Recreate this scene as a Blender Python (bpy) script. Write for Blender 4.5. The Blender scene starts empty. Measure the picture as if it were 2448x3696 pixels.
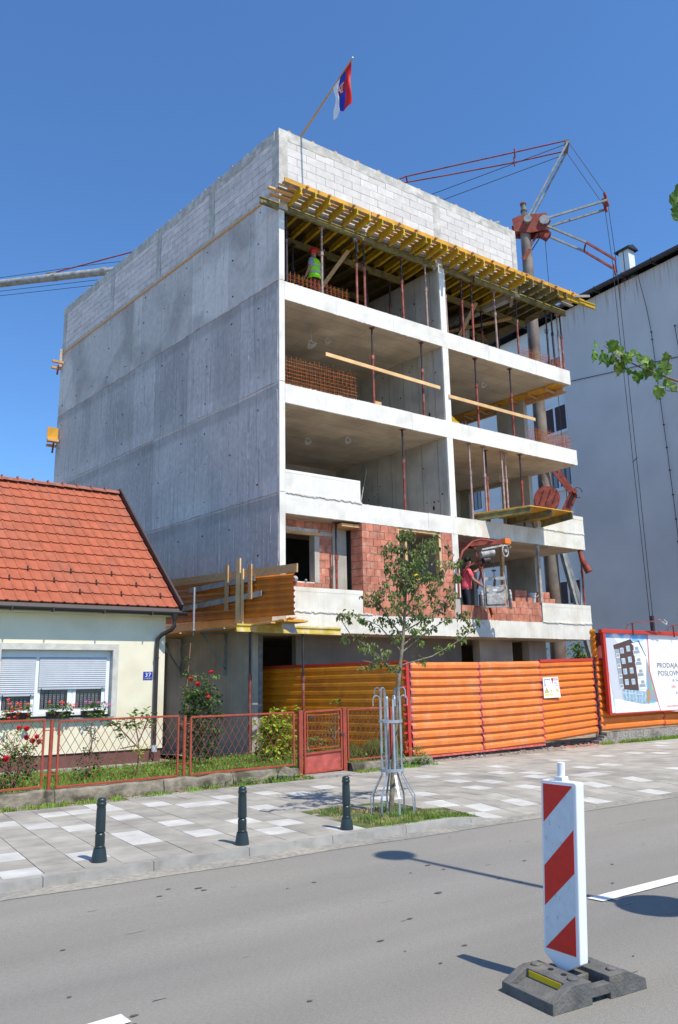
import bpy, math, random
from math import sin, cos, pi, radians, sqrt
from mathutils import Vector, Matrix, noise as mnoise
random.seed(11)
C = bpy.context.scene.collection
SC = bpy.context.scene
# ------------------------------------------------------------------ camera
cam_d = bpy.data.cameras.new('camera'); cam = bpy.data.objects.new('camera', cam_d); C.objects.link(cam)
SC.camera = cam
YAW, PITCH, ROLL = radians(55.3), radians(12.52), radians(1.09)
vd = Vector((cos(YAW)*cos(PITCH), sin(YAW)*cos(PITCH), sin(PITCH)))
rt = Vector((sin(YAW), -cos(YAW), 0)); up0 = rt.cross(vd)
Rr = rt*cos(ROLL)-up0*sin(ROLL); Uu = rt*sin(ROLL)+up0*cos(ROLL)
m3 = Matrix((Rr, Uu, -vd)).transposed()
cam.matrix_world = Matrix.Translation((0, 0, 1.7)) @ m3.to_4x4()
cam_d.sensor_fit = 'VERTICAL'; cam_d.sensor_height = 23.6; cam_d.lens = 2820/3696*23.6
cam_d.clip_start = .05; cam_d.clip_end = 2000
SC.render.resolution_x = 678; SC.render.resolution_y = 1024
# ------------------------------------------------------------------ light
SUN_EL, SUN_AZ = radians(57), radians(8.6)
w = bpy.data.worlds.new('World'); SC.world = w; w.use_nodes = True
nt = w.node_tree; bg = nt.nodes['Background']
sky = nt.nodes.new('ShaderNodeTexSky'); sky.sky_type = 'NISHITA'; sky.sun_disc = False
sky.sun_elevation = SUN_EL; sky.sun_rotation = pi-SUN_AZ; sky.altitude = 100; sky.air_density = 1.0; sky.dust_density = .3; sky.ozone_density = 2.2
tn = nt.nodes.new('ShaderNodeMix'); tn.data_type = 'RGBA'; tn.blend_type = 'MULTIPLY'; tn.inputs[0].default_value = 1; tn.inputs[7].default_value = (.60, .90, 1.19, 1)
nt.links.new(sky.outputs[0], tn.inputs[6]); nt.links.new(tn.outputs[2], bg.inputs[0]); bg.inputs[1].default_value = .15
sd = bpy.data.lights.new('sun', 'SUN'); sd.energy = 4.7; sd.angle = radians(.5); sd.color = (1, .935, .82)
so = bpy.data.objects.new('sun', sd); C.objects.link(so)
sv = Vector((sin(SUN_AZ)*cos(SUN_EL), -cos(SUN_AZ)*cos(SUN_EL), sin(SUN_EL)))
so.rotation_euler = sv.to_track_quat('Z', 'Y').to_euler(); so.location = (0, -10, 30)
SC.view_settings.view_transform = 'Standard'; SC.view_settings.look = 'None'
SC.view_settings.exposure = .22; SC.view_settings.gamma = 1
# ------------------------------------------------------------------ materials
def mat(name, col, rough=.8, var=.12, scale=3., bump=.0, bscale=30., objvar=0., metal=0., spec=.3, streak=0., streak_col=None,
        col2=None, c2scale=1., c2lo=.5, c2hi=.65, board=None, back=None, transl=0., stretch=(1, 1, 1), zgrad=None, pour=False, band=0.):
    m = bpy.data.materials.new(name); m.use_nodes = True
    n = m.node_tree.nodes; l = m.node_tree.links
    b = n['Principled BSDF']
    geo = n.new('ShaderNodeNewGeometry')
    mp = n.new('ShaderNodeMapping'); mp.inputs['Scale'].default_value = stretch
    l.new(geo.outputs['Position'], mp.inputs[0])
    def rgb(c): x = n.new('ShaderNodeRGB'); x.outputs[0].default_value = (*c, 1); return x.outputs[0]
    def noise(s, det=5, vec=None, dist=0.):
        x = n.new('ShaderNodeTexNoise'); x.inputs['Scale'].default_value = s; x.inputs['Detail'].default_value = det; x.inputs['Distortion'].default_value = dist
        l.new(vec or mp.outputs[0], x.inputs['Vector']); return x.outputs[0]
    def ramp(fac, a, bb, lo, hi):
        x = n.new('ShaderNodeMapRange'); x.clamp = True
        x.inputs[1].default_value = lo; x.inputs[2].default_value = hi; x.inputs[3].default_value = a; x.inputs[4].default_value = bb
        l.new(fac, x.inputs[0]); return x.outputs[0]
    def mix(f, a, bb, mode='MIX'):
        x = n.new('ShaderNodeMix'); x.data_type = 'RGBA'; x.blend_type = mode
        if hasattr(f, 'links'): l.new(f, x.inputs[0])
        else: x.inputs[0].default_value = f
        l.new(a, x.inputs[6]); l.new(bb, x.inputs[7]); return x.outputs[2]
    def mul(a, fac):
        x = n.new('ShaderNodeVectorMath'); x.operation = 'SCALE'; l.new(a, x.inputs[0]); l.new(fac, x.inputs['Scale']); return x.outputs[0]
    c = rgb(col)
    if col2: c = mix(ramp(noise(c2scale, 6, dist=.4), 0, 1, c2lo, c2hi), c, rgb(col2))
    if var: c = mul(c, ramp(noise(scale, 6), 1-var*1.6, 1+var*1.6, .3, .7))
    if band:   # long worn wheel tracks running along the street
        mb = n.new('ShaderNodeMapping'); mb.inputs['Scale'].default_value = (.04, 1.3, 1); l.new(geo.outputs['Position'], mb.inputs[0])
        c = mul(c, ramp(noise(1.1, 3, mb.outputs[0]), 1-band, 1+band, .35, .65))
        c = mul(c, ramp(noise(.35, 4), 1-band*.7, 1+band*.7, .35, .65))
    if objvar:
        oi = n.new('ShaderNodeObjectInfo'); c = mul(c, ramp(oi.outputs['Random'], 1-objvar, 1+objvar, 0, 1))
    if streak:
        mp2 = n.new('ShaderNodeMapping'); mp2.inputs['Scale'].default_value = (9, 9, .35); l.new(geo.outputs['Position'], mp2.inputs[0])
        sf = ramp(noise(1.6, 6, mp2.outputs[0]), 0, streak, .52, .72)
        if zgrad:
            sx_ = n.new('ShaderNodeSeparateXYZ'); l.new(geo.outputs['Position'], sx_.inputs[0]); mm = n.new('ShaderNodeMath'); mm.operation = 'MULTIPLY'
            l.new(sf, mm.inputs[0]); l.new(ramp(sx_.outputs[2], 0, 1, *zgrad), mm.inputs[1]); sf = mm.outputs[0]
        c = mix(sf, c, rgb(streak_col or (.1, .09, .08)))
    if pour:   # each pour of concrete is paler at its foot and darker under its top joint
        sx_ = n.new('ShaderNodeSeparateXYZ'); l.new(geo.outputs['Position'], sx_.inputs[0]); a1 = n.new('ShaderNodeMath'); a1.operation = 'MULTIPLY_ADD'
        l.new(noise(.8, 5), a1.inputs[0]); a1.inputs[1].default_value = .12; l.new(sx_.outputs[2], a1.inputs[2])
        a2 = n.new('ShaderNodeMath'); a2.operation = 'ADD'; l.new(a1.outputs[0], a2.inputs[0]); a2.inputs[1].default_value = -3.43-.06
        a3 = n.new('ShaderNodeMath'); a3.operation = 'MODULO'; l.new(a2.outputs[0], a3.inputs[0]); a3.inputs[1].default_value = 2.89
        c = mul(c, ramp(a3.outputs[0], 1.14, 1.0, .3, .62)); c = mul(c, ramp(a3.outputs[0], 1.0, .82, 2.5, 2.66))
    if board:
        br = n.new('ShaderNodeTexBrick'); br.inputs['Scale'].default_value = 1; br.inputs['Brick Width'].default_value = board[0]; br.inputs['Row Height'].default_value = board[1]
        br.inputs['Mortar Size'].default_value = .012; br.inputs['Mortar Smooth'].default_value = .6
        br.inputs['Color1'].default_value = (1, 1, 1, 1); br.inputs['Color2'].default_value = (.9, .9, .9, 1); br.inputs['Mortar'].default_value = (.62, .6, .58, 1)
        l.new(mp.outputs[0], br.inputs['Vector']); c = mix(1., c, br.outputs[0], 'MULTIPLY')
    l.new(c, b.inputs['Base Color'])
    b.inputs['Roughness'].default_value = rough; b.inputs['Metallic'].default_value = metal; b.inputs['Specular IOR Level'].default_value = spec
    if bump:
        bp = n.new('ShaderNodeBump'); bp.inputs['Strength'].default_value = bump; bp.inputs['Distance'].default_value = .02
        l.new(noise(bscale, 4), bp.inputs['Height']); l.new(bp.outputs[0], b.inputs['Normal'])
    if transl:
        tr = n.new('ShaderNodeBsdfTranslucent'); l.new(c, tr.inputs[0]); ms = n.new('ShaderNodeMixShader'); ms.inputs[0].default_value = transl
        out = n['Material Output']; l.new(b.outputs[0], ms.inputs[1]); l.new(tr.outputs[0], ms.inputs[2]); l.new(ms.outputs[0], out.inputs[0])
    return m
M = {}
M['asphalt'] = mat('asphalt', (.272, .254, .22), .9, .06, 70, .6, 190, band=.07, col2=(.245, .231, .208), c2scale=.5, c2lo=.4, c2hi=.7, stretch=(.5, 1.1, 1))
M['dust'] = mat('road_dust', (.34, .31, .255), .95, .14, 20, .4, 120, col2=(.25, .24, .215), c2scale=1.6, c2lo=.36, c2hi=.58)
M['paint'] = mat('road_paint', (.72, .72, .7), .7, .08, 9, .3, 150, col2=(.4, .39, .37), c2scale=18, c2lo=.62, c2hi=.8)
M['paver'] = mat('paver_grey', (.34, .318, .275), .88, .12, 3, .3, 90, objvar=.09, col2=(.25, .23, .205), c2scale=1.1, c2lo=.5, c2hi=.75)
M['paver_w'] = mat('paver_white', (.5, .49, .455), .85, .1, 4, .3, 90, objvar=.05, col2=(.47, .45, .42), c2scale=2.5, c2lo=.55, c2hi=.8)
M['bed'] = mat('paver_bed', (.25, .225, .185), .95, .15, 10, .4, 60)
M['kerb'] = mat('kerb_concrete', (.32, .305, .275), .9, .1, 6, .2, 90, objvar=.08, col2=(.24, .22, .19), c2scale=5, c2lo=.55, c2hi=.75)
M['dirt'] = mat('dirt', (.27, .22, .165), .97, .25, 3, .8, 25, col2=(.36, .33, .28), c2scale=2)
M['soil'] = mat('garden_soil', (.12, .12, .05), .97, .3, 6, .8, 30, col2=(.07, .11, .025), c2scale=2, c2lo=.35, c2hi=.6)
M['con_w'] = mat('concrete_pale', (.76, .73, .66), .85, .05, 4, .3, 40, streak=.18, streak_col=(.5, .47, .4), col2=(.63, .6, .53), c2scale=1.2, c2lo=.52, c2hi=.72)
M['con_bal'] = mat('concrete_stained', (.74, .71, .62), .88, .06, 3, .3, 40, streak=.35, streak_col=(.5, .46, .38), col2=(.62, .57, .46), c2scale=1.5, c2lo=.48, c2hi=.68)
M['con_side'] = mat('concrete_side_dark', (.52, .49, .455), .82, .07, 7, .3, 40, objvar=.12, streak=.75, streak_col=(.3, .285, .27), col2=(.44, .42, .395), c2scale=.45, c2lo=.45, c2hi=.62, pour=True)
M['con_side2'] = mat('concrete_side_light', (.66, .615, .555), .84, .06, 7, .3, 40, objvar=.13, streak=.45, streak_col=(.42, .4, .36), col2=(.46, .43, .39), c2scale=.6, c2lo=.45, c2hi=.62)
M['con_gr'] = mat('shaded_dirty_concrete', (.22, .2, .165), .9, .15, 1.3, .3, 30)  # raw dirty concrete, darkened further for the shade under the overhang
M['con_fl'] = mat('low_bounce_floor', (.34, .3, .25), .95, .15, 2)  # floor tops darkened so less sunlight bounces onto the ceilings
M['con_fl2'] = mat('dark_low_bounce_floor', (.2, .17, .13), .95, .15, 2)  # top storey floor darkened further to keep its interior dim
M['lime'] = mat('lime_streak', (.66, .64, .61), .9, .2, 8)
M['con_ceil'] = mat('concrete_ceiling', (.6, .5, .37), .85, .12, 1.2, .2, 30, board=(2.5, .5), col2=(.5, .42, .32), c2scale=.8)
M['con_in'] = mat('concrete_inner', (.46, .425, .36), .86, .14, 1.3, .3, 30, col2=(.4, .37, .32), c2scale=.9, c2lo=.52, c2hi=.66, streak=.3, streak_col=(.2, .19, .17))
M['seam'] = mat('concrete_seam', (.2, .2, .2), .9, .2, 8)
M['block'] = mat('aerated_block', (.63, .6, .56), .95, .05, 6, .2, 60, objvar=.07)
M['block_s'] = mat('aerated_block_side', (.68, .62, .57), .95, .08, 5, .35, 50, objvar=.1)
M['ring'] = mat('ring_beam_concrete', (.48, .46, .41), .9, .12, 5, .4, 40, col2=(.6, .58, .52), c2scale=3)
M['mortar'] = mat('mortar', (.33, .31, .29), .95, .12, 12, .5, 60)
M['brick'] = mat('hollow_brick', (.5, .185, .115), .9, .12, 5, .35, 60, objvar=.2, col2=(.58, .33, .25), c2scale=6, c2lo=.5, c2hi=.75)
M['brickmortar'] = mat('brick_mortar', (.66, .57, .5), .95, .2, 10, .5, 60)
M['tile'] = mat('roof_tile', (.37, .102, .053), .88, .08, 5, .2, 60, objvar=.06, col2=(.33, .105, .06), c2scale=1.3, c2lo=.45, c2hi=.7)
M['ridge'] = mat('ridge_tile', (.3, .115, .08), .9, .14, 8, .3, 50, objvar=.08)
M['brown'] = mat('brown_metal', (.05, .036, .034), .6, .08, 8, spec=.4)
M['gutter'] = mat('dark_brown_gutter', (.035, .028, .028), .35, .06, 8, spec=.5)
M['plaster'] = mat('cream_plaster', (.79, .73, .56), .92, .03, 2, .15, 90, col2=(.72, .64, .46), c2scale=.8)
M['surround'] = mat('grey_plaster_surround', (.56, .54, .49), .93, .1, 6, .4, 50)
M['plinth'] = mat('brown_plinth', (.15, .075, .065), .85, .08, 5, .15, 60)
M['white'] = mat('white_plastic', (.8, .81, .82), .35, .02, 5)
M['shut'] = mat('grey_shutter', (.47, .5, .55), .45, .03, 5)
M['glass'] = mat('window_glass', (.02, .025, .03), .06, 0, spec=.8)
M['curtain'] = mat('lace_curtain', (.3, .32, .35), .9, .25, 60)
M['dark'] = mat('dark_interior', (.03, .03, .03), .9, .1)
M['signblue'] = mat('enamel_blue', (.02, .03, .3), .25, 0, spec=.5)
M['orange'] = mat('orange_sheet', (.74, .185, .02), .5, .06, 2.5, .1, 30, spec=.45, streak=.18, streak_col=(.55, .28, .14), col2=(.6, .17, .04), c2scale=5, c2lo=.5, c2hi=.7)
M['orange_f'] = mat('faded_orange_sheet', (.72, .19, .035), .55, .07, 3, .14, 30, spec=.4, streak=.15, streak_col=(.62, .36, .24), col2=(.66, .24, .09), c2scale=4, c2lo=.5, c2hi=.7)
M['orange_s'] = mat('old_orange_sheet', (.85, .27, .012), .45, .08, 3, .08, 30, spec=.5, col2=(.66, .21, .02), c2scale=2)
M['orange_b'] = mat('rust_orange_sheet', (.56, .17, .012), .45, .1, 3, .08, 30, spec=.45, streak=.25, streak_col=(.36, .14, .04), col2=(.46, .15, .02), c2scale=2)
M['redp'] = mat('red_paint', (.5, .04, .025), .45, .06, 8, spec=.4)
M['redfade'] = mat('faded_red_paint', (.6, .14, .11), .5, .2, 10)
M['fence'] = mat('fence_red', (.33, .062, .035), .5, .1, 9, objvar=.05, spec=.35)
M['wire'] = mat('rusty_mesh', (.2, .06, .035), .7, .2, 20)
M['gatep'] = mat('gate_sheet', (.4, .085, .065), .5, .18, 6, col2=(.45, .2, .17), c2scale=14, c2lo=.6, c2hi=.75)
M['propr'] = mat('prop_red', (.26, .062, .045), .6, .25, 7, objvar=.25, col2=(.3, .2, .17), c2scale=4, c2lo=.5, c2hi=.75)
M['propl'] = mat('prop_cement_splashed', (.36, .25, .22), .75, .2, 8, objvar=.15)
M['propd'] = mat('prop_dark', (.045, .035, .04), .55, .2, 7)
M['rebar'] = mat('rebar_rust', (.48, .15, .05), .85, .35, 14, objvar=.1)
M['yel'] = mat('yellow_formwork', (.56, .36, .02), .55, .12, 5, .1, 40, objvar=.16, col2=(.34, .24, .04), c2scale=3.5, c2lo=.55, c2hi=.8)
M['yel_o'] = mat('weathered_formwork', (.24, .2, .075), .75, .2, 6, .2, 40, objvar=.15, col2=(.13, .11, .055), c2scale=3)
M['yel_p'] = mat('pale_yellow_beam', (.62, .46, .09), .7, .12, 4, .1, 40, col2=(.66, .58, .36), c2scale=4, c2lo=.5, c2hi=.7)
M['pole'] = mat('pole_wood', (.5, .3, .14), .7, .05, 2)
M['yel_d'] = mat('shade_dark_formwork', (.15, .105, .03), .8, .2, 5, .2, 40, objvar=.25, col2=(.09, .06, .03), c2scale=2.5)  # inner formwork, colour darkened to deepen the shade of the top storey
M['ply'] = mat('yellow_plywood', (.66, .33, .03), .5, .12, 3, col2=(.5, .27, .05), c2scale=2)
M['timber'] = mat('pine_timber', (.64, .37, .17), .8, .14, 2, .2, 60, objvar=.16, stretch=(1, 6, 6), col2=(.42, .24, .11), c2scale=2)
M['timber_n'] = mat('fresh_timber', (.72, .46, .22), .75, .1, 3, .1, 60, objvar=.08)
M['timber_g'] = mat('grey_timber', (.36, .32, .27), .85, .2, 5, .3, 50, objvar=.12)
M['plank_w'] = mat('pale_plank', (.52, .44, .34), .85, .15, 5, .2, 50, objvar=.2)
M['steel'] = mat('galvanised_steel', (.42, .45, .48), .5, .12, 9, metal=.5, spec=.5)
M['steel_b'] = mat('grey_painted_steel', (.26, .275, .27), .55, .2, 5, objvar=.06, col2=(.3, .16, .1), c2scale=3, c2lo=.62, c2hi=.75)
M['crane_r'] = mat('crane_red', (.26, .055, .038), .7, .25, 5, objvar=.06, col2=(.14, .06, .045), c2scale=2.5, c2lo=.55, c2hi=.75)
M['mast'] = mat('mast_steel', (.2, .165, .135), .6, .2, 2, col2=(.15, .1, .075), c2scale=1.4)
M['green'] = mat('worn_green', (.12, .25, .2), .6, .3, 7, col2=(.2, .08, .06), c2scale=4)
M['black'] = mat('black_rubber_cable', (.02, .02, .022), .6, 0)
M['nwall'] = mat('neighbour_plaster', (.68, .64, .61), .92, .04, .35, .25, 80, streak=1.0, streak_col=(.3, .18, .11), zgrad=(19.2, 20.5), col2=(.62, .59, .57), c2scale=.22, c2lo=.42, c2hi=.62)
M['nwall2'] = mat('neighbour_pale_plaster', (.72, .76, .76), .92, .04, 1, .1, 60)
M['rust'] = mat('rust_stain', (.5, .36, .28), .95, .25, 3, streak=.7, streak_col=(.52, .5, .5))
M['nwin'] = mat('dark_red_blind', (.06, .03, .03), .5, .1, 4)
M['bollard'] = mat('bollard_paint', (.018, .032, .036), .38, .1, 9, spec=.5)
M['bark'] = mat('tree_bark', (.2, .17, .12), .9, .25, 12, .5, 60)
M['twig'] = mat('reddish_twig', (.22, .12, .08), .8, .2, 20)
M['leaf'] = mat('street_tree_leaf', (.18, .24, .07), .5, .3, 3.5, transl=.3, col2=(.11, .12, .035), c2scale=5)
M['leaf_f'] = mat('maple_leaf', (.12, .23, .035), .45, .25, 60, objvar=.35, transl=.4, col2=(.19, .25, .04), c2scale=25)
M['leaf_y'] = mat('golden_leaf', (.36, .46, .045), .5, .2, 8, transl=.4, col2=(.3, .4, .04), c2scale=6, c2lo=.58, c2hi=.7)
M['leaf_d'] = mat('rose_leaf', (.06, .12, .035), .5, .3, 9, transl=.3, col2=(.12, .11, .05), c2scale=6)
M['leaf_m'] = mat('plant_leaf', (.14, .25, .05), .5, .3, 9, transl=.3)
M['heath'] = mat('heather_needles', (.1, .15, .035), .7, .3, 9, transl=.2)
M['grass'] = mat('grass_blades', (.22, .38, .05), .6, .3, 2.5, transl=.4, col2=(.3, .33, .08), c2scale=1.5, c2lo=.5, c2hi=.7)
M['straw'] = mat('dry_grass', (.36, .3, .13), .8, .3, 5, transl=.2, col2=(.13, .22, .05), c2scale=2.2, c2lo=.48, c2hi=.56)
M['flower_r'] = mat('red_petals', (.75, .02, .03), .5, .15, 30, transl=.3)
M['flower_o'] = mat('scarlet_petals', (.8, .08, .03), .5, .15, 30, transl=.3)
M['flower_p'] = mat('pink_petals', (.7, .12, .45), .5, .15, 30, transl=.3)
M['litter'] = mat('dry_leaf', (.35, .2, .1), .9, .3, 9, objvar=.2)
M['pot'] = mat('brown_planter', (.06, .035, .03), .5, .08, 8)
M['oldcon'] = mat('old_wall_concrete', (.22, .19, .145), .95, .25, 6, .9, 22, col2=(.07, .06, .04), c2scale=3, c2lo=.45, c2hi=.62)
M['gravelc'] = mat('pebbly_concrete', (.33, .3, .26), .95, .3, 25, .9, 50, col2=(.2, .18, .15), c2scale=3)
M['rubber'] = mat('recycled_rubber', (.12, .118, .112), .85, .15, 9, .4, 60, col2=(.17, .155, .13), c2scale=8, c2lo=.55, c2hi=.75)
M['reflr'] = mat('red_reflective', (.66, .02, .012), .4, .05, 25, spec=.4)
M['reflw'] = mat('white_reflective', (.62, .67, .7), .4, .04, 20, spec=.4, col2=(.4, .4, .38), c2scale=30, c2lo=.7, c2hi=.8)
M['refly'] = mat('yellow_reflective', (.75, .5, .01), .4, 0)
M['skin'] = mat('skin', (.42, .2, .13), .55, .05, 20)
M['pink'] = mat('pink_cotton', (.75, .1, .13), .85, .08, 20)
M['jeans'] = mat('dark_trousers', (.018, .022, .035), .85, .2, 20)
M['hair'] = mat('dark_grey_hair', (.03, .028, .028), .8, .2, 60)
M['hiviz'] = mat('hi_vis_yellow', (.35, .85, .02), .7, .05, 20)
M['refl'] = mat('reflective_tape', (.45, .47, .47), .4, .05, 20)
M['shirt'] = mat('grey_shirt', (.3, .32, .37), .85, .05, 20)
M['maroon'] = mat('maroon_trousers', (.16, .03, .028), .85, .1, 20)
M['helmet'] = mat('red_helmet', (.6, .02, .015), .3, .03, 20, spec=.5)
M['cement'] = mat('cement_caked_metal', (.42, .41, .38), .85, .2, 12, .5, 40, col2=(.3, .28, .25), c2scale=6)
M['bucket'] = mat('grey_bucket', (.5, .52, .53), .5, .08, 10)
M['wcable'] = mat('white_cable', (.62, .63, .62), .5, .05)
M['bill_w'] = mat('billboard_white', (.78, .79, .8), .4, .01)
M['bill_sky'] = mat('printed_sky', (.16, .45, .8), .4, 0, col2=(.75, .82, .9), c2scale=2.2, c2lo=.48, c2hi=.6)
M['bill_d'] = mat('printed_dark_brown', (.095, .06, .055), .4, .03)
M['bill_g'] = mat('printed_pale_grey', (.55, .57, .62), .4, .03)
M['bill_g2'] = mat('printed_mid_grey', (.3, .34, .38), .4, .03)
M['bill_gl'] = mat('printed_glass', (.28, .42, .52), .4, .2, 10)
M['bill_t'] = mat('printed_text', (.07, .075, .1), .4, 0)
M['bill_r'] = mat('printed_red', (.75, .12, .07), .4, 0)
M['bill_b'] = mat('printed_tan', (.42, .27, .14), .4, 0)
M['bill_gr'] = mat('printed_green', (.2, .6, .2), .4, 0)
M['sg_b'] = mat('sign_violet_blue', (.1, .09, .45), .4, 0)
M['sg_y'] = mat('sign_yellow', (.85, .75, .1), .4, 0)
M['cloth_w'] = mat('flag_white', (.75, .77, .8), .6, .03, transl=.35)
M['cloth_b'] = mat('flag_blue', (.02, .05, .4), .6, .03, transl=.3)
M['cloth_r'] = mat('flag_red', (.65, .02, .02), .6, .03, transl=.3)
M['gold'] = mat('flag_gold', (.6, .4, .1), .6, .03)
# ------------------------------------------------------------------ mesh helpers
ORG = {}
class MB:
    def __init__(s): s.v = []; s.f = []; s.m = []
    def face(s, pts, mi=0):
        b = len(s.v); s.v += [tuple(p) for p in pts]; s.f.append(tuple(range(b, b+len(pts)))); s.m.append(mi)
    def grid8(s, P, mi=0):   # 8 corners: bottom 4 ccw, top 4 ccw
        b = len(s.v); s.v += [tuple(p) for p in P]
        for q in ((3, 2, 1, 0), (4, 5, 6, 7), (0, 1, 5, 4), (1, 2, 6, 5), (2, 3, 7, 6), (3, 0, 4, 7)): s.f.append(tuple(b+i for i in q)); s.m.append(mi)
    def box(s, x0, y0, z0, x1, y1, z1, mi=0):
        s.grid8([(x0, y0, z0), (x1, y0, z0), (x1, y1, z0), (x0, y1, z0), (x0, y0, z1), (x1, y0, z1), (x1, y1, z1), (x0, y1, z1)], mi)
    def prism(s, poly, z0, z1, mi=0):
        b = len(s.v); n = len(poly)
        z0f = z0 if callable(z0) else (lambda x, y: z0); z1f = z1 if callable(z1) else (lambda x, y: z1)
        s.v += [(x, y, z0f(x, y)) for x, y in poly]+[(x, y, z1f(x, y)) for x, y in poly]
        s.f.append(tuple(b+i for i in reversed(range(n)))); s.f.append(tuple(b+n+i for i in range(n))); s.m += [mi, mi]
        for i in range(n): j = (i+1) % n; s.f.append((b+i, b+j, b+n+j, b+n+i)); s.m.append(mi)
    def extr(s, poly, vec, mi=0):
        b = len(s.v); n = len(poly); V = Vector(vec)
        s.v += [tuple(p) for p in poly]+[tuple(Vector(p)+V) for p in poly]
        s.f.append(tuple(b+i for i in reversed(range(n)))); s.f.append(tuple(b+n+i for i in range(n))); s.m += [mi, mi]
        for i in range(n): j = (i+1) % n; s.f.append((b+i, b+j, b+n+j, b+n+i)); s.m.append(mi)
    def beam(s, p, q, w, h, mi=0, upv=(0, 0, 1)):
        p = Vector(p); q = Vector(q); d = (q-p).normalized(); u = Vector(upv)
        if abs(d.dot(u)) > .98: u = Vector((0, 1, 0)) if abs(d.y) < .9 else Vector((1, 0, 0))
        r = d.cross(u).normalized(); u = r.cross(d).normalized(); r *= w/2; u *= h/2
        s.grid8([p-r-u, p+r-u, q+r-u, q-r-u, p-r+u, p+r+u, q+r+u, q-r+u], mi)
    def ibeam(s, p, q, w=.08, h=.2, mi=0):
        p = Vector(p); q = Vector(q); k = Vector((0, 0, h/2-.02))
        s.beam(p+k, q+k, w, .04, mi); s.beam(p-k, q-k, w, .04, mi); s.beam(p, q, w*.38, h-.08, mi)
    def tube(s, pts, r, n=8, mi=0, cap=True):
        pts = [Vector(p) for p in pts]; rs = r if isinstance(r, (list, tuple)) else [r]*len(pts)
        b = len(s.v); prev = None
        for i, p in enumerate(pts):
            d = (pts[min(i+1, len(pts)-1)]-pts[max(i-1, 0)]).normalized()
            if prev is None:
                a = Vector((0, 0, 1)) if abs(d.z) < .9 else Vector((1, 0, 0)); x = d.cross(a).normalized()
            else: x = (prev-d*prev.dot(d)).normalized()
            prev = x; y = d.cross(x)
            for k in range(n): t = 2*pi*k/n; s.v.append(tuple(p+(x*cos(t)+y*sin(t))*rs[i]))
        for i in range(len(pts)-1):
            for k in range(n): k2 = (k+1) % n; s.f.append((b+i*n+k, b+i*n+k2, b+(i+1)*n+k2, b+(i+1)*n+k)); s.m.append(mi)
        if cap:
            s.f.append(tuple(b+k for k in reversed(range(n)))); e = b+(len(pts)-1)*n; s.f.append(tuple(e+k for k in range(n))); s.m += [mi, mi]
    def lathe(s, cx, cy, prof, n=20, mi=0):
        b = len(s.v)
        for r, z in prof:
            for k in range(n): t = 2*pi*k/n; s.v.append((cx+r*cos(t), cy+r*sin(t), z))
        for i in range(len(prof)-1):
            for k in range(n): k2 = (k+1) % n; s.f.append((b+i*n+k, b+i*n+k2, b+(i+1)*n+k2, b+(i+1)*n+k)); s.m.append(mi)
        s.f.append(tuple(b+k for k in reversed(range(n)))); e = b+(len(prof)-1)*n; s.f.append(tuple(e+k for k in range(n))); s.m += [mi, mi]
    def ball(s, c, r, n=8, mi=0, sq=(1, 1, 1)):
        b = len(s.v); c = Vector(c); h = n//2+1
        for i in range(h+1):
            a = pi*i/h
            for k in range(n): t = 2*pi*k/n; s.v.append((c.x+r*sq[0]*sin(a)*cos(t), c.y+r*sq[1]*sin(a)*sin(t), c.z+r*sq[2]*cos(a)))
        for i in range(h):
            for k in range(n): k2 = (k+1) % n; s.f.append((b+i*n+k, b+(i+1)*n+k, b+(i+1)*n+k2, b+i*n+k2)); s.m.append(mi)
    def mesh(s, name, mats, off=(0, 0, 0), smooth=None):
        me = bpy.data.meshes.new(name)
        if off != (0, 0, 0): s.v = [(a-off[0], b-off[1], c-off[2]) for a, b, c in s.v]
        me.from_pydata(s.v, [], s.f)
        mats = mats if isinstance(mats, (list, tuple)) else [mats]
        for m in mats: me.materials.append(M[m] if isinstance(m, str) else m)
        if len(mats) > 1: me.polygons.foreach_set('material_index', s.m)
        if smooth:
            me.polygons.foreach_set('use_smooth', [True]*len(me.polygons))
            me.update(); me.set_sharp_from_angle(angle=radians(smooth))
        me.update(); return me
    def build(s, name, mats, parent=None, smooth=None, bevel=0, label=None, kind=None):
        off = ORG.get(parent.name, (0, 0, 0)) if parent else (0, 0, 0)
        o = bpy.data.objects.new(name, s.mesh(name, mats, off, smooth)); C.objects.link(o)
        if parent: o.parent = parent
        ORG[o.name] = off
        if label: o['label'] = label
        if kind: o['kind'] = kind
        if bevel:
            bm = o.modifiers.new('bevel', 'BEVEL'); bm.width = bevel; bm.segments = 2; bm.limit_method = 'ANGLE'
        return o
def tag(o, label, cat, group=None, kind=None):
    if label: o['label'] = label
    if cat: o['category'] = cat
    if group: o['group'] = group
    if kind: o['kind'] = kind
    return o
def thing(name, label, cat, loc, group=None):
    o = bpy.data.objects.new(name, None); C.objects.link(o); o.location = loc; o.empty_display_size = .2
    ORG[o.name] = tuple(loc); return tag(o, label, cat, group)
def struct(name, mb, mats, **k):
    o = mb.build(name, mats, None, **k); o['kind'] = 'structure'; return o
def inst(name, me, parent, loc, rot=None):
    o = bpy.data.objects.new(name, me); C.objects.link(o); o.parent = parent
    off = ORG.get(parent.name, (0, 0, 0)); o.location = (loc[0]-off[0], loc[1]-off[1], loc[2]-off[2])
    if rot is not None: o.rotation_euler = rot
    return o
def dup(root, loc, label=None, group=None, rot=None, scale=None):
    r = root.copy(); C.objects.link(r); r.location = loc
    if rot is not None: r.rotation_euler = rot
    if scale is not None: r.scale = scale
    if label: r['label'] = label
    if group: r['group'] = group
    for ch in list(root.children):
        c = ch.copy(); C.objects.link(c); c.parent = r
        for g in list(ch.children): d = g.copy(); C.objects.link(d); d.parent = c
    return r
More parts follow.
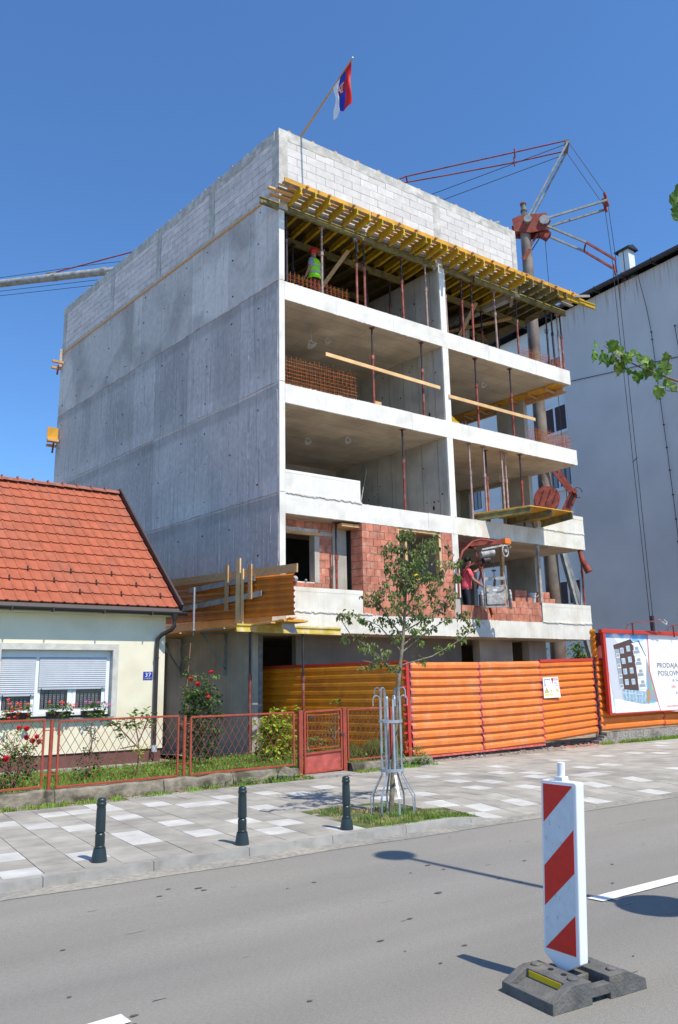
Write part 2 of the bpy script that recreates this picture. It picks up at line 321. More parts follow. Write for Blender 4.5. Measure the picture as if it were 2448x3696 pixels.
def text(name, s, size, loc, parent, m, rotz=0, align='LEFT', sx=1., depth=.001, rotx=pi/2):
    cu = bpy.data.curves.new(name, 'FONT'); cu.body = s; cu.size = size; cu.align_x = align; cu.extrude = depth; cu.resolution_u = 2
    o = bpy.data.objects.new(name+'_tmp', cu); C.objects.link(o); dg = bpy.context.evaluated_depsgraph_get(); dg.update()
    me = bpy.data.meshes.new_from_object(o.evaluated_get(dg)); bpy.data.objects.remove(o); me.name = name
    me.materials.clear(); me.materials.append(M[m])
    t = inst(name, me, parent, loc, (rotx, 0, rotz)); t.scale = (sx, 1, 1); return t
TAN8 = math.tan(radians(8))
YF = 16.14
def SX(x0, y): return x0-TAN8*(y-YF)
def rnd(a, b): return random.uniform(a, b)
# ------------------------------------------------------------------ ground, road, pavement
g = MB(); g.face([(-400, -400, -.03), (600, -400, -.03), (600, 600, -.03), (-400, 600, -.03)]); struct('ground', g, 'dirt')
def yk(x): return 7.5-.018*(x-1.64)
def zr(x, y): return .034*max(0, min(1, (y-(yk(x)-2.4))/2.1))
g = MB(); g.face([(-120, -9, 0), (220, -9, 0), (220, yk(220)-2.4, 0), (-120, yk(-120)-2.4, 0)]); g.face([(-120, yk(-120)-2.4, 0), (220, yk(220)-2.4, 0), (220, yk(220)-.3, .034), (-120, yk(-120)-.3, .034)]); g.face([(-120, yk(-120)-.3, .034), (220, yk(220)-.3, .034), (220, yk(220)+.1, .034), (-120, yk(-120)+.1, .034)]); struct('road', g, 'asphalt', smooth=60)
def wob(x): return .05*mnoise.noise(Vector((x*.9, 0, 0)))
g = MB(); xs = [-12+i*.35 for i in range(150)]
for a, b in zip(xs, xs[1:]): g.face([(a, yk(a)-.26-wob(a)*1.2, .038), (b, yk(b)-.26-wob(b)*1.2, .038), (b, yk(b)+.05, .038), (a, yk(a)+.05, .038)])
struct('gutter_dust', g, 'dust')
def mark(pts, name='road_marking'):
    g = MB(); g.face([(x, y, .008) for x, y in pts]); return struct(name, g, 'paint')
mark([(5.43, 4.47), (5.45, 4.33), (14, 4.26), (14, 4.40)]); mark([(6.62, 4.32), (6.45, 4.32), (6.2, 2.2), (6.37, 2.2)])
mark([(.0, 4.36), (.0, 4.23), (1.66, 4.39), (1.65, 4.52)])
g = MB()
for k in range(44):   # tar spots and oil drips
    x, y = rnd(1, 9), rnd(3.2, 7); r = rnd(.006, .017); a = rnd(0, 6)
    if k % 12 == 0: r *= 1.6
    g.face([(x+r*2*cos(t+a)*rnd(.5, 1.2), y+r*sin(t+a)*rnd(.5, 1.2), .005+zr(x, y)) for t in [i*pi/4 for i in range(8)]])
M['tar'] = mat('tar_spot', (.1, .096, .09), .85, .1)
struct('road_spots', g, 'tar').__setitem__('kind', 'stuff')
g = MB()
for (x, y, dx, n_) in ((7.9, 6.3, .2, 6),):
    for k in range(n_):
        y1 = y+rnd(-.03, .03); q = rnd(.001, .0025); g.face([(x, y-q, .005+zr(x, y)), (x+dx, y1-q, .005+zr(x, y1)), (x+dx, y1+q, .005+zr(x, y1)), (x, y+q, .005+zr(x, y))]); x += dx; y = y1
struct('road_cracks', g, 'tar')['kind'] = 'stuff'
g = MB()
for k in range(26):
    x, y = rnd(1, 9), rnd(3.2, 6.9); L = rnd(.03, .14); q = rnd(.003, .008); g.face([(x, y-q, .006+zr(x, y)), (x+L, y-q*.5, .006+zr(x, y)), (x+L*1.1, y+q*.5, .006+zr(x, y)), (x+L*.2, y+q, .006+zr(x, y))])
struct('road_scuffs', g, 'dust')['kind'] = 'stuff'
# kerb
def drop(x): t = min(1, max(0, (x-6.7)/1.0)); return t*t*(3-2*t)
def zk(x): return .12-.085*drop(x)
kb = MB(); kb.prism([(-13, yk(-13)+.02), (40, yk(40)+.02), (40, yk(40)+.13), (-13, yk(-13)+.13)], -.05, .015); kerb = struct('kerb', kb, 'kerb')
x = -5.0
while x < 24:
    L = 1.0; x1 = x+L-.006; b = MB(); n = 4; q = 1 if x < 1 or x > 12 else 4
    for i in range(q):
        a, c = x+(x1-x)*i/q, x+(x1-x)*(i+1)/q
        P = lambda X, dy, dz: (X, yk(X)+dy, dz)
        b.grid8([P(a, 0, -.02), P(c, 0, -.02), P(c, .15, -.02), P(a, .15, -.02), P(a, .015, zk(a)), P(c, .015, zk(c)), P(c, .15, zk(a if q == 1 else c)), P(a, .15, zk(a))])
    o = b.build('kerb_stone', 'kerb', kerb, bevel=.008 if q == 1 else 0); x += L
# pavement bed and pavers
def FL(x): return 12.12+.077*(x-3.25)
def edge(x): return FL(x)-.33 if x < 10.4 else min(12.75+.03*(x-10.4), 13.2)
def pz(x, y): return .12-.085*drop(x)*max(0, min(1, (8.7-y)/1.1))
bd = MB()
xs = [-14]+[i*.5 for i in range(-12, 49)]+[60]
for a, b in zip(xs, xs[1:]):
    ys = [yk(a)+.13, 7.9, 8.2, 8.5, 8.8, 13.6]
    for c, d in zip(ys, ys[1:]): bd.face([(a, c, pz(a, c)-.012), (b, c, pz(b, c)-.012), (b, d, pz(b, d)-.012), (a, d, pz(a, d)-.012)])
bed = struct('pavement', bd, 'bed')
WH = {(-2, -1), (-2, 1), (-1, 6), (0, 0), (0, 5), (1, 4), (1, 7), (2, 1), (2, 2), (3, 5), (3, 8), (4, 1), (4, 3), (5, 7), (6, 0), (6, 2), (6, 6), (7, 1), (8, -1), (8, 4), (10, 7), (11, 6), (13, 3), (13, 7), (14, -1), (14, 1), (15, 0), (15, 3), (15, 5), (17, 0), (18, 3), (19, 5), (19, 7), (20, -1), (20, 2), (20, 4), (21, 7), (23, 1), (23, 4), (23, 6), (24, -1), (24, 5), (25, 3), (25, 8), (26, 1), (26, 3), (28, 5), (30, 5), (30, 8), (31, 2), (34, 8), (37, 8), (38, 7), (2, 7), (3, 7), (7, 6), (8, 7)}
def pcell(i, j, e=.0035):
    out = []
    for u, v in ((0, 0), (1, 0), (1, 1), (0, 1)):
        xx = 2.42+.35*(i+u)+(e if u == 0 else -e); yy = 7.98+.415*(j+v)+(e if v == 0 else -e)
        y = yy-.021*(xx-2.5); x = xx+.035*(y-8.4); y = yy-.021*(x-2.5); out.append((x, y))
    return out
def inpit(cx, cy): return 5.72 < cx < 7.2 and cy < 9.1 and (cx < 6.9 or cy < 9.1-(cx-6.9)*3.5)
cells = []
for i in range(-16, 66):
    for j in range(-1, 13):
        P = pcell(i, j); cx = sum(p[0] for p in P)/4; cy = sum(p[1] for p in P)/4
        if cy > edge(cx) or inpit(cx, cy): continue
        if 17.6 < cx < 18.9 and cy < 9.3: continue
        wht = ((i, j) in WH) if -3 <= i <= 39 else random.random() < .17
        cells.append((sqrt(cx*cx+cy*cy)*(1 if 1.2 < cx*1.0 and cy/cx < 5.2 else 3), P, cx, cy, wht))
cells.sort(key=lambda t: t[0])
pm = {}
for k, (dd, P, cx, cy, wht) in enumerate(cells):
    flat = drop(cx+.3) < .001 or cy > 9
    if k < 298:
        dz = rnd(-.0015, .0015)
        if flat:
            if wht not in pm:
                b = MB(); b.prism([(x-cx, y-cy) for x, y in P], -.05, 0); pm[wht] = b.mesh('paver', 'paver_w' if wht else 'paver')
            inst('paver', pm[wht], bed, (cx, cy, .12+dz))
        else:
            b = MB(); b.prism(P, lambda x, y: pz(x, y)-.05, lambda x, y: pz(x, y)+dz); b.build('paver', 'paver_w' if wht else 'paver', bed)
rest = MB()
for dd, P, cx, cy, wht in cells[298:]: rest.prism(P, lambda x, y: pz(x, y)-.05, lambda x, y: pz(x, y), 1 if wht else 0)
rest.build('distant_pavers', ['paver', 'paver_w'], bed, kind='stuff')
# tree pit soil
def zpit(x, y): return pz(x, y)-.010+.018*mnoise.noise(Vector((x*3, y*3, 1)))
g = MB()
for a in range(16):
    for b_ in range(14):
        x0, y0 = 5.4+a*.13, yk(6)+.12+b_*.13; q = [(x0, y0), (x0+.13, y0), (x0+.13, y0+.13), (x0, y0+.13)]
        if True: g.face([(x, y, zpit(x, y)) for x, y in q])
struct('tree_pit_soil', g, 'soil')
g = MB(); g.face([(17.55, 7.5, .13), (19, 7.5, .13), (19, 9.3, .13), (17.7, 9.1, .13)]); struct('second_pit_soil', g, 'soil')
# garden soil and site ground
g = MB()
def zg(x, y): return .25-.03*(y-12)+.02*mnoise.noise(Vector((x*1.3, y*1.3, 0)))
for a in range(-8, 22):
    for b_ in range(11):
        x0, x1 = a*.5, a*.5+.5; f0, f1 = b_/11, (b_+1)/11
        y = lambda x, f: FL(x)+.05+(17.5-FL(x))*f
        if x0 >= 10.6: continue
        g.face([(x, y(x, f), zg(x, y(x, f))) for x, f in ((x0, f0), (x1, f0), (x1, f1), (x0, f1))])
struct('garden_ground', g, 'soil')
g = MB()
for a in range(60):
    for b_ in range(12):
        x0, y0 = 8+a*.5, 12.3+b_*.8; q = [(x0, y0), (x0+.5, y0), (x0+.5, y0+.8), (x0, y0+.8)]
        if x0 < 10.8: q = [(x, max(y, 17.1)) for x, y in q]
        if x0 < 10.8 and y0 < 16.6: continue
        g.face([(x, y, .085+.05*mnoise.noise(Vector((x*1.1, y*1.1, 4)))+(-.02 if y < 12.6 else 0)) for x, y in q])
struct('site_ground', g, 'dirt')
# ------------------------------------------------------------------ scattered blades
def blades(name, n, fn, m, h=(.03, .09), wd=.006, label=None, cat='grass', bend=.5):
    v = []; f = []
    for _ in range(n):
        p = fn()
        if p is None: continue
        x, y, z = p; a = rnd(0, 2*pi); hh = rnd(*h); lean = rnd(.1, bend)*hh; dx, dy = cos(a), sin(a); bx, by = -dy*wd, dx*wd; b = len(v)
        v += [(x-bx, y-by, z), (x+bx, y+by, z), (x+bx*.7+dx*lean*.4, y+by*.7+dy*lean*.4, z+hh*.6), (x-bx*.7+dx*lean*.4, y-by*.7+dy*lean*.4, z+hh*.6), (x+dx*lean, y+dy*lean, z+hh)]
        f += [(b, b+1, b+2, b+3), (b+3, b+2, b+4)]
    me = bpy.data.meshes.new(name); me.from_pydata(v, [], f); me.materials.append(M[m]); o = bpy.data.objects.new(name, me); C.objects.link(o)
    return tag(o, label, cat, kind='stuff')
def gfn():
    x = rnd(.8, 10.5); y = rnd(FL(x)+.15, 17)
    if x < 6.9 and y > 16.6: return None
    if x > 10.55-.14*(y-13.3): return None
    if mnoise.noise(Vector((x*1.2, y*1.2, 7))) < -.25 and random.random() < .6: return None
    return x, y, zg(x, y)-.01
blades('garden_grass', 26000, gfn, 'grass', (.04, .13), .007, 'unmown green grass filling the front garden behind the red fence')
def pfn():
    x = rnd(5.7, 7.25); y = rnd(7.55, 9.05)
    if not inpit(x, y) : return None
    if mnoise.noise(Vector((x*2.2, y*2.2, 3))) > .12 and y > 7.9: return None
    return x, y, zpit(x, y)-.005
blades('pit_grass', 6500, pfn, 'straw', (.02, .06), .005, 'patchy dry and green grass in the square tree pit')
def pfn2():
    x = rnd(5.75, 7.2); y = rnd(7.5, 7.95); return (x, y, zpit(x, y)-.005) if inpit(x, y) else None
blades('pit_edge_grass', 2200, pfn2, 'grass', (.02, .05), .005, 'greener grass along the kerb side of the tree pit')
def wfn():
    x = rnd(1.5, 10.9); e = FL(x)-.1
    y = rnd(e-.3, e+.03)
    if mnoise.noise(Vector((x*2.6, 0, 3))) < -.05 and random.random() < .85: return None
    if 7.75 < x < 8.75: return None
    return x, y, .11
blades('wall_foot_weeds', 4200, wfn, 'grass', (.02, .08), .007, 'tufts of weeds along the foot of the crumbling garden wall')
def w2():
    x = rnd(17.2, 24); y = rnd(13.05, 13.35)
    return (x, y, .1) if mnoise.noise(Vector((x*1.5, 0, 9))) > -.2 else None
blades('base_wall_weeds', 2600, w2, 'grass', (.04, .12), .01, 'weeds growing along the concrete footing below the billboard')
def w3():
    x = rnd(17.75, 19); y = rnd(7.5, 9.2); return x, y, .12
blades('second_pit_grass', 1500, w3, 'grass', (.02, .06), .008, 'grass patch at the kerb at the far right of the pavement')
b = MB()
for _ in range(420):
    x = rnd(1.5, 9.5); y = FL(x)-.12-abs(random.gauss(0, .12)); r = rnd(.008, .028); a = rnd(0, 6); z = .125+rnd(0, .01)
    b.face([(x+r*cos(a+t)*(1.6 if i % 2 else .8), y+r*sin(a+t), z+rnd(0, .008)) for i, t in enumerate((0, 1.5, 3.1, 4.6))])
tag(b.build('leaf_litter', 'litter'), 'dry brown leaves scattered along the garden wall foot', 'leaf litter', kind='stuff')
b = MB()
for _ in range(500):
    x = rnd(10.6, 18); y = rnd(12.9, 14.6); r = rnd(.01, .05); b.ball((x, y, .1+r*.3), r, 5, sq=(1, 1.2, .6))
tag(b.build('rubble', 'gravelc'), 'loose stones and rubble on the dirt under the orange hoarding', 'rubble', kind='stuff')
b = MB()
for _ in range(130):
    x = rnd(15.5, 17.6); y = rnd(12.95, 13.7); r = rnd(.01, .05); b.ball((x, y, .1+r*.3), r, 4, sq=(1.3, 1, .5))
tag(b.build('brick_fragments', 'brick'), 'red brick crumbs on the dirt below the right part of the orange hoarding', 'rubble', kind='stuff')
# ------------------------------------------------------------------ neighbour apartment block
nb = thing('apartment_building', 'tall grey plastered apartment block with rust stains under its gutter, right of the building site', 'building', (31.5, 20, 0))
b = MB(); b.box(31.5, 4, 0, 45, 24.7, 20.7); b.build('wall', 'nwall', nb)
b = MB(); b.box(31.8, 24.7, 0, 45, 40, 20.7); w2_ = b.build('wall', 'nwall2', nb, label='pale blue recessed wall with windows')
b = MB(); b.extr([(31.1, 3.5, 20.95), (38.2, 3.5, 24.6), (45.4, 3.5, 20.95), (45.4, 3.5, 20.75), (38.2, 3.5, 24.4), (31.1, 3.5, 20.75)], (0, 37, 0)); b.build('roof', 'gutter', nb)
b = MB(); b.tube([(31.12, 3.5, 20.85), (31.12, 40, 20.85)], .12, 8)
for k in range(14): b.box(31.0, 6+k*1.6, 20.7, 31.5, 6.06+k*1.6, 20.95)
b.build('gutter', 'gutter', nb, smooth=40)
b = MB(); b.tube([(31.3, 16.9, 20.7), (31.45, 16.9, 20.2), (31.45, 16.9, 0)], .08, 8); b.build('downpipe', 'steel_b', nb)
for (y0, z0, z1) in ((24.9, 14.4, 15.9), (24.9, 11.4, 12.9), (24.9, 8.4, 9.9), (24.9, 5.4, 6.7), (24.9, 17.2, 18.6)):
    for dy in (0, 3.2, 6.4):
        bl = z0 in (14.4, 5.4); b = MB(); b.box(31.74, y0+dy, z0, 31.83, y0+dy+1.6, z1); wn = b.build('window', 'white', nb)
        b = MB()
        for s in (0, .8): b.box(31.72, y0+dy+.08+s, z0+.1, 31.76, y0+dy+.74+s, z1-.1)
        b.build('pane', 'nwin' if bl else 'glass', wn)
        b = MB(); b.box(31.6, y0+dy-.1, z0-.1, 31.8, y0+dy+1.7, z0-.04); b.build('sill', 'white', wn)
        if not bl:
            b = MB()
            for s in (.12, .42, .95, 1.25): b.box(31.712, y0+dy+s, z0+.12, 31.72, y0+dy+s+.2, z1-.12)
            b.build('curtain', 'curtain', wn)
b = MB(); b.tube([(31.44, 18.29, 17.4), (31.44, 18.26, 16.79), (31.44, 18.1, 14), (31.44, 17.9, 5)], .014, 5); b.tube([(31.3, 19.77, 20.8), (31.44, 19.58, 18.86), (31.44, 19.47, 17.57), (31.44, 19.47, 17.19), (31.44, 19.45, 16.2), (31.44, 19.41, 14.24), (31.44, 19.35, 11.9), (31.44, 19.3, 8.59), (31.44, 19.33, 2)], .014, 5)
for y, z in ((19.47, 17.57), (19.47, 17.19), (19.41, 14.24), (19.37, 12.98), (19.35, 11.9), (19.33, 10.83), (19.31, 9.7), (19.3, 8.59), (19.33, 7.58), (18.28, 17.4)): b.ball((31.43, y, z), .045, 6)
b.build('lightning_cable', 'black', nb)
b = MB(); b.tube([(31.44, 25.5, 17.0), (31.44, 24.22, 16.75), (31.44, 21.77, 16.38), (31.44, 19.95, 16.13), (31.44, 18.31, 15.89), (31.44, 14, 15.3)], .018, 5)
tag(b.build('overhead_cable', 'black'), 'thin black cable running across the grey wall behind the maple leaves', 'cable')
ch = thing('chimney', 'square grey sheet metal chimney on the roof of the grey apartment block', 'chimney', (33, 21, 21.6))
b = MB(); b.box(32.75, 21.05, 21.3, 33.25, 21.62, 23.12); b.build('shaft', 'nwall2', ch)
b = MB(); b.box(32.735, 21.32, 21.3, 32.75, 21.35, 23.1); b.build('seam', 'gutter', ch)
b = MB(); b.prism([(32.6, 20.9), (33.4, 20.9), (33.4, 21.77), (32.6, 21.77)], 23.12, 23.2); b.extr([(32.6, 20.9, 23.2), (33.4, 20.9, 23.2), (33.0, 20.9, 23.36)], (0, .87, 0)); b.build('cap', 'gutter', ch)
# ------------------------------------------------------------------ house
hs = thing('house', 'cream single storey house with a red tiled roof behind the red garden fence', 'house', (4, 16.8, .25))
HX, HY, HT, RY, RZ = 6.83, 16.8, 3.42, 19.7, 6.72
def HS(x, y): return x-TAN8*(y-HY)
b = MB()
b.prism([(-3, 17.1), (HS(HX, 17.1), 17.1), (HS(HX, 22.8), 22.8), (-3, 22.8)], .0, HT)
b.box(-3, HY, .45, 3.40, 17.1, HT); b.prism([(5.66, HY), (HX, HY), (HS(HX, 17.1), 17.1), (5.66, 17.1)], .45, HT); b.box(3.40, HY, 2.53, 5.66, 17.1, HT); b.box(3.40, HY, .45, 5.66, 17.1, 1.16)
b.extr([(HS(HX, 16.9), 16.9, HT-.1), (HS(HX, RY), RY, RZ-.12), (HS(HX, 22.6), 22.6, HT-.1)], (-.3, 0, 0)); b.build('wall', 'plaster', hs)
b = MB(); b.prism([(-3, HY+.03), (HX-.03, HY+.03), (HS(HX, 22.8)-.03, 22.83), (-3, 22.8)], .0, .45); b.build('plinth', 'plinth', hs)
b = MB(); b.box(-3, HY-.28, .02, HX-.1, HY+.03, .17); b.build('footing', 'kerb', hs)
b = MB()   # plaster surround of the window
b.box(3.29, HY-.012, 2.53, 5.78, HY, 2.66); b.box(5.66, HY-.012, 1.1, 5.78, HY, 2.53); b.box(3.29, HY-.012, 1.1, 3.40, HY, 2.53); b.box(5.655, HY, 1.16, 5.665, HY+.2, 2.53); b.box(3.4, HY, 2.525, 5.66, HY+.2, 2.535); b.build('window_surround', 'surround', hs)
wn = MB()
wy = HY+.14
wn.box(3.40, wy, 2.38, 5.655, wy+.1, 2.53); wn.box(4.11, wy-.01, 1.2, 4.175, wy+.1, 2.38); wn.box(5.56, wy-.01, 1.2, 5.655, wy+.1, 2.38); wn.box(3.4, wy-.01, 1.2, 3.44, wy+.1, 2.38)
wn.box(3.44, wy, 1.2, 4.11, wy+.08, 1.27); wn.box(4.175, wy, 1.2, 5.56, wy+.08, 1.27)
for x0, x1 in ((3.44, 3.50), (4.05, 4.11), (4.175, 4.235), (4.78, 4.86), (4.885, 4.955), (5.49, 5.56), (4.86, 4.885)): wn.box(x0, wy+.015+(.01 if x0 == 4.86 else 0), 1.27, x1, wy+.07, 2.36)
for x0, x1 in ((3.50, 4.05), (4.235, 4.78), (4.955, 5.49)): wn.box(x0, wy+.02, 1.27, x1, wy+.065, 1.32)
win = wn.build('window', 'white', hs, bevel=.004)
for x0, x1 in ((3.50, 4.05), (4.235, 4.78), (4.955, 5.49)):
    b = MB(); b.box(x0, wy+.04, 1.32, x1, wy+.05, 2.36); b.build('pane', 'glass', win)
    b = MB(); n = 6
    for k in range(n):
        xc = x0+.03+(x1-x0-.06)*k/n
        for q in range(22):
            b.box(xc+.0, wy+.034, 1.34+q*.04, xc+.006, wy+.037, 1.375+q*.04); b.box(xc+.03, wy+.034, 1.34+q*.04, xc+.036, wy+.037, 1.375+q*.04); b.box(xc+.006, wy+.034, 1.343+q*.04, xc+.03, wy+.037, 1.35+q*.04)
    b.box(x0, wy+.034, 1.32, x1, wy+.036, 1.345); b.build('curtain', 'curtain', win)
for x0, x1, zb in ((3.44, 4.11, 1.64), (4.18, 5.56, 1.77)):
    z = 2.375
    sl = MB(); sl.extr([(x0, wy-.022, 0), (x0, wy-.029, .012), (x0, wy-.029, .026), (x0, wy-.022, .038), (x0, wy-.008, .038), (x0, wy-.008, 0)], (x1-x0, 0, 0)); me = sl.mesh('shutter_slat', 'shut')
    while z-.04 > zb:
        z -= .04; o = inst('shutter_slat', me, win, (0, 0, z)); 
        o.location = (-ORG[win.name][0], -ORG[win.name][1], z-ORG[win.name][2])
    b = MB(); b.box(x0, wy-.03, z-.045, x1, wy-.005, z-.004); b.build('shutter_bar', 'shut', win)
    b = MB()
    for xx in (x0+.05, x1-.08): b.box(xx, wy-.045, z-.05, xx+.02, wy-.03, z-.02)
    b.build('shutter_stop', 'gutter', win)
b = MB(); b.box(3.30, HY-.10, 1.13, 5.70, HY+.2, 1.16); b.build('window_sill', 'steel_b', hs)
# roof
EY, EZ = 16.56, 3.47
sl = math.atan2(RZ-EZ, RY-EY); Ls = sqrt((RY-EY)**2+(RZ-EZ)**2)
NR = 13; ex = Ls/NR; tw = .225
def RP(s, up=0): return EY+cos(sl)*s-sin(sl)*up, EZ+sin(sl)*s+cos(sl)*up
def VX(y): return 7.04-TAN8*(y-EY)
prof = [(0, .0), (.02, .004), (.045, .004), (.11, .0), (.15, .002), (.165, .016), (.187, .024), (.209, .016), (.225, .002)]
tb = MB()
for (xa, ha), (xb, hb) in zip(prof, prof[1:]):
    l0, l1 = -.012, ex+.03; dx = lambda s: -TAN8*cos(sl)*s
    tb.face([(xa+dx(l0), l0, ha+.036), (xb+dx(l0), l0, hb+.036), (xb+dx(l1), l1, hb+.004), (xa+dx(l1), l1, ha+.004)])
    tb.face([(xa+dx(l0), l0, ha+.002), (xb+dx(l0), l0, hb+.006), (xb+dx(l0), l0, hb+.036), (xa+dx(l0), l0, ha+.036)])
tme = tb.mesh('roof_tile', 'tile')
left = MB()
for r in range(NR):
    y0, z0 = RP(r*ex); xr = VX(y0)-.03
    for k in range(45):
        X = xr-(k+1)*tw
        if X < -2.9: break
        if k < 23: inst('roof_tile', tme, hs, (X+rnd(-.001, .001), y0, z0+rnd(-.002, .002)), (sl, 0, 0))
        else:
            mt = Matrix.Translation((X, y0, z0)) @ Matrix.Rotation(sl, 4, 'X')
            for f in tb.f: left.face([mt @ Vector(tb.v[i]) for i in f])
left.build('distant_roof_tiles', 'tile', hs, kind='stuff')
b = MB()   # roof deck under the tiles, both slopes
b.extr([(VX(EY)-.02, EY+.02, EZ-.04), (VX(RY)-.02, RY, RZ-.03), (VX(RY)-.02, RY, RZ-.2), (VX(EY)-.02, EY+.02, EZ-.16)], (-10, 0, 0))
b.extr([(VX(RY)-.02, RY+.001, RZ-.03), (VX(23)-.02, 23, 3.3), (VX(23)-.02, 23, 3.15), (VX(RY)-.02, RY+.001, RZ-.2)], (-10, 0, 0)); b.build('roof_deck', 'tile', hs)
b = MB()
for k in range(32):
    x1 = VX(RY)-.02-k*.36; x0 = x1-.385
    n = 7; P0 = [(RY-.13*cos(pi*i/(n-1)), RZ-.01+.1*sin(pi*i/(n-1))) for i in range(n)]
    for (ya, za), (yb, zb) in zip(P0, P0[1:]):
        b.face([(x0, ya, za+.012), (x1, ya, za), (x1, yb, zb), (x0, yb, zb+.012)])
    b.box(x0-.0, RY-.135, RZ-.015, x0+.035, RY+.13, RZ+.115)
b.build('ridge_tile', 'ridge', hs, smooth=50)
b = MB()   # verge flashing
b.beam((VX(EY-.08)+.02, EY-.08, EZ-.0), (VX(RY)+.02, RY, RZ+.09), .05, .17, upv=(0, -sin(sl), cos(sl)))
b.beam((VX(RY)+.02, RY, RZ+.09), (VX(23)+.02, 23, 3.35), .05, .17); b.build('verge', 'brown', hs)
b = MB(); b.extr([(7.08, EY+.06, EZ+.02), (7.08, EY-.02, EZ-.02), (7.08, EY-.08, EZ-.12), (7.08, EY-.06, EZ-.13), (7.08, EY+.06, EZ-.05)], (-10, 0, 0)); b.build('eave_flashing', 'brown', hs)
b = MB(); b.box(-3, EY, HT-.14, 7.0, HY+.02, HT-.10); b.build('soffit', 'plaster', hs)
b = MB(); n = 10
gp = [(EY-.085-.065*cos(pi*i/n), EZ-.115-.065*sin(pi*i/n)) for i in range(n+1)]
for (ya, za), (yb, zb) in zip(gp, gp[1:]): b.face([(-3, ya, za), (7.19, ya, za), (7.19, yb, zb), (-3, yb, zb)])
b.extr([(7.19, y, z) for y, z in gp], (.006, 0, 0)); b.box(-3, EY-.156, EZ-.118, 7.19, EY-.146, EZ-.105)
gt = b.build('gutter', 'gutter', hs, smooth=40)
for xx in (.5, 1.4, 2.3, 3.45, 4.25, 5.3, 6.35):
    b = MB(); b.box(xx, EY-.16, EZ-.19, xx+.025, EY-.02, EZ-.1); b.build('gutter_bracket', 'brown', gt)
b = MB(); b.lathe(6.9, EY-.085, [(.035, 3.12), (.045, 3.2), (.075, 3.27), (.08, 3.32)], 12)
b.tube([(6.9, EY-.085, 3.14), (6.9, EY-.085, 3.06), (6.86, EY-.04, 2.98), (6.70, HY-.12, 2.88), (6.63, HY-.06, 2.78), (6.62, HY-.06, 2.6), (6.62, HY-.06, .5)], .045, 12)
b.tube([(6.62, HY-.06, 2.38), (6.62, HY-.06, 2.36)], .058, 12); b.tube([(6.62, HY-.06, 1.2), (6.62, HY-.06, 1.18)], .058, 12)
dp = b.build('downpipe', 'gutter', hs, smooth=50)
b = MB(); b.tube([(6.62, HY-.07, .52), (6.62, HY-.08, .38)], .06, 12); b.build('pipe_foot', 'shut', dp)
b = MB(); b.box(0, -.012, -.05, .03, .012, .055); b.box(.004, -.03, .03, .026, 0, .06); sg = b.mesh('snow_guard', 'gutter')
for r, off in ((1, .35), (2, .80), (3, .36)):
    for k in range(7):
        y0, z0 = RP(r*ex, .045); X = VX(y0)-off+.0-k*.9
        inst('snow_guard', sg, hs, (X, y0-.01, z0), (sl-pi/2, 0, 0))
sn = thing('house_number_sign', 'small blue enamel house number plate reading 37 beside the brown downpipe', 'sign', (6.45, HY-.012, 2.0))
b = MB(); b.box(6.345, HY-.012, 1.905, 6.555, HY, 2.075); b.build('plate', 'signblue', sn)
text('house_number', '37', .125, (6.45, HY-.0135, 1.965), sn, 'white', align='CENTER', sx=1.15); text('street_name', 'V. KARADŽIĆA', .026, (6.45, HY-.0135, 1.925), sn, 'white', align='CENTER')
# ------------------------------------------------------------------ unfinished building
bl = thing('unfinished_building', 'five storey concrete apartment block under construction with open floors towards the street', 'building', (9.41, YF, 0))
LV = [(2.97, 3.45), (5.86, 6.36), (8.73, 9.24), (11.58, 12.09)]   # edge beams of the slabs
XR = 20.9; YB = 29.9
def slabpoly(e=0): return [(9.57, YF), (XR, YF), (SX(XR, YB), YB), (SX(9.57, YB), YB)]
for k, (z0, z1) in enumerate(LV):
    b = MB(); b.prism([(x, max(y, YF+.02)) for x, y in slabpoly()], z0, z1-.02, 0); b.m[1] = 1
    b.build('floor_slab', ['con_ceil', 'con_fl2' if k == 3 else 'con_fl'], bl)
    cuts = [9.57] + {0: [11.87, 13.9, 15.1, 18.6], 1: [11.9, 14.2, 15.2, 18.7], 2: [11.85, 13.75, 15.15, 17.2], 3: [11.2, 13.2, 15.05, 17.0, 19.2]}[k] + [XR]
    for a, c in zip(cuts, cuts[1:]):
        b = MB(); dz = rnd(-.006, .006); b.box(a+.002, YF-.012+rnd(-.003, .003), z0+dz*.4, c-.002, YF+.06, z1+dz); b.build('edge_beam', 'con_bal' if k == 0 or (k == 1 and a > 15) else 'con_w', bl)
    b = MB(); b.prism([(XR-.06, YF+.02), (XR+.003, YF+.02), (SX(XR, 24)+.003, 24), (SX(XR, 24)-.06, 24)], z0+.002, z1); b.build('edge_beam', 'con_w', bl)
b = MB()   # chips, fins and drips of grout along the beam edges
for k, (z0, z1) in enumerate(LV):
    for q in range(90):
        x = rnd(9.6, 20.85); L = rnd(.02, .07); t = random.random() < .6; z = z0-rnd(0, .004) if t else z1+rnd(0, .004); b.box(x, YF-.014, z-.008, x+L, YF+rnd(.0, .03), z+.008)
b.build('grout_fins', 'con_bal', bl, kind='stuff')
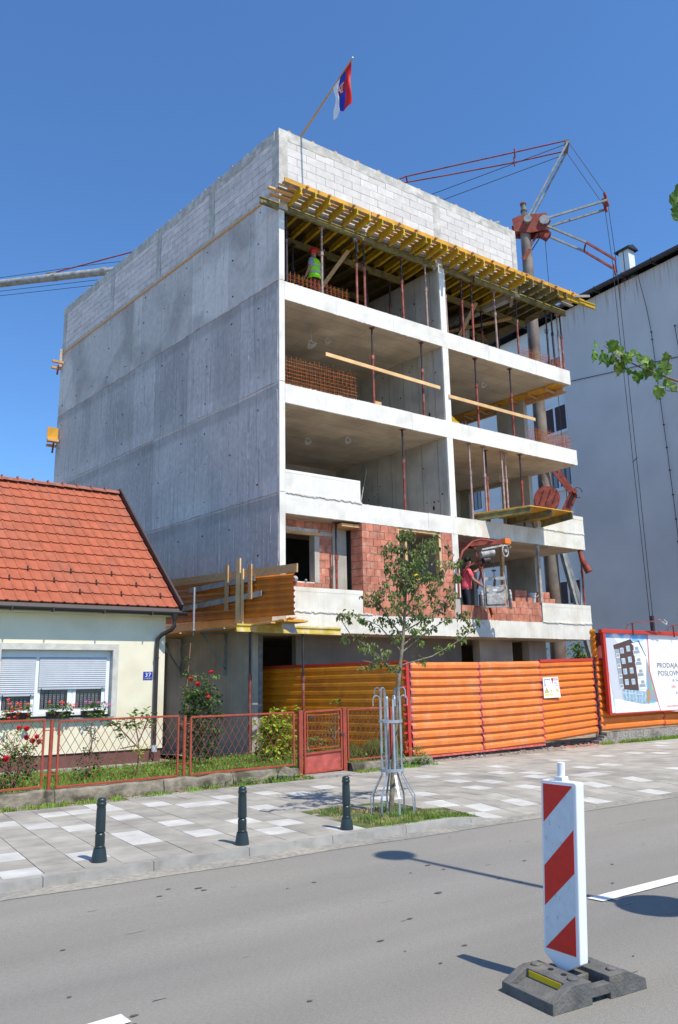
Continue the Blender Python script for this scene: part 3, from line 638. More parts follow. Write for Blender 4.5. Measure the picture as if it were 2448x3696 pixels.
# side wall: five pours of formwork panels
ZS = [0, 3.43, 6.38, 9.28, 12.1, 14.72]
for k in range(5):
    z0, z1 = ZS[k], ZS[k+1]
    ys = YF if k else 17.2
    sp = {0: [1.3, 1.25], 1: [1.5, 1.0, 1.1], 2: [.62, 1.25, 1.3], 3: [1.35, .62, 1.3], 4: [.62, .55, 1.25, 1.3]}[k]
    y = ys; i = 0
    while y < YB-.05:
        L = sp[i % len(sp)]*(1 if i else .8); y1 = min(y+L, YB); i += 1
        if YB-y1 < .4: y1 = YB
        o = rnd(0, .006); b = MB()
        b.prism([(SX(9.41-o, y), y+.003), (SX(9.56, y), y+.003), (SX(9.56, y1), y1-.003), (SX(9.41-o, y1), y1-.003)], z0+.004, z1-.004)
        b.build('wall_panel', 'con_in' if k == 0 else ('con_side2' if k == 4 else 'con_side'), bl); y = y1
b = MB(); b.prism([(SX(9.425, 17.22), 17.22), (9.55, 17.22), (SX(9.55, YB), YB), (SX(9.425, YB), YB)], 0, 14.7); b.build('wall_core', 'seam', bl)
b = MB()   # white front edge of the side wall
for z0, z1 in ((3.43, 6.38), (6.40, 9.28), (9.30, 12.1), (12.12, 14.15)): b.box(9.405, YF-.014, z0, 9.568, YF+.1, z1)
b.build('wall_edge', 'con_w', bl)
b = MB()   # lime runs and tie-hole drips standing proud
for k in range(650):
    lev = random.choice([1, 1, 2, 2, 2, 3, 3, 3, 4]); z1 = ZS[lev+1]-rnd(.15, 1.7); L = rnd(.15, 1.3) if lev < 4 else rnd(.05, .4)
    cl = random.choice([17.2, 18.0, 19.7, 21.3, 23.2, 25.4, 27.8, 16.9]); y = min(YB-.1, max(YF+.1, cl+random.gauss(0, .45))); L = min(L, z1-ZS[lev]-.05)
    if L < .05: continue
    w_ = rnd(.002, .006)
    if k % 3 == 0: y = YF+.05+round((y-YF)/1.25)*1.25+rnd(-.02, .02); L = min(L*1.6, z1-ZS[lev]-.05)
    y = min(y, YB-.05)
    b.beam((SX(9.401, y), y, z1), (SX(9.401, y), y+rnd(-.01, .01), z1-L), w_*2, .006)
b.build('lime_run', 'lime', bl, kind='stuff')
b = MB()
for lev in range(1, 5):
    y = 17.0
    while y < YB:
        for zf in (.35, 1.45, 2.35):
            if random.random() < .7: yy = y+rnd(-.05, .05); b.ball((SX(9.402, yy), yy, ZS[lev]+zf+rnd(-.04, .04)), rnd(.014, .028), 5)
        y += 1.25
b.build('tie_hole', 'black', bl, kind='stuff')
b = MB()
for lev in range(2, 5):
    y = YF
    while y < YB-.2: b.beam((SX(9.40, y), y, ZS[lev]+rnd(-.015, .015)), (SX(9.40, y+.25), y+.25, ZS[lev]+rnd(-.015, .015)), rnd(.008, .02), rnd(.01, .025)); y += .25
b.build('pour_joint', 'con_side2', bl, kind='stuff')
# block parapet storey
b = MB()
b.box(9.60, YF+.02, 14.4, 18.64, YF+.2, 16.4); b.prism([(SX(9.43, 16.3), 16.3), (SX(9.6, 16.3), 16.3), (SX(9.6, YB), YB), (SX(9.43, YB), YB)], 14.85, 16.42)
b.prism([(SX(18.45, YF+.2), YF+.2), (SX(18.64, YF+.2), YF+.2), (SX(18.64, 28), 28), (SX(18.45, 28), 28)], 14.4, 16.42); b.build('mortar_core', 'mortar', bl)
bm_ = {}
def blk(w, h, dv, m):
    k = (round(w, 3), round(h, 3), dv, m)
    if k not in bm_:
        b = MB(); e = .007 if dv else .005
        if dv: b.prism([(0, e), (.05, e), (.05-TAN8*w, w-e), (-TAN8*w, w-e)], e, h-e)
        else: b.box(e, 0, e, w-e, .05, h-e)
        bm_[k] = b.mesh('aerated_block', m)
    return bm_[k]
bh = .243
for (x0, x1) in ((9.68, 14.96), (15.24, 18.44)):
    for r in range(8):
        z = 14.46+r*bh; x = x0; o = .31 if r % 2 else 0; first = True
        while x < x1-.02:
            w_ = (.62-o if first and o else .62); first = False; w_ = min(w_, x1-x)
            if x1-(x+w_) < .12: w_ = x1-x
            inst('aerated_block', blk(w_, bh, False, 'block'), bl, (x, YF-.004+rnd(-.003, .003), z)); x += w_
b = MB()
b.box(9.405, YF-.016, 14.2, 9.68, YF+.1, 16.42); b.box(14.96, YF-.006, 14.2, 15.24, YF+.1, 16.42); b.box(18.44, YF-.012, 14.2, 18.66, YF+.15, 16.42)
b.prism([(18.44, YF+.15), (18.66, YF+.15), (SX(18.66, 28), 28), (SX(18.44, 28), 28)], 14.2, 14.7)
b.build('tie_columns', 'ring', bl, kind='stuff')
b = MB(); n = 30
for i in range(n):   # ring beam with an uneven lower edge
    a, c = 9.405+9.255*i/n, 9.405+9.255*(i+1)/n; b.box(a, YF-.008-rnd(0, .004), 16.40-rnd(0, .05), c, YF+.25, 16.66)
n = 40
for i in range(n):
    a, c = YF+.2+(YB-YF-.2)*i/n, YF+.2+(YB-YF-.2)*(i+1)/n; q = .005+rnd(0, .004); b.prism([(SX(9.41-q, a), a), (SX(9.65, a), a), (SX(9.65, c), c), (SX(9.41-q, c), c)], 16.38-rnd(0, .06), 16.66)
b.prism([(18.4, YF+.25), (18.66, YF+.25), (SX(18.66, 28), 28), (SX(18.4, 28), 28)], 16.4, 16.66)
b.build('ring_beam', 'ring', bl)
cols = [16.16, 19.25, 22.35, 25.6, YB-.3]
for a, c in zip(cols, cols[1:]):
    for r in range(7):
        z = 14.86+r*.22; y = a+.27; o = .3 if r % 2 else 0; first = True; y1_ = c-.02
        while y < y1_-.02:
            w_ = (.6-o if first and o else .6); first = False; w_ = min(w_, y1_-y)
            if y1_-(y+w_) < .12: w_ = y1_-y
            inst('aerated_block', blk(w_, .22, True, 'block_s'), bl, (SX(9.415, y)+rnd(-.004, .004), y, z)); y += w_
b = MB()
for c in cols:
    b.prism([(SX(9.407, c), c), (SX(9.6, c), c), (SX(9.6, c+.26), c+.26), (SX(9.407, c+.26), c+.26)], 14.8, 16.42)
b.prism([(SX(9.402, YF), YF), (SX(9.6, YF), YF), (SX(9.6, YB), YB), (SX(9.402, YB), YB)], 14.73, 14.855); b.build('tie_column', 'ring', bl)
b = MB(); b.prism([(SX(9.38, 16.7), 16.7), (SX(9.42, 16.7), 16.7), (SX(9.42, YB), YB), (SX(9.38, YB), YB)], 14.66, 14.73); b.build('ledge_batten', 'timber', bl)
b = MB()
x = 9.7
while x < 18.5: b.box(x, YF+.0, 16.66, x+.1, YF+.16, 16.70+rnd(0, .03)); x += .78
y = 16.9
while y < YB: b.box(SX(9.42, y), y, 16.66, SX(9.5, y), y+.12, 16.70+rnd(0, .03)); y += .72
b.build('roof_batten', 'timber', bl)
b = MB(); b.prism([(9.6, YF+.05), (18.6, YF+.05), (SX(18.6, YB), YB), (SX(9.6, YB), YB)], 16.5, 16.6); b.build('roof_slab', 'con_in', bl)
# partition, right walls, back walls
for lv, (z0, z1) in enumerate(((3.45, 5.86), (6.36, 8.73), (9.24, 11.58), (12.09, 14.2))):
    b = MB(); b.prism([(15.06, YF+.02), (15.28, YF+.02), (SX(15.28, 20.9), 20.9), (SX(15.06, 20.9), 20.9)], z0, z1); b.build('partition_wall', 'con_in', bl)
    b = MB(); b.box(15.055, YF-.010, z0+(.0 if lv else .6), 15.285, YF+.06, z1); b.build('partition_edge', 'con_w', bl)
    b = MB()
    for q in range(7):
        yy = 16.5+q*.62; b.box(SX(15.052, yy), yy, z0, SX(15.058, yy), yy+.008, z1)
    b.build('panel_joint', 'seam', bl)
    b = MB()
    for q in range(9):
        yy = rnd(16.4, 20); b.ball((SX(15.055, yy), yy, rnd(z0+.2, z1-.2)), rnd(.015, .03), 5)
    b.ball((SX(15.055, 16.75), 16.75, z0+.35), .05, 5, sq=(.3, 1, 1.5)); b.build('tie_hole', 'black', bl, kind='stuff')
    if z0 < 12:   # right-hand wall with a window opening
        sy = lambda y0, y1, za, zb: b.prism([(SX(20.7, y0), y0), (SX(20.88, y0), y0), (SX(20.88, y1), y1), (SX(20.7, y1), y1)], za, zb)
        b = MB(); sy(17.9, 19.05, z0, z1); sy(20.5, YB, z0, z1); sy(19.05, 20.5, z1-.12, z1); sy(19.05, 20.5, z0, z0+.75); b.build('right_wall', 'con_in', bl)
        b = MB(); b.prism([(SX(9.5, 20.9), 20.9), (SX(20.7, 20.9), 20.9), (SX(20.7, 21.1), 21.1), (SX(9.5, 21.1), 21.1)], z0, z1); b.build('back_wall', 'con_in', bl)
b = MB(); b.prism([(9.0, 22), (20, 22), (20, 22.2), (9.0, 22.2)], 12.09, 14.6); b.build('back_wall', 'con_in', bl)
b = MB(); b.prism([(18.3, 18.4), (18.5, 18.4), (SX(20.4, 22), 22), (SX(20.2, 22), 22)], 12.09, 14.3); b.build('inner_darkening_wall', 'con_in', bl)  # partition added to keep the depth of the top storey dark
# parapets
b = MB(); b.box(9.58, YF-.016, 3.452, 11.86, YF+.16, 3.96); b.box(9.58, YF-.02, 3.955, 11.86, YF+.16, 4.06); b.build('parapet', 'con_bal', bl)
b = MB(); b.box(18.62, YF-.016, 3.452, XR+.004, YF+.16, 3.94); b.box(18.62, YF-.02, 3.94, XR+.004, YF+.16, 4.05); b.prism([(XR-.16, YF+.16), (XR, YF+.16), (SX(XR, 17.9), 17.9), (SX(XR-.16, 17.9), 17.9)], 3.452, 4.05); b.build('parapet', 'con_bal', bl)
b = MB(); b.box(9.56, YF-.02, 6.362, 11.86, YF+.16, 6.9); b.extr([(9.56, YF-.024, 6.895), (9.56, YF+.16, 6.895), (9.56, YF+.12, 6.98), (9.56, YF-.02, 6.97)], (2.3, 0, 0)); b.build('parapet', 'con_w', bl)
b = MB(); b.box(18.7, YF-.016, 6.362, XR+.004, YF+.16, 6.84); b.box(18.7, YF-.022, 6.84, XR+.006, YF+.16, 6.96); b.prism([(XR-.16, YF+.16), (XR, YF+.16), (SX(XR, 17.9), 17.9), (SX(XR-.16, 17.9), 17.9)], 6.362, 6.96); b.build('parapet', 'con_bal', bl)
# form-liner ridge (rough pour joint) on beams
for (x0, x1, z) in ((9.6, 11.9, 6.38), (18.6, 20.9, 6.37), (9.6, 12.2, 3.47), (18.6, 20.9, 3.46)):
    b = MB(); x = x0
    while x < x1-.05: b.beam((x, YF-.022, z+rnd(-.02, .02)), (x+.09, YF-.022, z+rnd(-.02, .02)), .025, rnd(.02, .05)); x += .085
    b.build('rough_joint', 'con_bal', bl, kind='stuff')
# ground storey
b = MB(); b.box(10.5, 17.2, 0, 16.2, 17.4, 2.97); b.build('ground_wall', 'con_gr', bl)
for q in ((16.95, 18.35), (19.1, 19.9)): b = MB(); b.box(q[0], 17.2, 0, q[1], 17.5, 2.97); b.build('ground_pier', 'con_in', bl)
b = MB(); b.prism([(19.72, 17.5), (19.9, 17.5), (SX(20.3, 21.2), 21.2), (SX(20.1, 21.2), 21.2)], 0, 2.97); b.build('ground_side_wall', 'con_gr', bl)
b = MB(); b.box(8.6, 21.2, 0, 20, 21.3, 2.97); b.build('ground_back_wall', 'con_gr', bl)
b = MB(); b.prism([(9.2, YF+.0), (9.57, YF+.0), (9.4, 17.3), (9.0, 17.3)], 2.975, 3.42); b.build('slab_corner', 'con_in', bl)
for xx in (11.6, 12.9, 14.2, 15.5):
    b = MB(); b.box(xx, 17.194, 0, xx+.01, 17.2, 2.97); b.build('panel_joint', 'seam', bl)
# bricks
bb = MB(); bb.box(.004, 0, .004, .246, .03, .196); BR = bb.mesh('brick', 'brick'); brm = {}
def bw(x0, x1, z0, z1, y, opening=None, ox=0, dm=0):
    r = 0; z = z0
    while z < z1-.03:
        h = min(.2, z1-z); x = x0-(.125 if r % 2 else 0)+ox
        while x < x1-.02:
            a, c = max(x, x0), min(x+.25, x1)
            if c-a > .03:
                ok = True
                segs = [(a, c)]
                if opening and z+h/2 > opening[2] and z+h/2 < opening[3]:
                    segs = [(p, q) for p, q in ((a, min(c, opening[0])), (max(a, opening[1]), c)) if q-p > .03]
                for p, q in segs:
                    k = (round(q-p, 2), round(h, 2))
                    if k not in brm: t = MB(); t.box(.006, 0, .006, q-p-.006, .03, h-.006); brm[k] = t.mesh('brick', 'brick')
                    inst('brick', brm[k], bl, (p, y+rnd(-.004, .003), z))
            x += .25
        z += h; r += 1
b = MB()
b.box(11.89, YF+.012, 3.45, 13.10, YF+.24, 5.86); b.box(13.10, YF+.012, 3.45, 14.65, YF+.24, 4.42); b.box(14.65, YF+.012, 3.45, 15.05, YF+.24, 5.86)
b.box(15.3, YF+.012, 3.45, 18.58, YF+.2, 3.84); b.box(16.4, YF+.012, 3.84, 18.58, YF+.2, 4.04)
b.box(9.56, 16.66, 5.55, 11.28, 16.85, 5.86); b.box(10.86, 16.66, 3.45, 11.28, 16.85, 5.55); b.box(9.56, 16.66, 3.45, 10.86, 16.85, 4.28); b.build('mortar_core', 'brickmortar', bl)
bw(11.88, 15.05, 3.452, 5.85, YF-.008, (13.10, 14.66, 4.42, 5.86)); bw(15.29, 18.58, 3.452, 3.85, YF-.008); bw(16.4, 18.58, 3.852, 4.05, YF-.008, ox=.1)
bw(9.56, 11.28, 3.452, 5.85, 16.645, (9.56, 10.86, 4.27, 5.56))
b = MB(); b.box(11.3, 16.645, 3.45, 11.74, 16.9, 5.86); b.box(10.74, 16.64, 4.27, 10.88, 16.9, 5.55); b.box(10.9, 16.63, 5.5, 11.3, 16.7, 5.6); b.build('recess_column', 'con_in', bl)
b = MB(); b.box(9.56, 16.6, 5.48, 10.9, 16.7, 5.56); b.box(11.3, 16.2, 5.72, 11.86, 16.8, 5.80); b.build('lintel_board', 'timber', bl)
b = MB()
for r in range(12): b.prism([(11.872, YF+.02), (11.886, YF+.02), (11.80, 16.5), (11.786, 16.5)], 3.455+r*.2, 3.645+r*.2)
b.build('brick_jamb', 'brick', bl)
b = MB(); b.prism([(11.88, YF+.02), (12.1, YF+.02), (12.0, 16.9), (11.79, 16.9)], 3.45, 5.86); b.box(9.5, 19, 3.45, 15.1, 19.1, 5.86); b.build('inner_darkening_wall', 'dark', bl)  # near-black colour stands in for the unlit depth of the room
fr = MB(); fr.box(13.1, YF+.02, 5.78, 14.66, YF+.2, 5.85); fr.box(14.58, YF+.02, 4.42, 14.66, YF+.2, 5.78); fr.box(13.38, YF+.06, 4.42, 13.45, YF+.16, 5.78); fr.box(13.1, YF+.02, 4.42, 13.15, YF+.2, 5.78); fr.build('window_frame', 'timber_n', bl)
# ------------------------------------------------------------------ steel props
def make_prop(h, rm='propr'):
    nm = thing('steel_prop', 'rust red steel prop', 'prop', (0, 0, 0))
    b = MB(); b.tube([(0, 0, .01), (0, 0, h*.62)], .036, 8); b.build('outer_tube', rm, nm, smooth=60)
    b = MB(); b.tube([(0, 0, h*.6), (0, 0, h-.01)], .028, 8); b.build('inner_tube', 'propd' if rm != 'propl' else rm, nm, smooth=60)
    b = MB(); b.tube([(0, 0, h*.585), (0, 0, h*.64)], .048, 8); b.tube([(-.09, 0, h*.66), (.09, 0, h*.66)], .008, 5); b.tube([(.09, 0, h*.66), (.085, 0, h*.60), (.02, 0, h*.58)], .007, 5); b.build('collar', rm, nm)
    b = MB(); b.box(-.07, -.07, h-.012, .07, .07, h-.001); b.build('head_plate', rm, nm)
    b = MB(); b.box(-.07, -.07, .0, .07, .07, .01); b.build('base_plate', rm, nm); return nm
PROP = {}
def prop(x, y, z, h, label, group=None, rm='propr', lean=(0, 0)):
    k = (round(h, 2), rm)
    if k not in PROP: o = PROP[k] = make_prop(h, rm); o.location = (x, y, z); ORG[o.name] = (x, y, z)
    else: o = dup(PROP[k], (x, y, z))
    o.rotation_euler = (lean[0], lean[1], rnd(0, 3)); o['label'] = label
    if group: o['group'] = group
    elif 'group' in o: del o['group']
    return o
ords = ['first', 'second', 'third', 'fourth', 'fifth', 'sixth', 'seventh', 'eighth', 'ninth', 'tenth', 'eleventh', 'twelfth', 'thirteenth', 'fourteenth']
for i, (x, rm) in enumerate([(9.72, 'propd'), (10.84, 'propl'), (12.02, 'propr'), (12.3, 'propr'), (13.7, 'propr'), (14.62, 'propl')]):
    prop(x, YF+.12, 12.1, 2.06, f'{ords[i]} steel prop from the left along the top slab edge, left bay', 'props along the edge of the top slab', rm, (rnd(-.01, .01), rnd(-.015, .015)))
for i, (x, rm) in enumerate([(15.42, 'propl'), (16.1, 'propr'), (16.52, 'propr'), (17.57, 'propl'), (18.56, 'propr'), (20.04, 'propd'), (20.34, 'propd'), (20.62, 'propl'), (20.8, 'propr')]):
    prop(x, YF+.12, 12.1, 2.06, f'{ords[i]} steel prop right of the pale middle wall along the top slab edge', 'props along the edge of the top slab', rm, (rnd(-.01, .01), rnd(-.02, .02)))
inner = [(10.6, 17.4), (11.75, 17.5), (13.3, 17.5), (14.3, 17.6), (16.3, 17.5), (17.3, 17.6), (18.2, 17.5), (19.2, 17.7), (11.2, 19), (12.9, 19), (16.6, 19.2), (18, 19.1), (19.4, 19)]
for i, (x, y) in enumerate(inner):
    row = 'middle row' if y < 18.5 else 'back row'; bay = 'left' if x < 15 else 'right'; n_ = sum(1 for q in inner[:i] if (q[1] < 18.5) == (y < 18.5) and (q[0] < 15) == (x < 15))
    prop(x, y, 12.1, 2.06, f'dark steel prop in the {row} of the top storey, {bay} bay, {ords[n_]} from left', 'inner props of the top storey', random.choice(['propd', 'propr']))
for x, y, w_ in ((12.51, YF+.12, 'at the middle of the left bay'), (14.33, YF+.12, 'just left of the pale middle wall'), (16.52, YF+.12, 'left one of the right bay'), (18.06, YF+.12, 'right one of the right bay')):
    prop(x, y, 9.24, 2.335, f'red prop on the storey with the rebar mesh, {w_}', 'props of the fourth storey')
prop(13.5, YF+.14, 6.36, 2.365, 'single red steel prop in the left bay above the brick storey, behind the leaning bar', 'props of the third storey')
for x, y, w_ in ((15.7, 16.9, 'hard against the middle wall'), (16.05, YF+.12, 'second from the middle wall'), (16.64, YF+.12, 'left one of the close front pair'), (16.98, 16.5, 'right one of the close front pair'), (17.5, YF+.2, 'left one of the pair beside the platform'), (17.72, 16.4, 'right one of the pair beside the platform'), (18.25, YF+.12, 'rightmost, above the yellow platform')):
    prop(x, y, 6.36, 2.365, f'third storey steel prop, right bay, {w_}', 'props of the third storey', random.choice(['propr', 'propr', 'propl']))
prop(11.26, 16.42, 3.46, 2.38, 'red steel prop in the brick recess left of the tall red brick wall', None, 'propr')
prop(20.86, 16.3, 4.05, 1.8, 'thin red steel prop at the right end of the stained parapet', None, 'propr')
prop(8.56, 16.03, .28, 2.66, 'tall red steel prop in the garden carrying the left end of the yellow beam', None, 'propr')
prop(9.98, 16.03, .2, 2.74, 'red steel prop under the middle of the yellow beam behind the corrugated fence', None, 'propr')
# ------------------------------------------------------------------ roof-edge formwork
fw = thing('slab_formwork', 'yellow beam and plank formwork deck jutting out below the white block wall', 'formwork', (15, 16.1, 14.2))
def FZ(x): return 14.26
b = MB(); b.ibeam((8.85, YF+.02, 14.25), (12.6, YF+.02, 14.26), .08, .2); b.build('girder', 'yel_o', fw)
b = MB(); b.ibeam((12.3, YF+.1, 14.25), (16.9, YF+.1, 14.26), .08, .2); b.build('girder', 'yel_o', fw)
b = MB(); b.ibeam((16.6, YF+.02, 14.25), (20.98, YF+.02, 14.25), .08, .2); b.build('girder', 'yel_o', fw)
for yy in (17.5, 19.1, 20.6):
    for x0, x1 in ((9.65, 12.9), (12.6, 15.0), (15.4, 18.2), (18.0, 20.6)):
        b = MB(); b.ibeam((SX(x0, yy), yy+rnd(-.05, .05), 14.25), (SX(x1, yy), yy, 14.25), .08, .2); b.build('girder', 'yel_o', fw)
jx = [9.72, 10.15, 10.6, 11.05, 11.5, 11.95, 12.38, 12.8, 13.22, 13.62, 14.02, 14.2, 14.6, 14.85, 15.25, 15.6, 16.0, 16.4, 16.85, 17.3, 17.75, 18.2, 18.62, 19.05, 19.45, 19.85, 20.25]
JM = {}
for i, x in enumerate(jx):
    old = x > 18.5; a = rnd(-.012, .012)
    b = MB(); b.ibeam((x, YF-.62-rnd(0, .1), 14.45), (x+a, YF+1.35, 14.45), .08, .2); b.build('joist', 'yel_o' if old else 'yel', fw)
for i in range(20):
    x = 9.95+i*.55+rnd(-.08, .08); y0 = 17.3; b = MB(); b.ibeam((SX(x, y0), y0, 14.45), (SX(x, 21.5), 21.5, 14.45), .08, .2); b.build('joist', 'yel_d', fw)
for r, (y, wd, m) in enumerate(((15.58, .10, 'plank_w'), (15.72, .11, 'timber'), (15.88, .14, 'plank_w'), (16.05, .12, 'plank_w'))):
    x = 9.2 + (r % 2)*.25
    while x < 21.0:
        L = min(rnd(2.2, 3.6), 21.25-x); b = MB(); b.beam((x, y, 14.565), (x+L, y+rnd(-.02, .02), 14.565), wd, .03); b.build('deck_plank', random.choice([m, m, 'timber', 'timber_g']), fw); x += L+rnd(.0, .08)
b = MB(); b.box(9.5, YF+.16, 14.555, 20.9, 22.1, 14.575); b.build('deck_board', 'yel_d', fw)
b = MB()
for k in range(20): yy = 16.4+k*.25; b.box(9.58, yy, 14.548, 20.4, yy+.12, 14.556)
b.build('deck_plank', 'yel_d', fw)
for x0, x1 in ((9.22, 12.0), (12.05, 15.2), (15.25, 18.1), (18.15, 21.0)):
    b = MB(); b.box(x0, 15.50, 14.555, x1, 15.54, 14.68); b.build('edge_board', 'ply', fw)
b = MB(); b.ibeam((20.0, 15.62, 14.47), (21.75, 15.50, 14.44), .08, .18); b.build('edge_beam', 'yel', fw)
for k in range(15):
    x = 9.9+k*.76+rnd(-.1, .1); b = MB(); b.beam((x, 15.40, 14.60), (x+rnd(-.03, .05), 15.75, 14.60), .07, .04, ); b.build('cross_batten', 'timber', fw)
for k, (x, y, z, dx) in enumerate(((8.95, 15.9, 14.5, .9), (9.15, 15.75, 14.62, .7), (9.05, 16.0, 14.40, .6), (9.3, 15.6, 14.56, .9))):
    b = MB(); b.beam((x, y, z), (x+dx, y-.04, z), .10, .05); b.build('loose_plank', ['timber_n', 'plank_w', 'timber', 'timber_g'][k], fw)
b = MB(); b.beam((20.2, 15.75, 14.5), (21.25, 15.3, 14.62), .05, .08); b.beam((20.55, 15.6, 14.6), (20.6, 15.6, 14.82), .08, .03); b.build('loose_plank', 'timber_g', fw)
for x in (12.1, 15.1, 18.5):
    b = MB(); b.beam((x-.2, YF-.0, 14.12), (x+.25, YF+.5, 14.12), .09, .05); b.build('wedge_board', 'timber_g', fw)
for (p, q) in (((12.0, 16.6, 14.0), (11.15, 17.2, 12.5)), ((17.4, 16.9, 14.0), (16.7, 17.6, 12.2)), ((19.4, 17.2, 14.1), (16.6, 20, 13.6))):
    b = MB(); b.beam(p, q, .03, .11); b.build('brace_plank', 'timber', fw)
# timber rails, lower formwork pieces
b = MB(); b.beam((10.82, YF-.03, 10.33), (14.86, YF-.03, 10.21), .03, .10); tag(b.build('guard_rail', 'timber_n'), 'fresh pine plank nailed across the left bay of the storey with the rebar mesh', 'plank', 'pine guard rails')
b = MB(); b.beam((15.2, YF-.03, 10.02), (18.93, YF-.03, 9.97), .03, .10); tag(b.build('guard_rail', 'timber_n'), 'fresh pine plank nailed across the right bay, ending at the cylindrical mast', 'plank', 'pine guard rails')
sb = thing('side_formwork', 'orange plywood and timber formwork left hanging under the second highest slab at the right', 'formwork', (20.6, 17, 11.4))
b = MB(); b.prism([(20.25, 16.3), (20.75, 16.3), (SX(20.75, 21), 21), (SX(20.25, 21), 21)], 11.53, 11.575); b.build('plywood', 'ply', sb)
b = MB(); b.prism([(20.78, 16.4), (20.83, 16.4), (SX(20.83, 21), 21), (SX(20.78, 21), 21)], 11.40, 11.57); b.build('side_board', 'timber', sb)
b = MB(); b.beam((20.84, 16.3, 11.37), (SX(20.84, 21), 21, 11.37), .09, .05); b.build('batten', 'timber', sb)
b = MB()
for k in range(6): yy = 16.7+k*.7; b.beam((SX(20.3, yy), yy, 11.5), (SX(20.86, yy), yy, 11.42), .07, .06)
b.build('batten', 'timber', sb)
b = MB(); b.beam((18.2, 17.2, 9.3), (16.9, 19.5, 10.6), .1, .04); tag(b.build('leaning_plank', 'timber_g'), 'weathered plank leaning in the shade behind the right bay pine rail', 'plank')
yb = thing('yellow_bracket_stack', 'small stack of yellow formwork beams beside the middle wall, right bay', 'beams', (15.55, 16.4, 9.24))
for k in range(3):
    b = MB(); b.ibeam((15.34+.03*k, 16.3, 9.29+k*.085), (15.85, 16.35+.1*k, 9.29+k*.085), .08, .08); b.build('short_beam', 'yel', yb)
b = MB(); b.extr([(13.0, 16.9, 9.25), (13.3, 16.9, 9.25), (13.35, 17, 9.75), (13.1, 17, 9.75)], (0, .03, 0)); tag(b.build('board_offcut', 'timber'), 'brown board offcut leaning in the left bay behind the pine rail', 'board')
b = MB(); b.tube([(12.05, 16.4, 6.38), (13.5, 18.0, 8.0)], .015, 6); tag(b.build('leaning_bar', 'steel_b'), 'thin pale bar leaning against the shaded partition above the brick storey', 'bar')
# rebar cages
def cage(x0, x1, y, z0, z1, dx, dz, name_label, lean=0, group='rebar meshes standing on slabs', two=.18):
    t = thing('rebar_mesh', name_label, 'rebar', ((x0+x1)/2, y, z0), group)
    for k, off in enumerate((0, two)):
        b = MB(); x = x0
        while x <= x1: 
            p = rnd(-.012, .012); b.tube([(x+p+off*.2, y+off, z0), (x+rnd(-.012, .012)+off*.2, y+off+lean, z1+rnd(-.02, .06))], .0045, 4, cap=False); x += dx
        b.build('upright_bars', 'rebar', t, kind='stuff')
        b = MB(); z = z0+dz*.5
        while z < z1+.01:
            s = rnd(-.01, .01); b.tube([(x0-.03+off*.2, y+off-.008+lean*(z-z0)/(z1-z0), z+s), ((x0+x1)/2, y+off-.008+lean*(z-z0)/(z1-z0), z+rnd(-.015, .015)), (x1+.03+off*.2, y+off-.008+lean*(z-z0)/(z1-z0), z+rnd(-.02, .02))], .0045, 4, cap=False); z += dz
        b.build('cross_bars', 'rebar', t, kind='stuff')
cage(9.70, 11.72, YF+.1, 12.09, 12.48, .13, .12, 'low rusty rebar mesh in front of the worker in the hi-vis vest', two=.06)
cage(9.72, 11.95, YF+.1, 9.24, 10.1, .145, .105, 'tall rusty rebar mesh at the left end of the fourth storey', lean=.05)
def sidecage(z, h, lab):
    t = thing('rebar_cage', lab, 'rebar', (20.5, 17, z), 'rebar cages along the balcony ends')
    b = MB()
    for off in (0, .16):
        x = 18.75
        while x < 20.8: b.tube([(x, YF+.1+off, z), (x+rnd(-.02, .02), YF+.1+off, z+h+rnd(-.04, .06))], .005, 4, cap=False); x += .085
        y = YF+.2
        while y < 17.9: b.tube([(SX(20.83-off, y), y, z), (SX(20.83-off, y), y, z+h+rnd(-.04, .04))], .005, 4, cap=False); y += .09
    b.build('upright_bars', 'rebar', t, kind='stuff')
    b = MB()
    for q in range(4):
        zz = z+.08+q*h/4.2
        for off in (0, .16):
            b.tube([(18.7, YF+.09+off, zz), (20.83-off, YF+.09+off, zz+.01), (SX(20.83-off, 17.9), 17.9, zz)], .005, 4, cap=False)
    b.build('cross_bars', 'rebar', t, kind='stuff')
sidecage(9.24, .52, 'rusty rebar cage above the second lowest right balcony corner, in front of the dark window')
sidecage(12.1, .40, 'fine rusty rebar cage on the top slab at its right end below the formwork')
# hanging cable coils
for i, (x, y, zt, zb, m) in enumerate(((11.06, 17.2, 11.58, 11.08, 'wcable'), (11.76, 17.4, 11.58, 11.4, 'wcable'), (15.5, 16.6, 11.58, 11.1, 'wcable'), (11.3, 17.8, 8.73, 8.4, 'wcable'), (10.7, 18.3, 8.73, 8.1, 'wcable'), (12.4, 17.4, 8.73, 8.5, 'wcable'), (10.3, 17.9, 8.73, 8.0, 'wcable'), (17.8, 17.2, 11.58, 11.25, 'wcable'))):
    b = MB(); b.tube([(x, y, zt), (x+.02, y, zb+.15)], .006, 4, cap=False)
    for q in range(3 if i % 2 else 5):
        r = .07+q*.012; b.tube([(x+r*sin(t*pi/6), y+.03*q*cos(t), zb+.06-q*.01+r*cos(t*pi/6)) for t in range(13)], .005, 4, cap=False)
    tag(b.build('cable_coil', m), ['tangled coil of white cable hanging over the tall rebar mesh', 'single loop of white cable hanging right of the tangled coil', 'white cable loop hanging just right of the middle wall top', 'thin cable loop near the front of the third storey ceiling, left bay', 'white cable bundle hanging deep in the left bay above the parapet', 'round cable loop in the middle of the third storey ceiling', 'lowest of the dim cable loops in the far left of the third storey', 'dim cable loop under the ceiling of the right bay above its pine rail'][i], 'cable', 'cable coils hanging from ceilings')
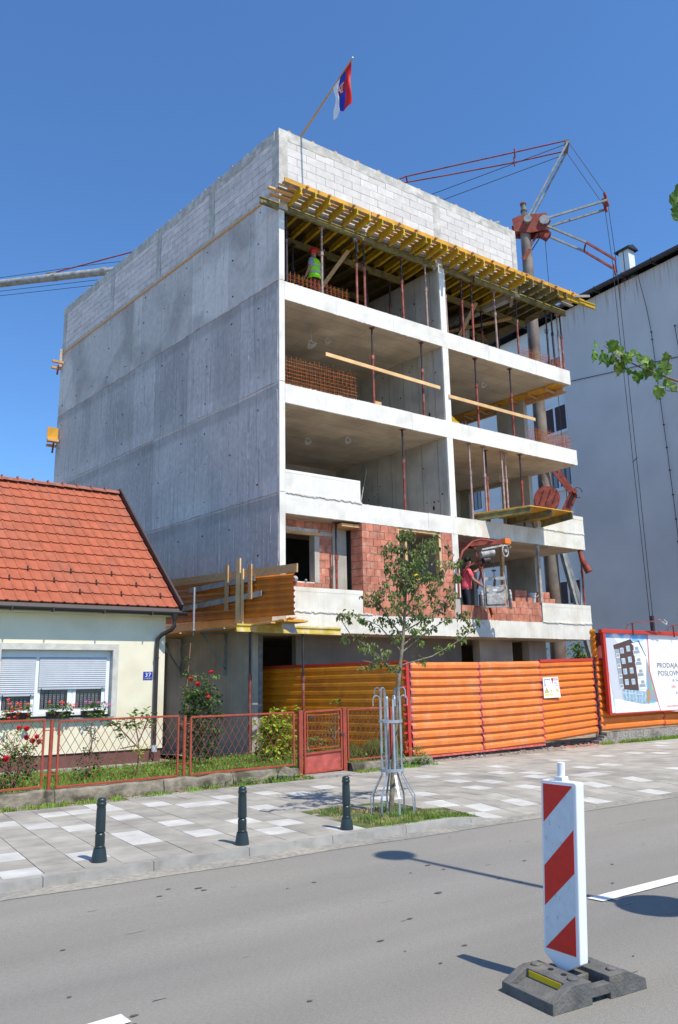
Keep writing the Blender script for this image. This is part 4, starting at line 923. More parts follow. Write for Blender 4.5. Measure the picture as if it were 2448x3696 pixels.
# ------------------------------------------------------------------ yellow platform on the right
pf = thing('loading_platform', 'yellow plywood loading platform on three beams sticking out of the third storey', 'platform', (18.5, 15.5, 6.5))
P0, P1, P2, P3 = (16.2, YF+.3, 6.62), (17.1, 15.0, 6.70), (19.1, 15.05, 6.74), (18.9, YF+.3, 6.62)
b = MB(); b.grid8([Vector(P0)-Vector((0, 0, .03)), Vector(P1)-Vector((0, 0, .03)), Vector(P2)-Vector((0, 0, .03)), Vector(P3)-Vector((0, 0, .03)), P0, P1, P2, P3]); b.build('deck', 'ply', pf)
for t in (.02, .5, .97):
    A = Vector(P0).lerp(Vector(P3), t); B = Vector(P1).lerp(Vector(P2), t); z = Vector((0, 0, .13)); b = MB(); b.ibeam(A-z, B-z, .08, .2); b.build('beam', 'yel_o', pf)
# ------------------------------------------------------------------ corrugated sheets
def corr(pA, pB, z0, z1, mats, nseg=10, pitch=.187, dep=.044, ends=.05, dent=0, z0b=None, z1b=None, out=1):
    pA = Vector((*pA, 0)); pB = Vector((*pB, 0)); d = (pB-pA); L = d.length; d.normalize(); n = Vector((d.y, -d.x, 0))*out
    z0b = z0 if z0b is None else z0b; z1b = z1 if z1b is None else z1b
    N = round((z1-z0)/pitch); pr = []
    for i in range(N):
        for f, h in ((0, 0), (.20, 0), (.28, 1), (.68, 1)): pr.append(((i+f)/N, h*dep))
    pr.append((1, 0))
    ts = [0, ends/L]+[(ends+(L-2*ends)*k/nseg)/L for k in range(1, nseg)]+[1-ends/L, 1]
    g = MB(); sd_ = rnd(0, 99)
    def P(t, f, h):
        zz0 = z0+(z0b-z0)*t; zz1 = z1+(z1b-z1)*t; z = zz0+(zz1-zz0)*f
        w_ = (mnoise.noise(Vector((t*L*1.3+sd_, f*2.2, 0)))*dent + mnoise.noise(Vector((t*L*4+sd_, f*8, 3)))*dent*.25) if dent else 0
        p = pA+d*(t*L)+n*(h+w_); return (p.x, p.y, z+(w_*.4))
    nb_ = len(pr); 
    for t in ts: g.v += [P(t, f, h) for f, h in pr]
    for i in range(len(ts)-1):
        for k in range(nb_-1): g.f.append((i*nb_+k, (i+1)*nb_+k, (i+1)*nb_+k+1, i*nb_+k+1)); g.m.append(1 if i in (0, len(ts)-2) else 0)
    return g
ba = thing('protective_barrier', 'corrugated orange barrier with timber posts on the side scaffold above the house roof', 'barrier', (8.7, 16, 3.1))
def BX(y, o=0): return 8.72-TAN8*(y-YF)-o
g = corr((BX(20.6), 20.6), (BX(14.65), 14.65), 3.42, 4.52, ['orange_b', 'redp'], 8, .16, .034, .03, 0, 3.22, 4.14, out=1); g.build('corrugated_sheet', ['orange_b', 'redp'], ba)
b = MB(); b.beam((BX(20.4, .05), 20.4, 4.5), (BX(14.5, .05), 14.5, 4.24), .04, .19); b.build('top_board', 'timber', ba)
for y, z0, z1, w_, m in ((17.1, 3.5, 4.62, .12, 'timber'), (16.62, 3.12, 4.72, .16, 'timber_n'), (16.45, 3.12, 4.45, .07, 'timber_n'), (16.15, 3.7, 4.52, .12, 'timber')):
    b = MB(); b.beam((BX(y, .10), y, z0), (BX(y, .10), y, z1), .04, w_, upv=(.14, -1, 0)); b.build('upright', m, ba)
for y0, y1, z0, z1 in ((18.8, 16.0, 4.17, 4.18), (19.2, 15.75, 3.72, 3.80)):
    b = MB(); b.beam((BX(y0, .07), y0, z0), (BX(y1, .07), y1, z1), .03, .13); b.build('rail', 'timber_g', ba)
b = MB(); b.tube([(BX(18.5, .12), 18.5, 3.0), (BX(18.5, .12), 18.5, 4.22)], .03, 8); b.build('steel_post', 'steel', ba)
dk = thing('side_scaffold', 'cantilevered plywood walkway with steel brackets on the side wall under the orange barrier', 'scaffold', (8.9, 17, 3))
b = MB(); b.prism([(BX(14.9, .1), 14.9), (9.45, 14.95), (9.42, YF-.05), (SX(9.39, 22), 22), (BX(22, .1), 22)], 3.10, 3.14); b.build('deck', 'ply', dk)
for k in range(4):
    y0 = 15.2+k*1.9; b = MB(); b.beam((BX(y0, .16)+.05*k % .1, y0, 3.09), (BX(y0+1.8, .12), y0+1.8, 3.08+.02*k), .12, .03); b.build('edge_plank', 'timber_g' if k % 2 else 'timber', dk)
b = MB(); b.ibeam((8.19, YF-.14, 3.025), (11.05, YF-.14, 3.0), .08, .18); b.build('edge_beam', 'yel_p', dk)
b = MB(); b.beam((8.95, 15.3, 3.17), (9.65, 15.55, 3.2), .12, .03); b.beam((9.1, 15.0, 3.2), (9.35, 15.9, 3.18), .14, .03); b.build('loose_plank', 'timber', dk)
for y in (18.3, 20.4):
    b = MB(); b.beam((SX(9.36, y), y, 2.0), (SX(9.36, y), y, 3.06), .05, .05); b.beam((SX(9.36, y), y, 2.15), (BX(y, -.02), y, 3.02), .05, .05); b.beam((SX(9.36, y), y, 3.05), (BX(y, .05), y, 3.05), .05, .05); b.build('bracket', 'steel_b', dk)
b = MB()
for i in range(6):
    for j in range(4):
        P = lambda u, v: (9.0+u*.38+v*.0, 15.42-.03*sin(v*5+u*3)-.12*v, 3.14-.30*v*(.6+.4*u)+.02*sin(u*9))
        u0, u1, v0, v1 = i/6, (i+1)/6, j/4, (j+1)/4; b.face([P(u0, v0), P(u1, v0), P(u1, v1), P(u0, v1)])
tag(b.build('hanging_sheet', 'shut', smooth=60), 'grey plastic sheet hanging over the yellow beam below the barrier end', 'sheet')
# back side scaffolds on far left edge of building
for i, (z, m, lab) in enumerate(((14.0, 'timber_g', 'timber outrigger sticking out high on the far left edge of the building'), (10.8, 'ply', 'yellow board and timber outrigger lower on the far left edge of the building'))):
    t = thing('side_outrigger', lab, 'outrigger', (7.4, 29.9, z)); x = SX(9.41, YB)
    b = MB(); b.box(x-.42, 29.5, z+.18, x, 29.6, z+.27); b.box(x-.35, 29.9, z+.08, x+.1, 30.0, z+.17); b.build('beam', 'timber', t)
    b = MB()
    if i: b.box(x-.42, 29.6, z+.15, x-.02, 29.64, z+.75)
    else: b.box(x-.12, 29.7, z+.1, x-.02, 29.74, z+.85)
    b.build('board', m, t)
    b = MB(); b.beam((x-.15, 29.8, z-.2), (x-.12, 29.8, z+.2), .06, .06); b.build('bracket', 'crane_r', t)
# ------------------------------------------------------------------ people
def body(name, J, E, m, parent, sub=2, root=0):
    off = ORG[parent.name]; me = bpy.data.meshes.new(name); me.from_pydata([(j[0]-off[0], j[1]-off[1], j[2]-off[2]) for j in J], E, [])
    o = bpy.data.objects.new(name, me); C.objects.link(o); md = o.modifiers.new('skin', 'SKIN'); md.use_smooth_shade = True
    for i, j in enumerate(J): v = me.skin_vertices[0].data[i]; v.radius = (j[3], j[4] if len(j) > 4 else j[3]); v.use_root = (i == root)
    s2 = o.modifiers.new('sub', 'SUBSURF'); s2.levels = sub; s2.render_levels = sub
    dg = bpy.context.evaluated_depsgraph_get(); dg.update(); nm = bpy.data.meshes.new_from_object(o.evaluated_get(dg)); bpy.data.objects.remove(o)
    nm.name = name; nm.materials.clear(); nm.materials.append(M[m]); r = bpy.data.objects.new(name, nm); C.objects.link(r); r.parent = parent; ORG[r.name] = off; return r
def person(lab, loc, fwd, arms, clothes, lean=0.):
    F = Vector((cos(fwd), sin(fwd), 0)); S = Vector((F.y, -F.x, 0)); t = thing('person', lab, 'person', loc); O = Vector(loc)
    def P(f, s, z): return O+F*(f+lean*max(0, z-.9))+S*s+Vector((0, 0, z))
    def J(p, *r): return (p.x, p.y, p.z, *r)
    ar = [[P(*a) for a in side] for side in arms]
    Jn = [J(P(0, 0, .95), .15, .13), J(P(0, 0, 1.15), .145, .12), J(P(0, 0, 1.38), .17, .12), J(P(0, 0, 1.5), .07), J(P(.02, 0, 1.58), .058), J(P(.03, 0, 1.66), .088, .08), J(P(.03, 0, 1.76), .082, .078)]
    E = [(0, 1), (1, 2), (2, 3), (3, 4), (4, 5), (5, 6)]
    for k, sgn in enumerate((-1, 1)):
        b0 = len(Jn); Jn += [J(P(0, sgn*.18, 1.42), .062), J(ar[k][0], .048), J(ar[k][1], .036), J(ar[k][2], .034, .02)]; E += [(2, b0), (b0, b0+1), (b0+1, b0+2), (b0+2, b0+3)]
        b1 = len(Jn); Jn += [J(P(0, sgn*.10, .86), .085), J(P(.03, sgn*.12, .48), .06), J(P(0, sgn*.13, .1), .045), J(P(.13, sgn*.14, .05), .04, .035)]; E += [(0, b1), (b1, b1+1), (b1+1, b1+2), (b1+2, b1+3)]
    bo = body('body', Jn, E, 'skin', t)
    b = MB()   # face: nose, eyes, ears; fingers
    b.ball(P(.125, 0, 1.70), .018, 6, sq=(1, 1, 1.4)); b.ball(P(.02, .088, 1.70), .022, 6, sq=(.8, .6, 1.3)); b.ball(P(.02, -.088, 1.70), .022, 6, sq=(.8, .6, 1.3)); b.build('nose_and_ears', 'skin', t, smooth=60)
    b = MB(); b.ball(P(.108, .032, 1.73), .011, 6); b.ball(P(.108, -.032, 1.73), .011, 6); b.tube([P(.11, -.025, 1.655), P(.118, 0, 1.652), P(.11, .025, 1.655)], .005, 4); b.build('eyes_and_mouth', 'hair', t)
    for k in range(2):
        d = (ar[k][2]-ar[k][1]).normalized(); q = d.cross(Vector((0, 0, 1)));
        if q.length < .1: q = d.cross(F)
        q.normalize(); u = q.cross(d); b = MB()
        for i in range(4):
            s0 = ar[k][2]+q*(-.024+i*.016); L = (.055, .065, .062, .048)[i]; b.tube([s0, s0+d*L*.6, s0+d*L*.95-u*.02], [.008, .0078, .006], 6)
        b.tube([ar[k][2]-q*.03-d*.03, ar[k][2]-q*.05+d*.01, ar[k][2]-q*.045+d*.035-u*.01], [.009, .009, .007], 6); b.build('fingers', 'skin', t, smooth=60)
    g_ = .018
    top, trs = clothes
    Jt = [J(P(0, 0, .86), .20, .19), J(P(0, 0, .98), .195, .19), J(P(0, 0, 1.15), .19, .18), J(P(0, 0, 1.38), .175+g_, .135), J(P(0, 0, 1.475), .085, .085)]; Et = [(0, 1), (1, 2), (2, 3), (3, 4)]
    for k, sgn in enumerate((-1, 1)):
        b0 = len(Jt); sh = P(0, sgn*.18, 1.42); Jt += [J(sh, .085), J(sh.lerp(ar[k][0], .82), .072)]; Et += [(3, b0), (b0, b0+1)]
    body('shirt', Jt, Et, top, t)
    Jt = [J(P(0, 0, .97), .15, .135), J(P(0, 0, .88), .155, .14)]; Et = [(0, 1)]
    for k, sgn in enumerate((-1, 1)):
        b0 = len(Jt); Jt += [J(P(0, sgn*.10, .80), .1), J(P(.03, sgn*.12, .48), .078), J(P(0, sgn*.13, .1), .068)]; Et += [(1, b0), (b0, b0+1), (b0+1, b0+2)]
    body('trousers', Jt, Et, trs, t)
    b = MB()
    for sgn in (-1, 1): b.beam(P(-.09, sgn*.135, .045), P(.19, sgn*.145, .04), .10, .08)
    b.build('shoes', 'black', t, bevel=.015); return t, P, F, S
w1, P, F, S = person('worker in a pink T-shirt and dark trousers reaching up to the orange hoist', (15.85, 16.52, 3.45), radians(-25),
    [((.22, -.26, 1.36), (.42, -.30, 1.50), (.48, -.30, 1.57)), ((.12, .27, 1.15), (.36, .26, 1.0), (.43, .24, .96))], ('pink', 'jeans'), .12)
b = MB(); b.ball(P(-.0, 0, 1.775), .108, 12, sq=(1, .9, .8)); b.build('hair', 'hair', w1, smooth=80)
b = MB(); b.ball(P(.165, 0, 1.3), .05, 8, sq=(.5, 1, 1.4)); b.build('shirt_print', 'shirt', w1)
w2p, P, F, S = person('worker with a red helmet and yellow hi-vis vest seen from behind on the top storey', (11.05, 16.95, 12.09), radians(115),
    [((.0, -.27, 1.14), (.12, -.27, .92), (.16, -.27, .86)), ((.02, .27, 1.14), (.14, .27, .93), (.18, .27, .87))], ('shirt', 'maroon'))
b = MB(); b.ball(P(.02, 0, 1.775), .125, 12, sq=(1.1, 1, .85)); b.lathe(P(.02, 0, 0).x, P(.02, 0, 0).y, [(.14, P(0, 0, 1.745).z), (.15, P(0, 0, 1.755).z)], 14); b.build('helmet', 'helmet', w2p, smooth=60)
def ringbody(name, zs, m):
    b = MB(); n = 18; b0 = 0
    for z, rx, ry in zs:
        for k in range(n):
            a = 2*pi*k/n; b.v.append(tuple(P(ry*sin(a), rx*cos(a), z)))
    for i in range(len(zs)-1):
        for k in range(n): k2 = (k+1) % n; b.f.append((i*n+k, i*n+k2, (i+1)*n+k2, (i+1)*n+k)); b.m.append(0)
    return b.build(name, m, w2p, smooth=60)
ringbody('vest', [(.84, .235, .19), (.95, .22, .18), (1.15, .212, .175), (1.35, .215, .172), (1.45, .17, .14), (1.5, .1, .09)], 'hiviz')
ringbody('vest_tape', [(1.0, .228, .186), (1.055, .224, .184)], 'refl'); ringbody('vest_tape', [(1.19, .219, .181), (1.245, .219, .181)], 'refl')
# ------------------------------------------------------------------ hoist and skip
ho = thing('material_hoist', 'orange tubular hoist with a grey winch motor beside the worker in pink', 'hoist', (15.9, 16.1, 3.45))
b = MB(); b.tube([(15.08, 16.0, 4.0), (15.10, 16.0, 4.9), (15.3, 15.98, 5.35), (15.7, 15.95, 5.66), (16.0, 15.93, 5.74), (16.5, 15.9, 5.72)], .032, 8)
b.tube([(15.3, 16.5, 3.9), (15.35, 16.5, 5.3), (15.5, 16.5, 5.62), (15.9, 16.45, 5.68)], .03, 8); b.tube([(16.3, 16.9, 5.7), (15.95, 16.15, 5.5), (16.05, 16.1, 4.9), (16.45, 16.1, 3.6)], .03, 8); b.tube([(16.9, 16.6, 5.6), (16.5, 16.5, 4.9), (16.3, 16.5, 4.4)], .03, 8); b.tube([(15.7, 16.3, 4.95), (16.2, 16.1, 5.2)], .02, 6); b.build('frame', 'crane_r', ho, smooth=60)
b = MB(); b.beam((15.3, 16.7, 5.62), (16.78, 15.72, 5.70), .1, .13); b.build('boom', 'crane_r', ho)
b = MB(); b.box(16.68, 15.64, 5.64, 16.92, 15.84, 5.80); b.build('boom_end', 'orange', ho)
b = MB(); b.beam((16.0, 15.95, 5.44), (16.62, 15.72, 5.58), .12, .05); b.tube([(16.0, 15.98, 5.3), (16.4, 15.85, 5.38)], .1, 12); b.build('winch', 'cement', ho, smooth=50)
b = MB(); b.tube([(16.05, 15.95, 5.12), (16.25, 15.9, 5.15)], .09, 12); b.build('motor', 'propd', ho, smooth=50)
b = MB()
for a in range(14):
    t0, t1 = 2*pi*a/14, 2*pi*(a+1)/14; b.tube([(16.68+.12*cos(t0), 15.66, 5.42+.17*sin(t0)), (16.68+.12*cos(t1), 15.66, 5.42+.17*sin(t1))], .022, 6)
b.tube([(16.68, 15.62, 5.42), (16.68, 15.75, 5.42)], .05, 8); b.tube([(16.6, 15.62, 5.55), (16.8, 15.6, 5.6), (16.86, 15.6, 5.54), (16.8, 15.6, 5.5)], .01, 5); b.build('pulley', 'cement', ho, smooth=50)
b = MB(); b.beam((17.35, 16.5, 3.45), (17.42, 16.5, 5.86), .1, .1); b.build('timber_post', 'timber', ho)
HY2 = 15.6
SKM = Matrix.Translation((16.1, HY2, 0)) @ Matrix.Rotation(radians(-40), 4, 'Z') @ Matrix.Diagonal((.74, .8, 1, 1)) @ Matrix.Translation((-16.1, -HY2, 0))
def sk(b): b.v = [tuple(SKM @ Vector(p)) for p in b.v]; return b
ct = thing('concrete_skip', 'grey cement-caked two-wheeled skip hanging from the hoist cable before the low brick wall', 'skip', (16.1, HY2, 3.7))
b = MB(); b.tube([(16.12, HY2+.05, 5.3), (16.10, HY2, 4.86)], .007, 5); b.ball((16.10, HY2, 4.80), .07, 8, sq=(1, 1, .45)); b.tube([(16.10, HY2, 4.78), (16.10, HY2, 4.64)], .012, 5); b.tube([(16.06, HY2, 4.64), (16.10, HY2, 4.55), (16.15, HY2, 4.64)], .01, 5); b.build('hook', 'propd', ct)
b = MB(); b.tube([(16.12, HY2, 4.55), (16.12, HY2+.05, 4.28)], .035, 6); b.build('sling', 'propd', ct)
b = MB()
for x, s in ((15.70, -1), (16.52, 1)):
    b.tube([(x+.03*s*0, HY2-.02, 3.72), (x, HY2-.02, 4.36)], .028, 6); b.tube([(x, HY2+.05, 4.3), (x-.05*s, HY2+.12, 4.75)], .022, 6)
b.beam((15.72, HY2+.1, 4.58), (16.48, HY2+.1, 4.58), .03, .09); b.beam((15.70, HY2-.05, 3.78), (16.52, HY2-.05, 3.78), .05, .05)
b.tube([(15.70, HY2-.06, 4.3), (15.8, HY2-.16, 4.34), (15.95, HY2-.16, 4.33)], .018, 5); b.tube([(16.52, HY2-.06, 4.3), (16.45, HY2-.16, 4.36), (16.25, HY2-.16, 4.34)], .018, 5); sk(b).build('frame', 'cement', ct)
b = MB(); n = 10; pr = [(-.06, 4.34), (-.07, 4.16), (-.10, 4.06), (-.10, 3.84), (-.04, 3.80), (.15, 3.80), (.26, 3.9), (.3, 4.05), (.26, 4.22), (.1, 4.34)]
b.extr([(15.77, HY2+y, z) for y, z in pr], (.68, 0, 0)); sk(b).build('tub', 'cement', ct, smooth=30)
b = MB(); b.box(16.0, HY2-.075, 4.2, 16.16, HY2-.065, 4.27); sk(b).build('label_plate', 'bill_w', ct)
for x in (15.60, 16.66):
    b = MB(); n = 16
    for a in range(n):
        t0, t1 = 2*pi*a/n, 2*pi*(a+1)/n; b.tube([(x, HY2+.1+.24*cos(t0), 3.98+.24*sin(t0)), (x, HY2+.1+.24*cos(t1), 3.98+.24*sin(t1))], .045, 6)
    wl = sk(b).build('wheel', 'cement', ct, smooth=70); b = MB(); b.tube([(x-.03, HY2+.1, 3.98), (x+.03, HY2+.1, 3.98)], .16, 12); sk(b).build('rim', 'steel_b', wl)
# bricks and bucket on the ledge
nst = 0
for bx, by, nx, nz, lab in ((18.0, 16.62, 3, 2, 'left'), (19.05, 16.62, 3, 2, 'right')):
    for r in range(nz):
        for q in range(nx - (1 if r and nx > 2 else 0)):
            nst += 1; x0 = bx+q*.26+(.02 if r else 0); b = MB(); z0 = 4.07+r*.2; b.box(x0, by, z0, x0+.245, by+.3, z0+.19)
            for hh in range(3): b.box(x0+.03+hh*.07, by-.001, z0+.02, x0+.04+hh*.07, by, z0+.17)
            tag(b.build('loose_brick', 'brick', bevel=.004), f'loose red brick in the {lab} pile by the bucket, {"lower" if r == 0 else "upper"} row, {ords[q]} from left', 'brick', 'loose bricks piled behind the low brick wall')
b = MB(); b.box(17.9, 16.55, 4.03, 19.9, 16.95, 4.065); tag(b.build('brick_plank', 'timber_g'), 'grey plank under the loose bricks and the bucket', 'plank')
b = MB(); b.beam((18.1, 17.1, 4.07), (18.14, 17.1, 4.85), .1, .03); tag(b.build('upright_board', 'plank_w'), 'short pale board standing behind the left pile of bricks', 'board')
bu = thing('bucket', 'grey plastic bucket between the two piles of loose bricks', 'bucket', (18.85, 16.75, 4.07))
b = MB(); b.lathe(18.87, 16.75, [(.12, 4.07), (.155, 4.38), (.165, 4.38), (.165, 4.41), (.15, 4.41), (.15, 4.36)], 18); b.build('pail', 'bucket', bu, smooth=40)
b = MB(); b.tube([(18.87+.16*cos(t*pi/8), 16.6, 4.37-.1*sin(t*pi/8)) for t in range(9)], .005, 5); b.build('handle', 'steel', bu)
b = MB(); b.beam((18.58, YF-.02, 4.06), (18.60, YF-.02, 5.85), .09, .08); tag(b.build('timber_prop', 'timber_g'), 'grey timber post at the right end of the low brick wall', 'post')
b = MB(); b.lathe(13.75, YF+.05, [(.10, 4.44), (.12, 4.5), (.11, 4.57), (.05, 4.62), (.0, 4.63)], 12); tag(b.build('yellow_helmet', 'refly', smooth=50), 'bright yellow helmet on the sill of the brick window opening', 'helmet')
b = MB()
for k in range(8): b.ball((9.72+rnd(0, .9), 16.6+rnd(0, .1), 4.29+rnd(0, .04)), rnd(.03, .09), 6)
tag(b.build('cement_lumps', 'cement'), 'lumps of cement and debris on the sill of the dark left opening', 'debris', kind='stuff')
b = MB(); b.tube([(20.72, 16.22, 5.84), (20.74, 16.15, 5.5), (20.83, 16.0, 5.12)], [.06, .09, .12], 12, cap=True); tag(b.build('debris_chute', 'crane_r', smooth=50), 'short red plastic chute tube hanging at the right end of the brick storey', 'chute')
b = MB(); b.tube([(20.8, 16.4, 4.05), (20.82, 16.35, 5.0)], .03, 6); tag(b.build('short_pole', 'steel'), 'short pale pole beside the thin red prop on the right parapet', 'pole')
# ------------------------------------------------------------------ flag
fg = thing('flag', 'red blue and white national flag hanging from a slanted wooden pole on the roof corner', 'flag', (10.11, YF, 16.7))
PA, PB = Vector((10.11, YF+.05, 16.66)), Vector((10.48, 14.13, 17.87))
b = MB(); b.tube([PA-(PB-PA)*.1, PA, PB], [.032, .032, .022], 8)
ps = b.build('pole', 'pole', fg, smooth=60)
b = MB(); b.ball(PB+Vector((.02, 0, .04)), .035, 8); b.build('finial', 'steel', fg)
# cloth: hoist runs down the pole, free side hangs straight down in folds
D = (PA-PB).normalized()
U = [0, .25, .5, .75, 1]
def cloth(u, v):  # u along hoist 0..1 (tip to low), v along the fly 0..1, hanging down
    hl = .80; a = PB+D*(.03+u*hl)
    xs_ = [0, .30, .62, .80, 1.0]
    x = a.x+(.0 if v < .001 else 0)
    k = min(1, v*2.5); q = .03*sin(u*12.0+2.2+v*1.0)*k
    px = a.x+q+.015*sin(v*9+u*4)
    py = a.y+.06*cos(u*9+v*3)*k+(.10-.1*u)*v
    pz_ = a.z-v*(1.30-.34*u)-.025*sin(u*9)*v
    return (px, py, pz_)
NU, NV = 24, 26
for nm, u0, u1, m in (('red_stripe', 0, .34, 'cloth_r'), ('blue_stripe', .34, .62, 'cloth_b'), ('white_stripe', .62, 1, 'cloth_w')):
    b = MB(); n = 12
    for i in range(n):
        for j in range(NV):
            a0, a1 = u0+(u1-u0)*i/n, u0+(u1-u0)*(i+1)/n; b.face([cloth(a0, j/NV), cloth(a1, j/NV), cloth(a1, (j+1)/NV), cloth(a0, (j+1)/NV)])
    b.build(nm, m, fg)
def emblem(name, uc, vc, ru, rv, m, off):
    b = MB(); n = 14; c = cloth(uc, vc)
    pts = [cloth(uc+ru*cos(2*pi*k/n), vc+rv*sin(2*pi*k/n)*(1 if sin(2*pi*k/n) < 0 else 1.15)) for k in range(n)]
    cc = (c[0], c[1]-off, c[2]); pts = [(p[0], p[1]-off, p[2]) for p in pts]
    for k in range(n): b.face([cc, pts[k], pts[(k+1) % n]])
    b.build(name, m, fg)
emblem('coat_of_arms', .5, .36, .17, .13, 'cloth_r', .012); emblem('coat_of_arms', .5, .36, .14, .105, 'cloth_w', .018); emblem('coat_of_arms', .5, .36, .09, .065, 'cloth_r', .024); emblem('crown', .29, .36, .05, .06, 'gold', .014); emblem('shield_cross', .5, .36, .03, .05, 'cloth_w', .030)
# ------------------------------------------------------------------ crane
cr = thing('tower_crane', 'old red and grey tower crane with a long jib passing behind the building', 'crane', (22.6, 19, 0))
K = .70711
def CP(t, z, s=0): return Vector((22.6+K*t+K*s, 19-K*t+K*s, z))
b = MB(); b.tube([CP(0, 0), CP(0, 9), CP(0, 14), CP(0, 19.5)], [.29, .25, .23, .2], 18); b.build('mast', 'mast', cr, smooth=50)
b = MB()
b = None
for z in (4.4, 8.8, 13.2, 17.8): b = MB(); b.tube([CP(0, z), CP(0, z+.05)], .262-.004*(z-4.4), 18); b.build('mast_collar', 'mast', cr)
b = MB(); b.tube([CP(0, 19.9), CP(0, 20.75)], .11, 12); b.build('slip_ring', 'green', cr, smooth=50)
for z in (20.15, 20.4, 20.72): b = MB(); b.tube([CP(0, z), CP(0, z+.07)], .13, 12); b.build('slip_ring_band', 'crane_r', cr)
b = MB()
for s in (-.26, .26): b.extr([CP(-.45, 19.45, s), CP(-.5, 20.0, s), CP(-.2, 20.12, s), CP(.85, 20.1, s), CP(1.0, 19.7, s), CP(.8, 19.35, s), CP(.2, 19.3, s)], (.03, .03, 0))
b.beam(CP(-.35, 19.7), CP(.7, 19.75), .4, .35); b.beam(CP(.6, 19.4, 0), CP(.9, 19.15, 0), .3, .3); b.build('slewing_head', 'crane_r', cr)
b = MB(); b.tube([CP(.1, 19.85, -.42), CP(.1, 19.85, .3)], .16, 14); b.tube([CP(.75, 19.75, -.36), CP(.75, 19.75, .3)], .2, 16); b.build('sheaves', 'steel_b', cr, smooth=50)
b = MB(); b.beam(CP(-.2, 18.3, -.1), CP(.55, 19.4, -.1), .05, .08); b.beam(CP(-.15, 18.15, -.2), CP(.1, 18.6, -.2), .05, .14); b.build('lower_link', 'crane_r', cr)
b = MB(); b.tube([CP(.6, 19.3, .1), CP(.0, 18.4, .1)], .02, 5); b.tube([CP(.75, 19.3), CP(.75, 8)], .012, 5); b.build('hoist_rope', 'black', cr)
for s in (-.33, .33):
    b = MB(); b.beam(CP(.15, 20.0, s), CP(1.95, 23.15, s), .075, .075); b.build('apex_strut', 'steel_b', cr)
    b = MB(); b.beam(CP(.85, 19.8, s), CP(3.2, 20.28, s), .07, .08); b.build('upper_back_strut', 'steel_b', cr)
    b = MB(); b.beam(CP(.85, 19.45, s), CP(2.25, 18.55, s), .07, .08); b.build('lower_back_strut', 'steel_b', cr)
    b = MB(); b.beam(CP(2.25, 18.55, s), CP(3.3, 17.65, s), .06, .08); b.build('strut_end', 'crane_r', cr)
    b = MB(); b.tube([CP(1.9, 23.2, s), CP(-.2, 22.98, s), CP(-3.0, 22.75, s*.8), CP(-4.7, 22.62, s*.6)], .028, 6); b.build('pendant_bar', 'crane_r', cr)
    b = MB(); b.beam(CP(-.2, 22.75, s*.8), CP(-.2, 23.2, s*.8), .03, .05); b.build('pendant_joint', 'crane_r', cr)
    b = MB(); b.tube([CP(1.95, 23.1, s), CP(3.2, 20.45, s)], .013, 5); b.tube([CP(3.22, 20.2, s), CP(3.3, 17.7, s)], .013, 5); b.tube([CP(1.9, 23.05, s), CP(-3.4, 21.6, s), CP(-9, 20.2, s)], .014, 5); b.tube([CP(3.29+s*.22, 17.4), CP(3.29+s*.2, 9.7), CP(3.29+s*.15, 3.4)], .013, 5); b.build('stay_rope', 'black', cr)
b = MB(); b.beam(CP(1.9, 23.15, -.36), CP(1.9, 23.15, .36), .16, .16); b.build('apex_head', 'mast', cr)
b = MB(); b.beam(CP(3.2, 20.28, -.28), CP(3.2, 20.28, .28), .08, .1); b.beam(CP(3.25, 20.1, -.2), CP(3.15, 20.7, -.2), .06, .1); b.beam(CP(3.25, 20.1, .2), CP(3.15, 20.7, .2), .06, .1); b.build('strut_head', 'crane_r', cr)
b = MB(); b.beam(CP(2.25, 18.55, -.22), CP(2.25, 18.55, .22), .05, .07); b.beam(CP(3.3, 17.75, -.2), CP(3.32, 17.25, -.1), .05, .1); b.beam(CP(3.3, 17.75, .2), CP(3.32, 17.25, .1), .05, .1); b.build('rope_shackle', 'crane_r', cr)
b = MB(); b.beam(CP(3.2, 9.58), CP(3.38, 9.74), .03, .04); b.build('rope_spreader', 'propd', cr)
b = MB(); b.tube([CP(3.3, 3.9), CP(3.3, 3.0)], .08, 8); b.build('rope_block', 'propd', cr)
b = MB(); b.tube([CP(-4.7, 22.62, -.22), CP(-4.7, 22.62, .22)], .03, 6); b.tube([CP(-4.7, 22.62, -.2), CP(-5.6, 22.5, 0)], .03, 6); b.tube([CP(-4.7, 22.62, .2), CP(-5.6, 22.5, 0), CP(-17.0, 20.8, 0), CP(-20.9, 20.22, 0)], .03, 6); b.build('pendant_bar', 'crane_r', cr)
b = MB(); b.tube([CP(-1, 19.95), CP(-18.3, 19.97)], .16, 12); b.tube([CP(-22.0, 20), CP(-26, 20.0)], .17, 12); b.tube([CP(-18.5, 19.98), CP(-22.0, 20.0)], .17, 12); b.build('jib', 'steel_b', cr, smooth=50)
for q in (-18.4, -20.8): b = MB(); b.tube([CP(q-.12, 20), CP(q+.12, 20)], .19, 12); b.build('jib_joint', 'steel_b', cr)
b = MB(); b.beam(CP(-20.6, 20.17), CP(-21.2, 20.22), .12, .08); b.build('jib_lug', 'mast', cr)
b = MB(); b.tube([CP(-2, 19.6), CP(-26, 19.62)], .012, 5); b.tube([CP(-2, 19.3), CP(-26, 19.4)], .012, 5); b.tube([CP(-2, 20.25), CP(-19, 20.4), CP(-26, 20.25)], .012, 5); b.build('trolley_rope', 'black', cr)
b = MB(); n = 14
b.extr([CP(.0+.47*cos(2*pi*k/n), 8.3+.47*sin(2*pi*k/n), -.45) for k in range(n)], tuple(CP(0, 0, .6)-CP(0, 0, 0))); b.build('winch_drum', 'crane_r', cr)
b = MB()
for k in range(9): b.beam(CP(-.3+.08*k, 8.1+.2*(k % 3), -.47), CP(-.26+.08*k, 8.2+.2*(k % 3), -.47), .015, .03)
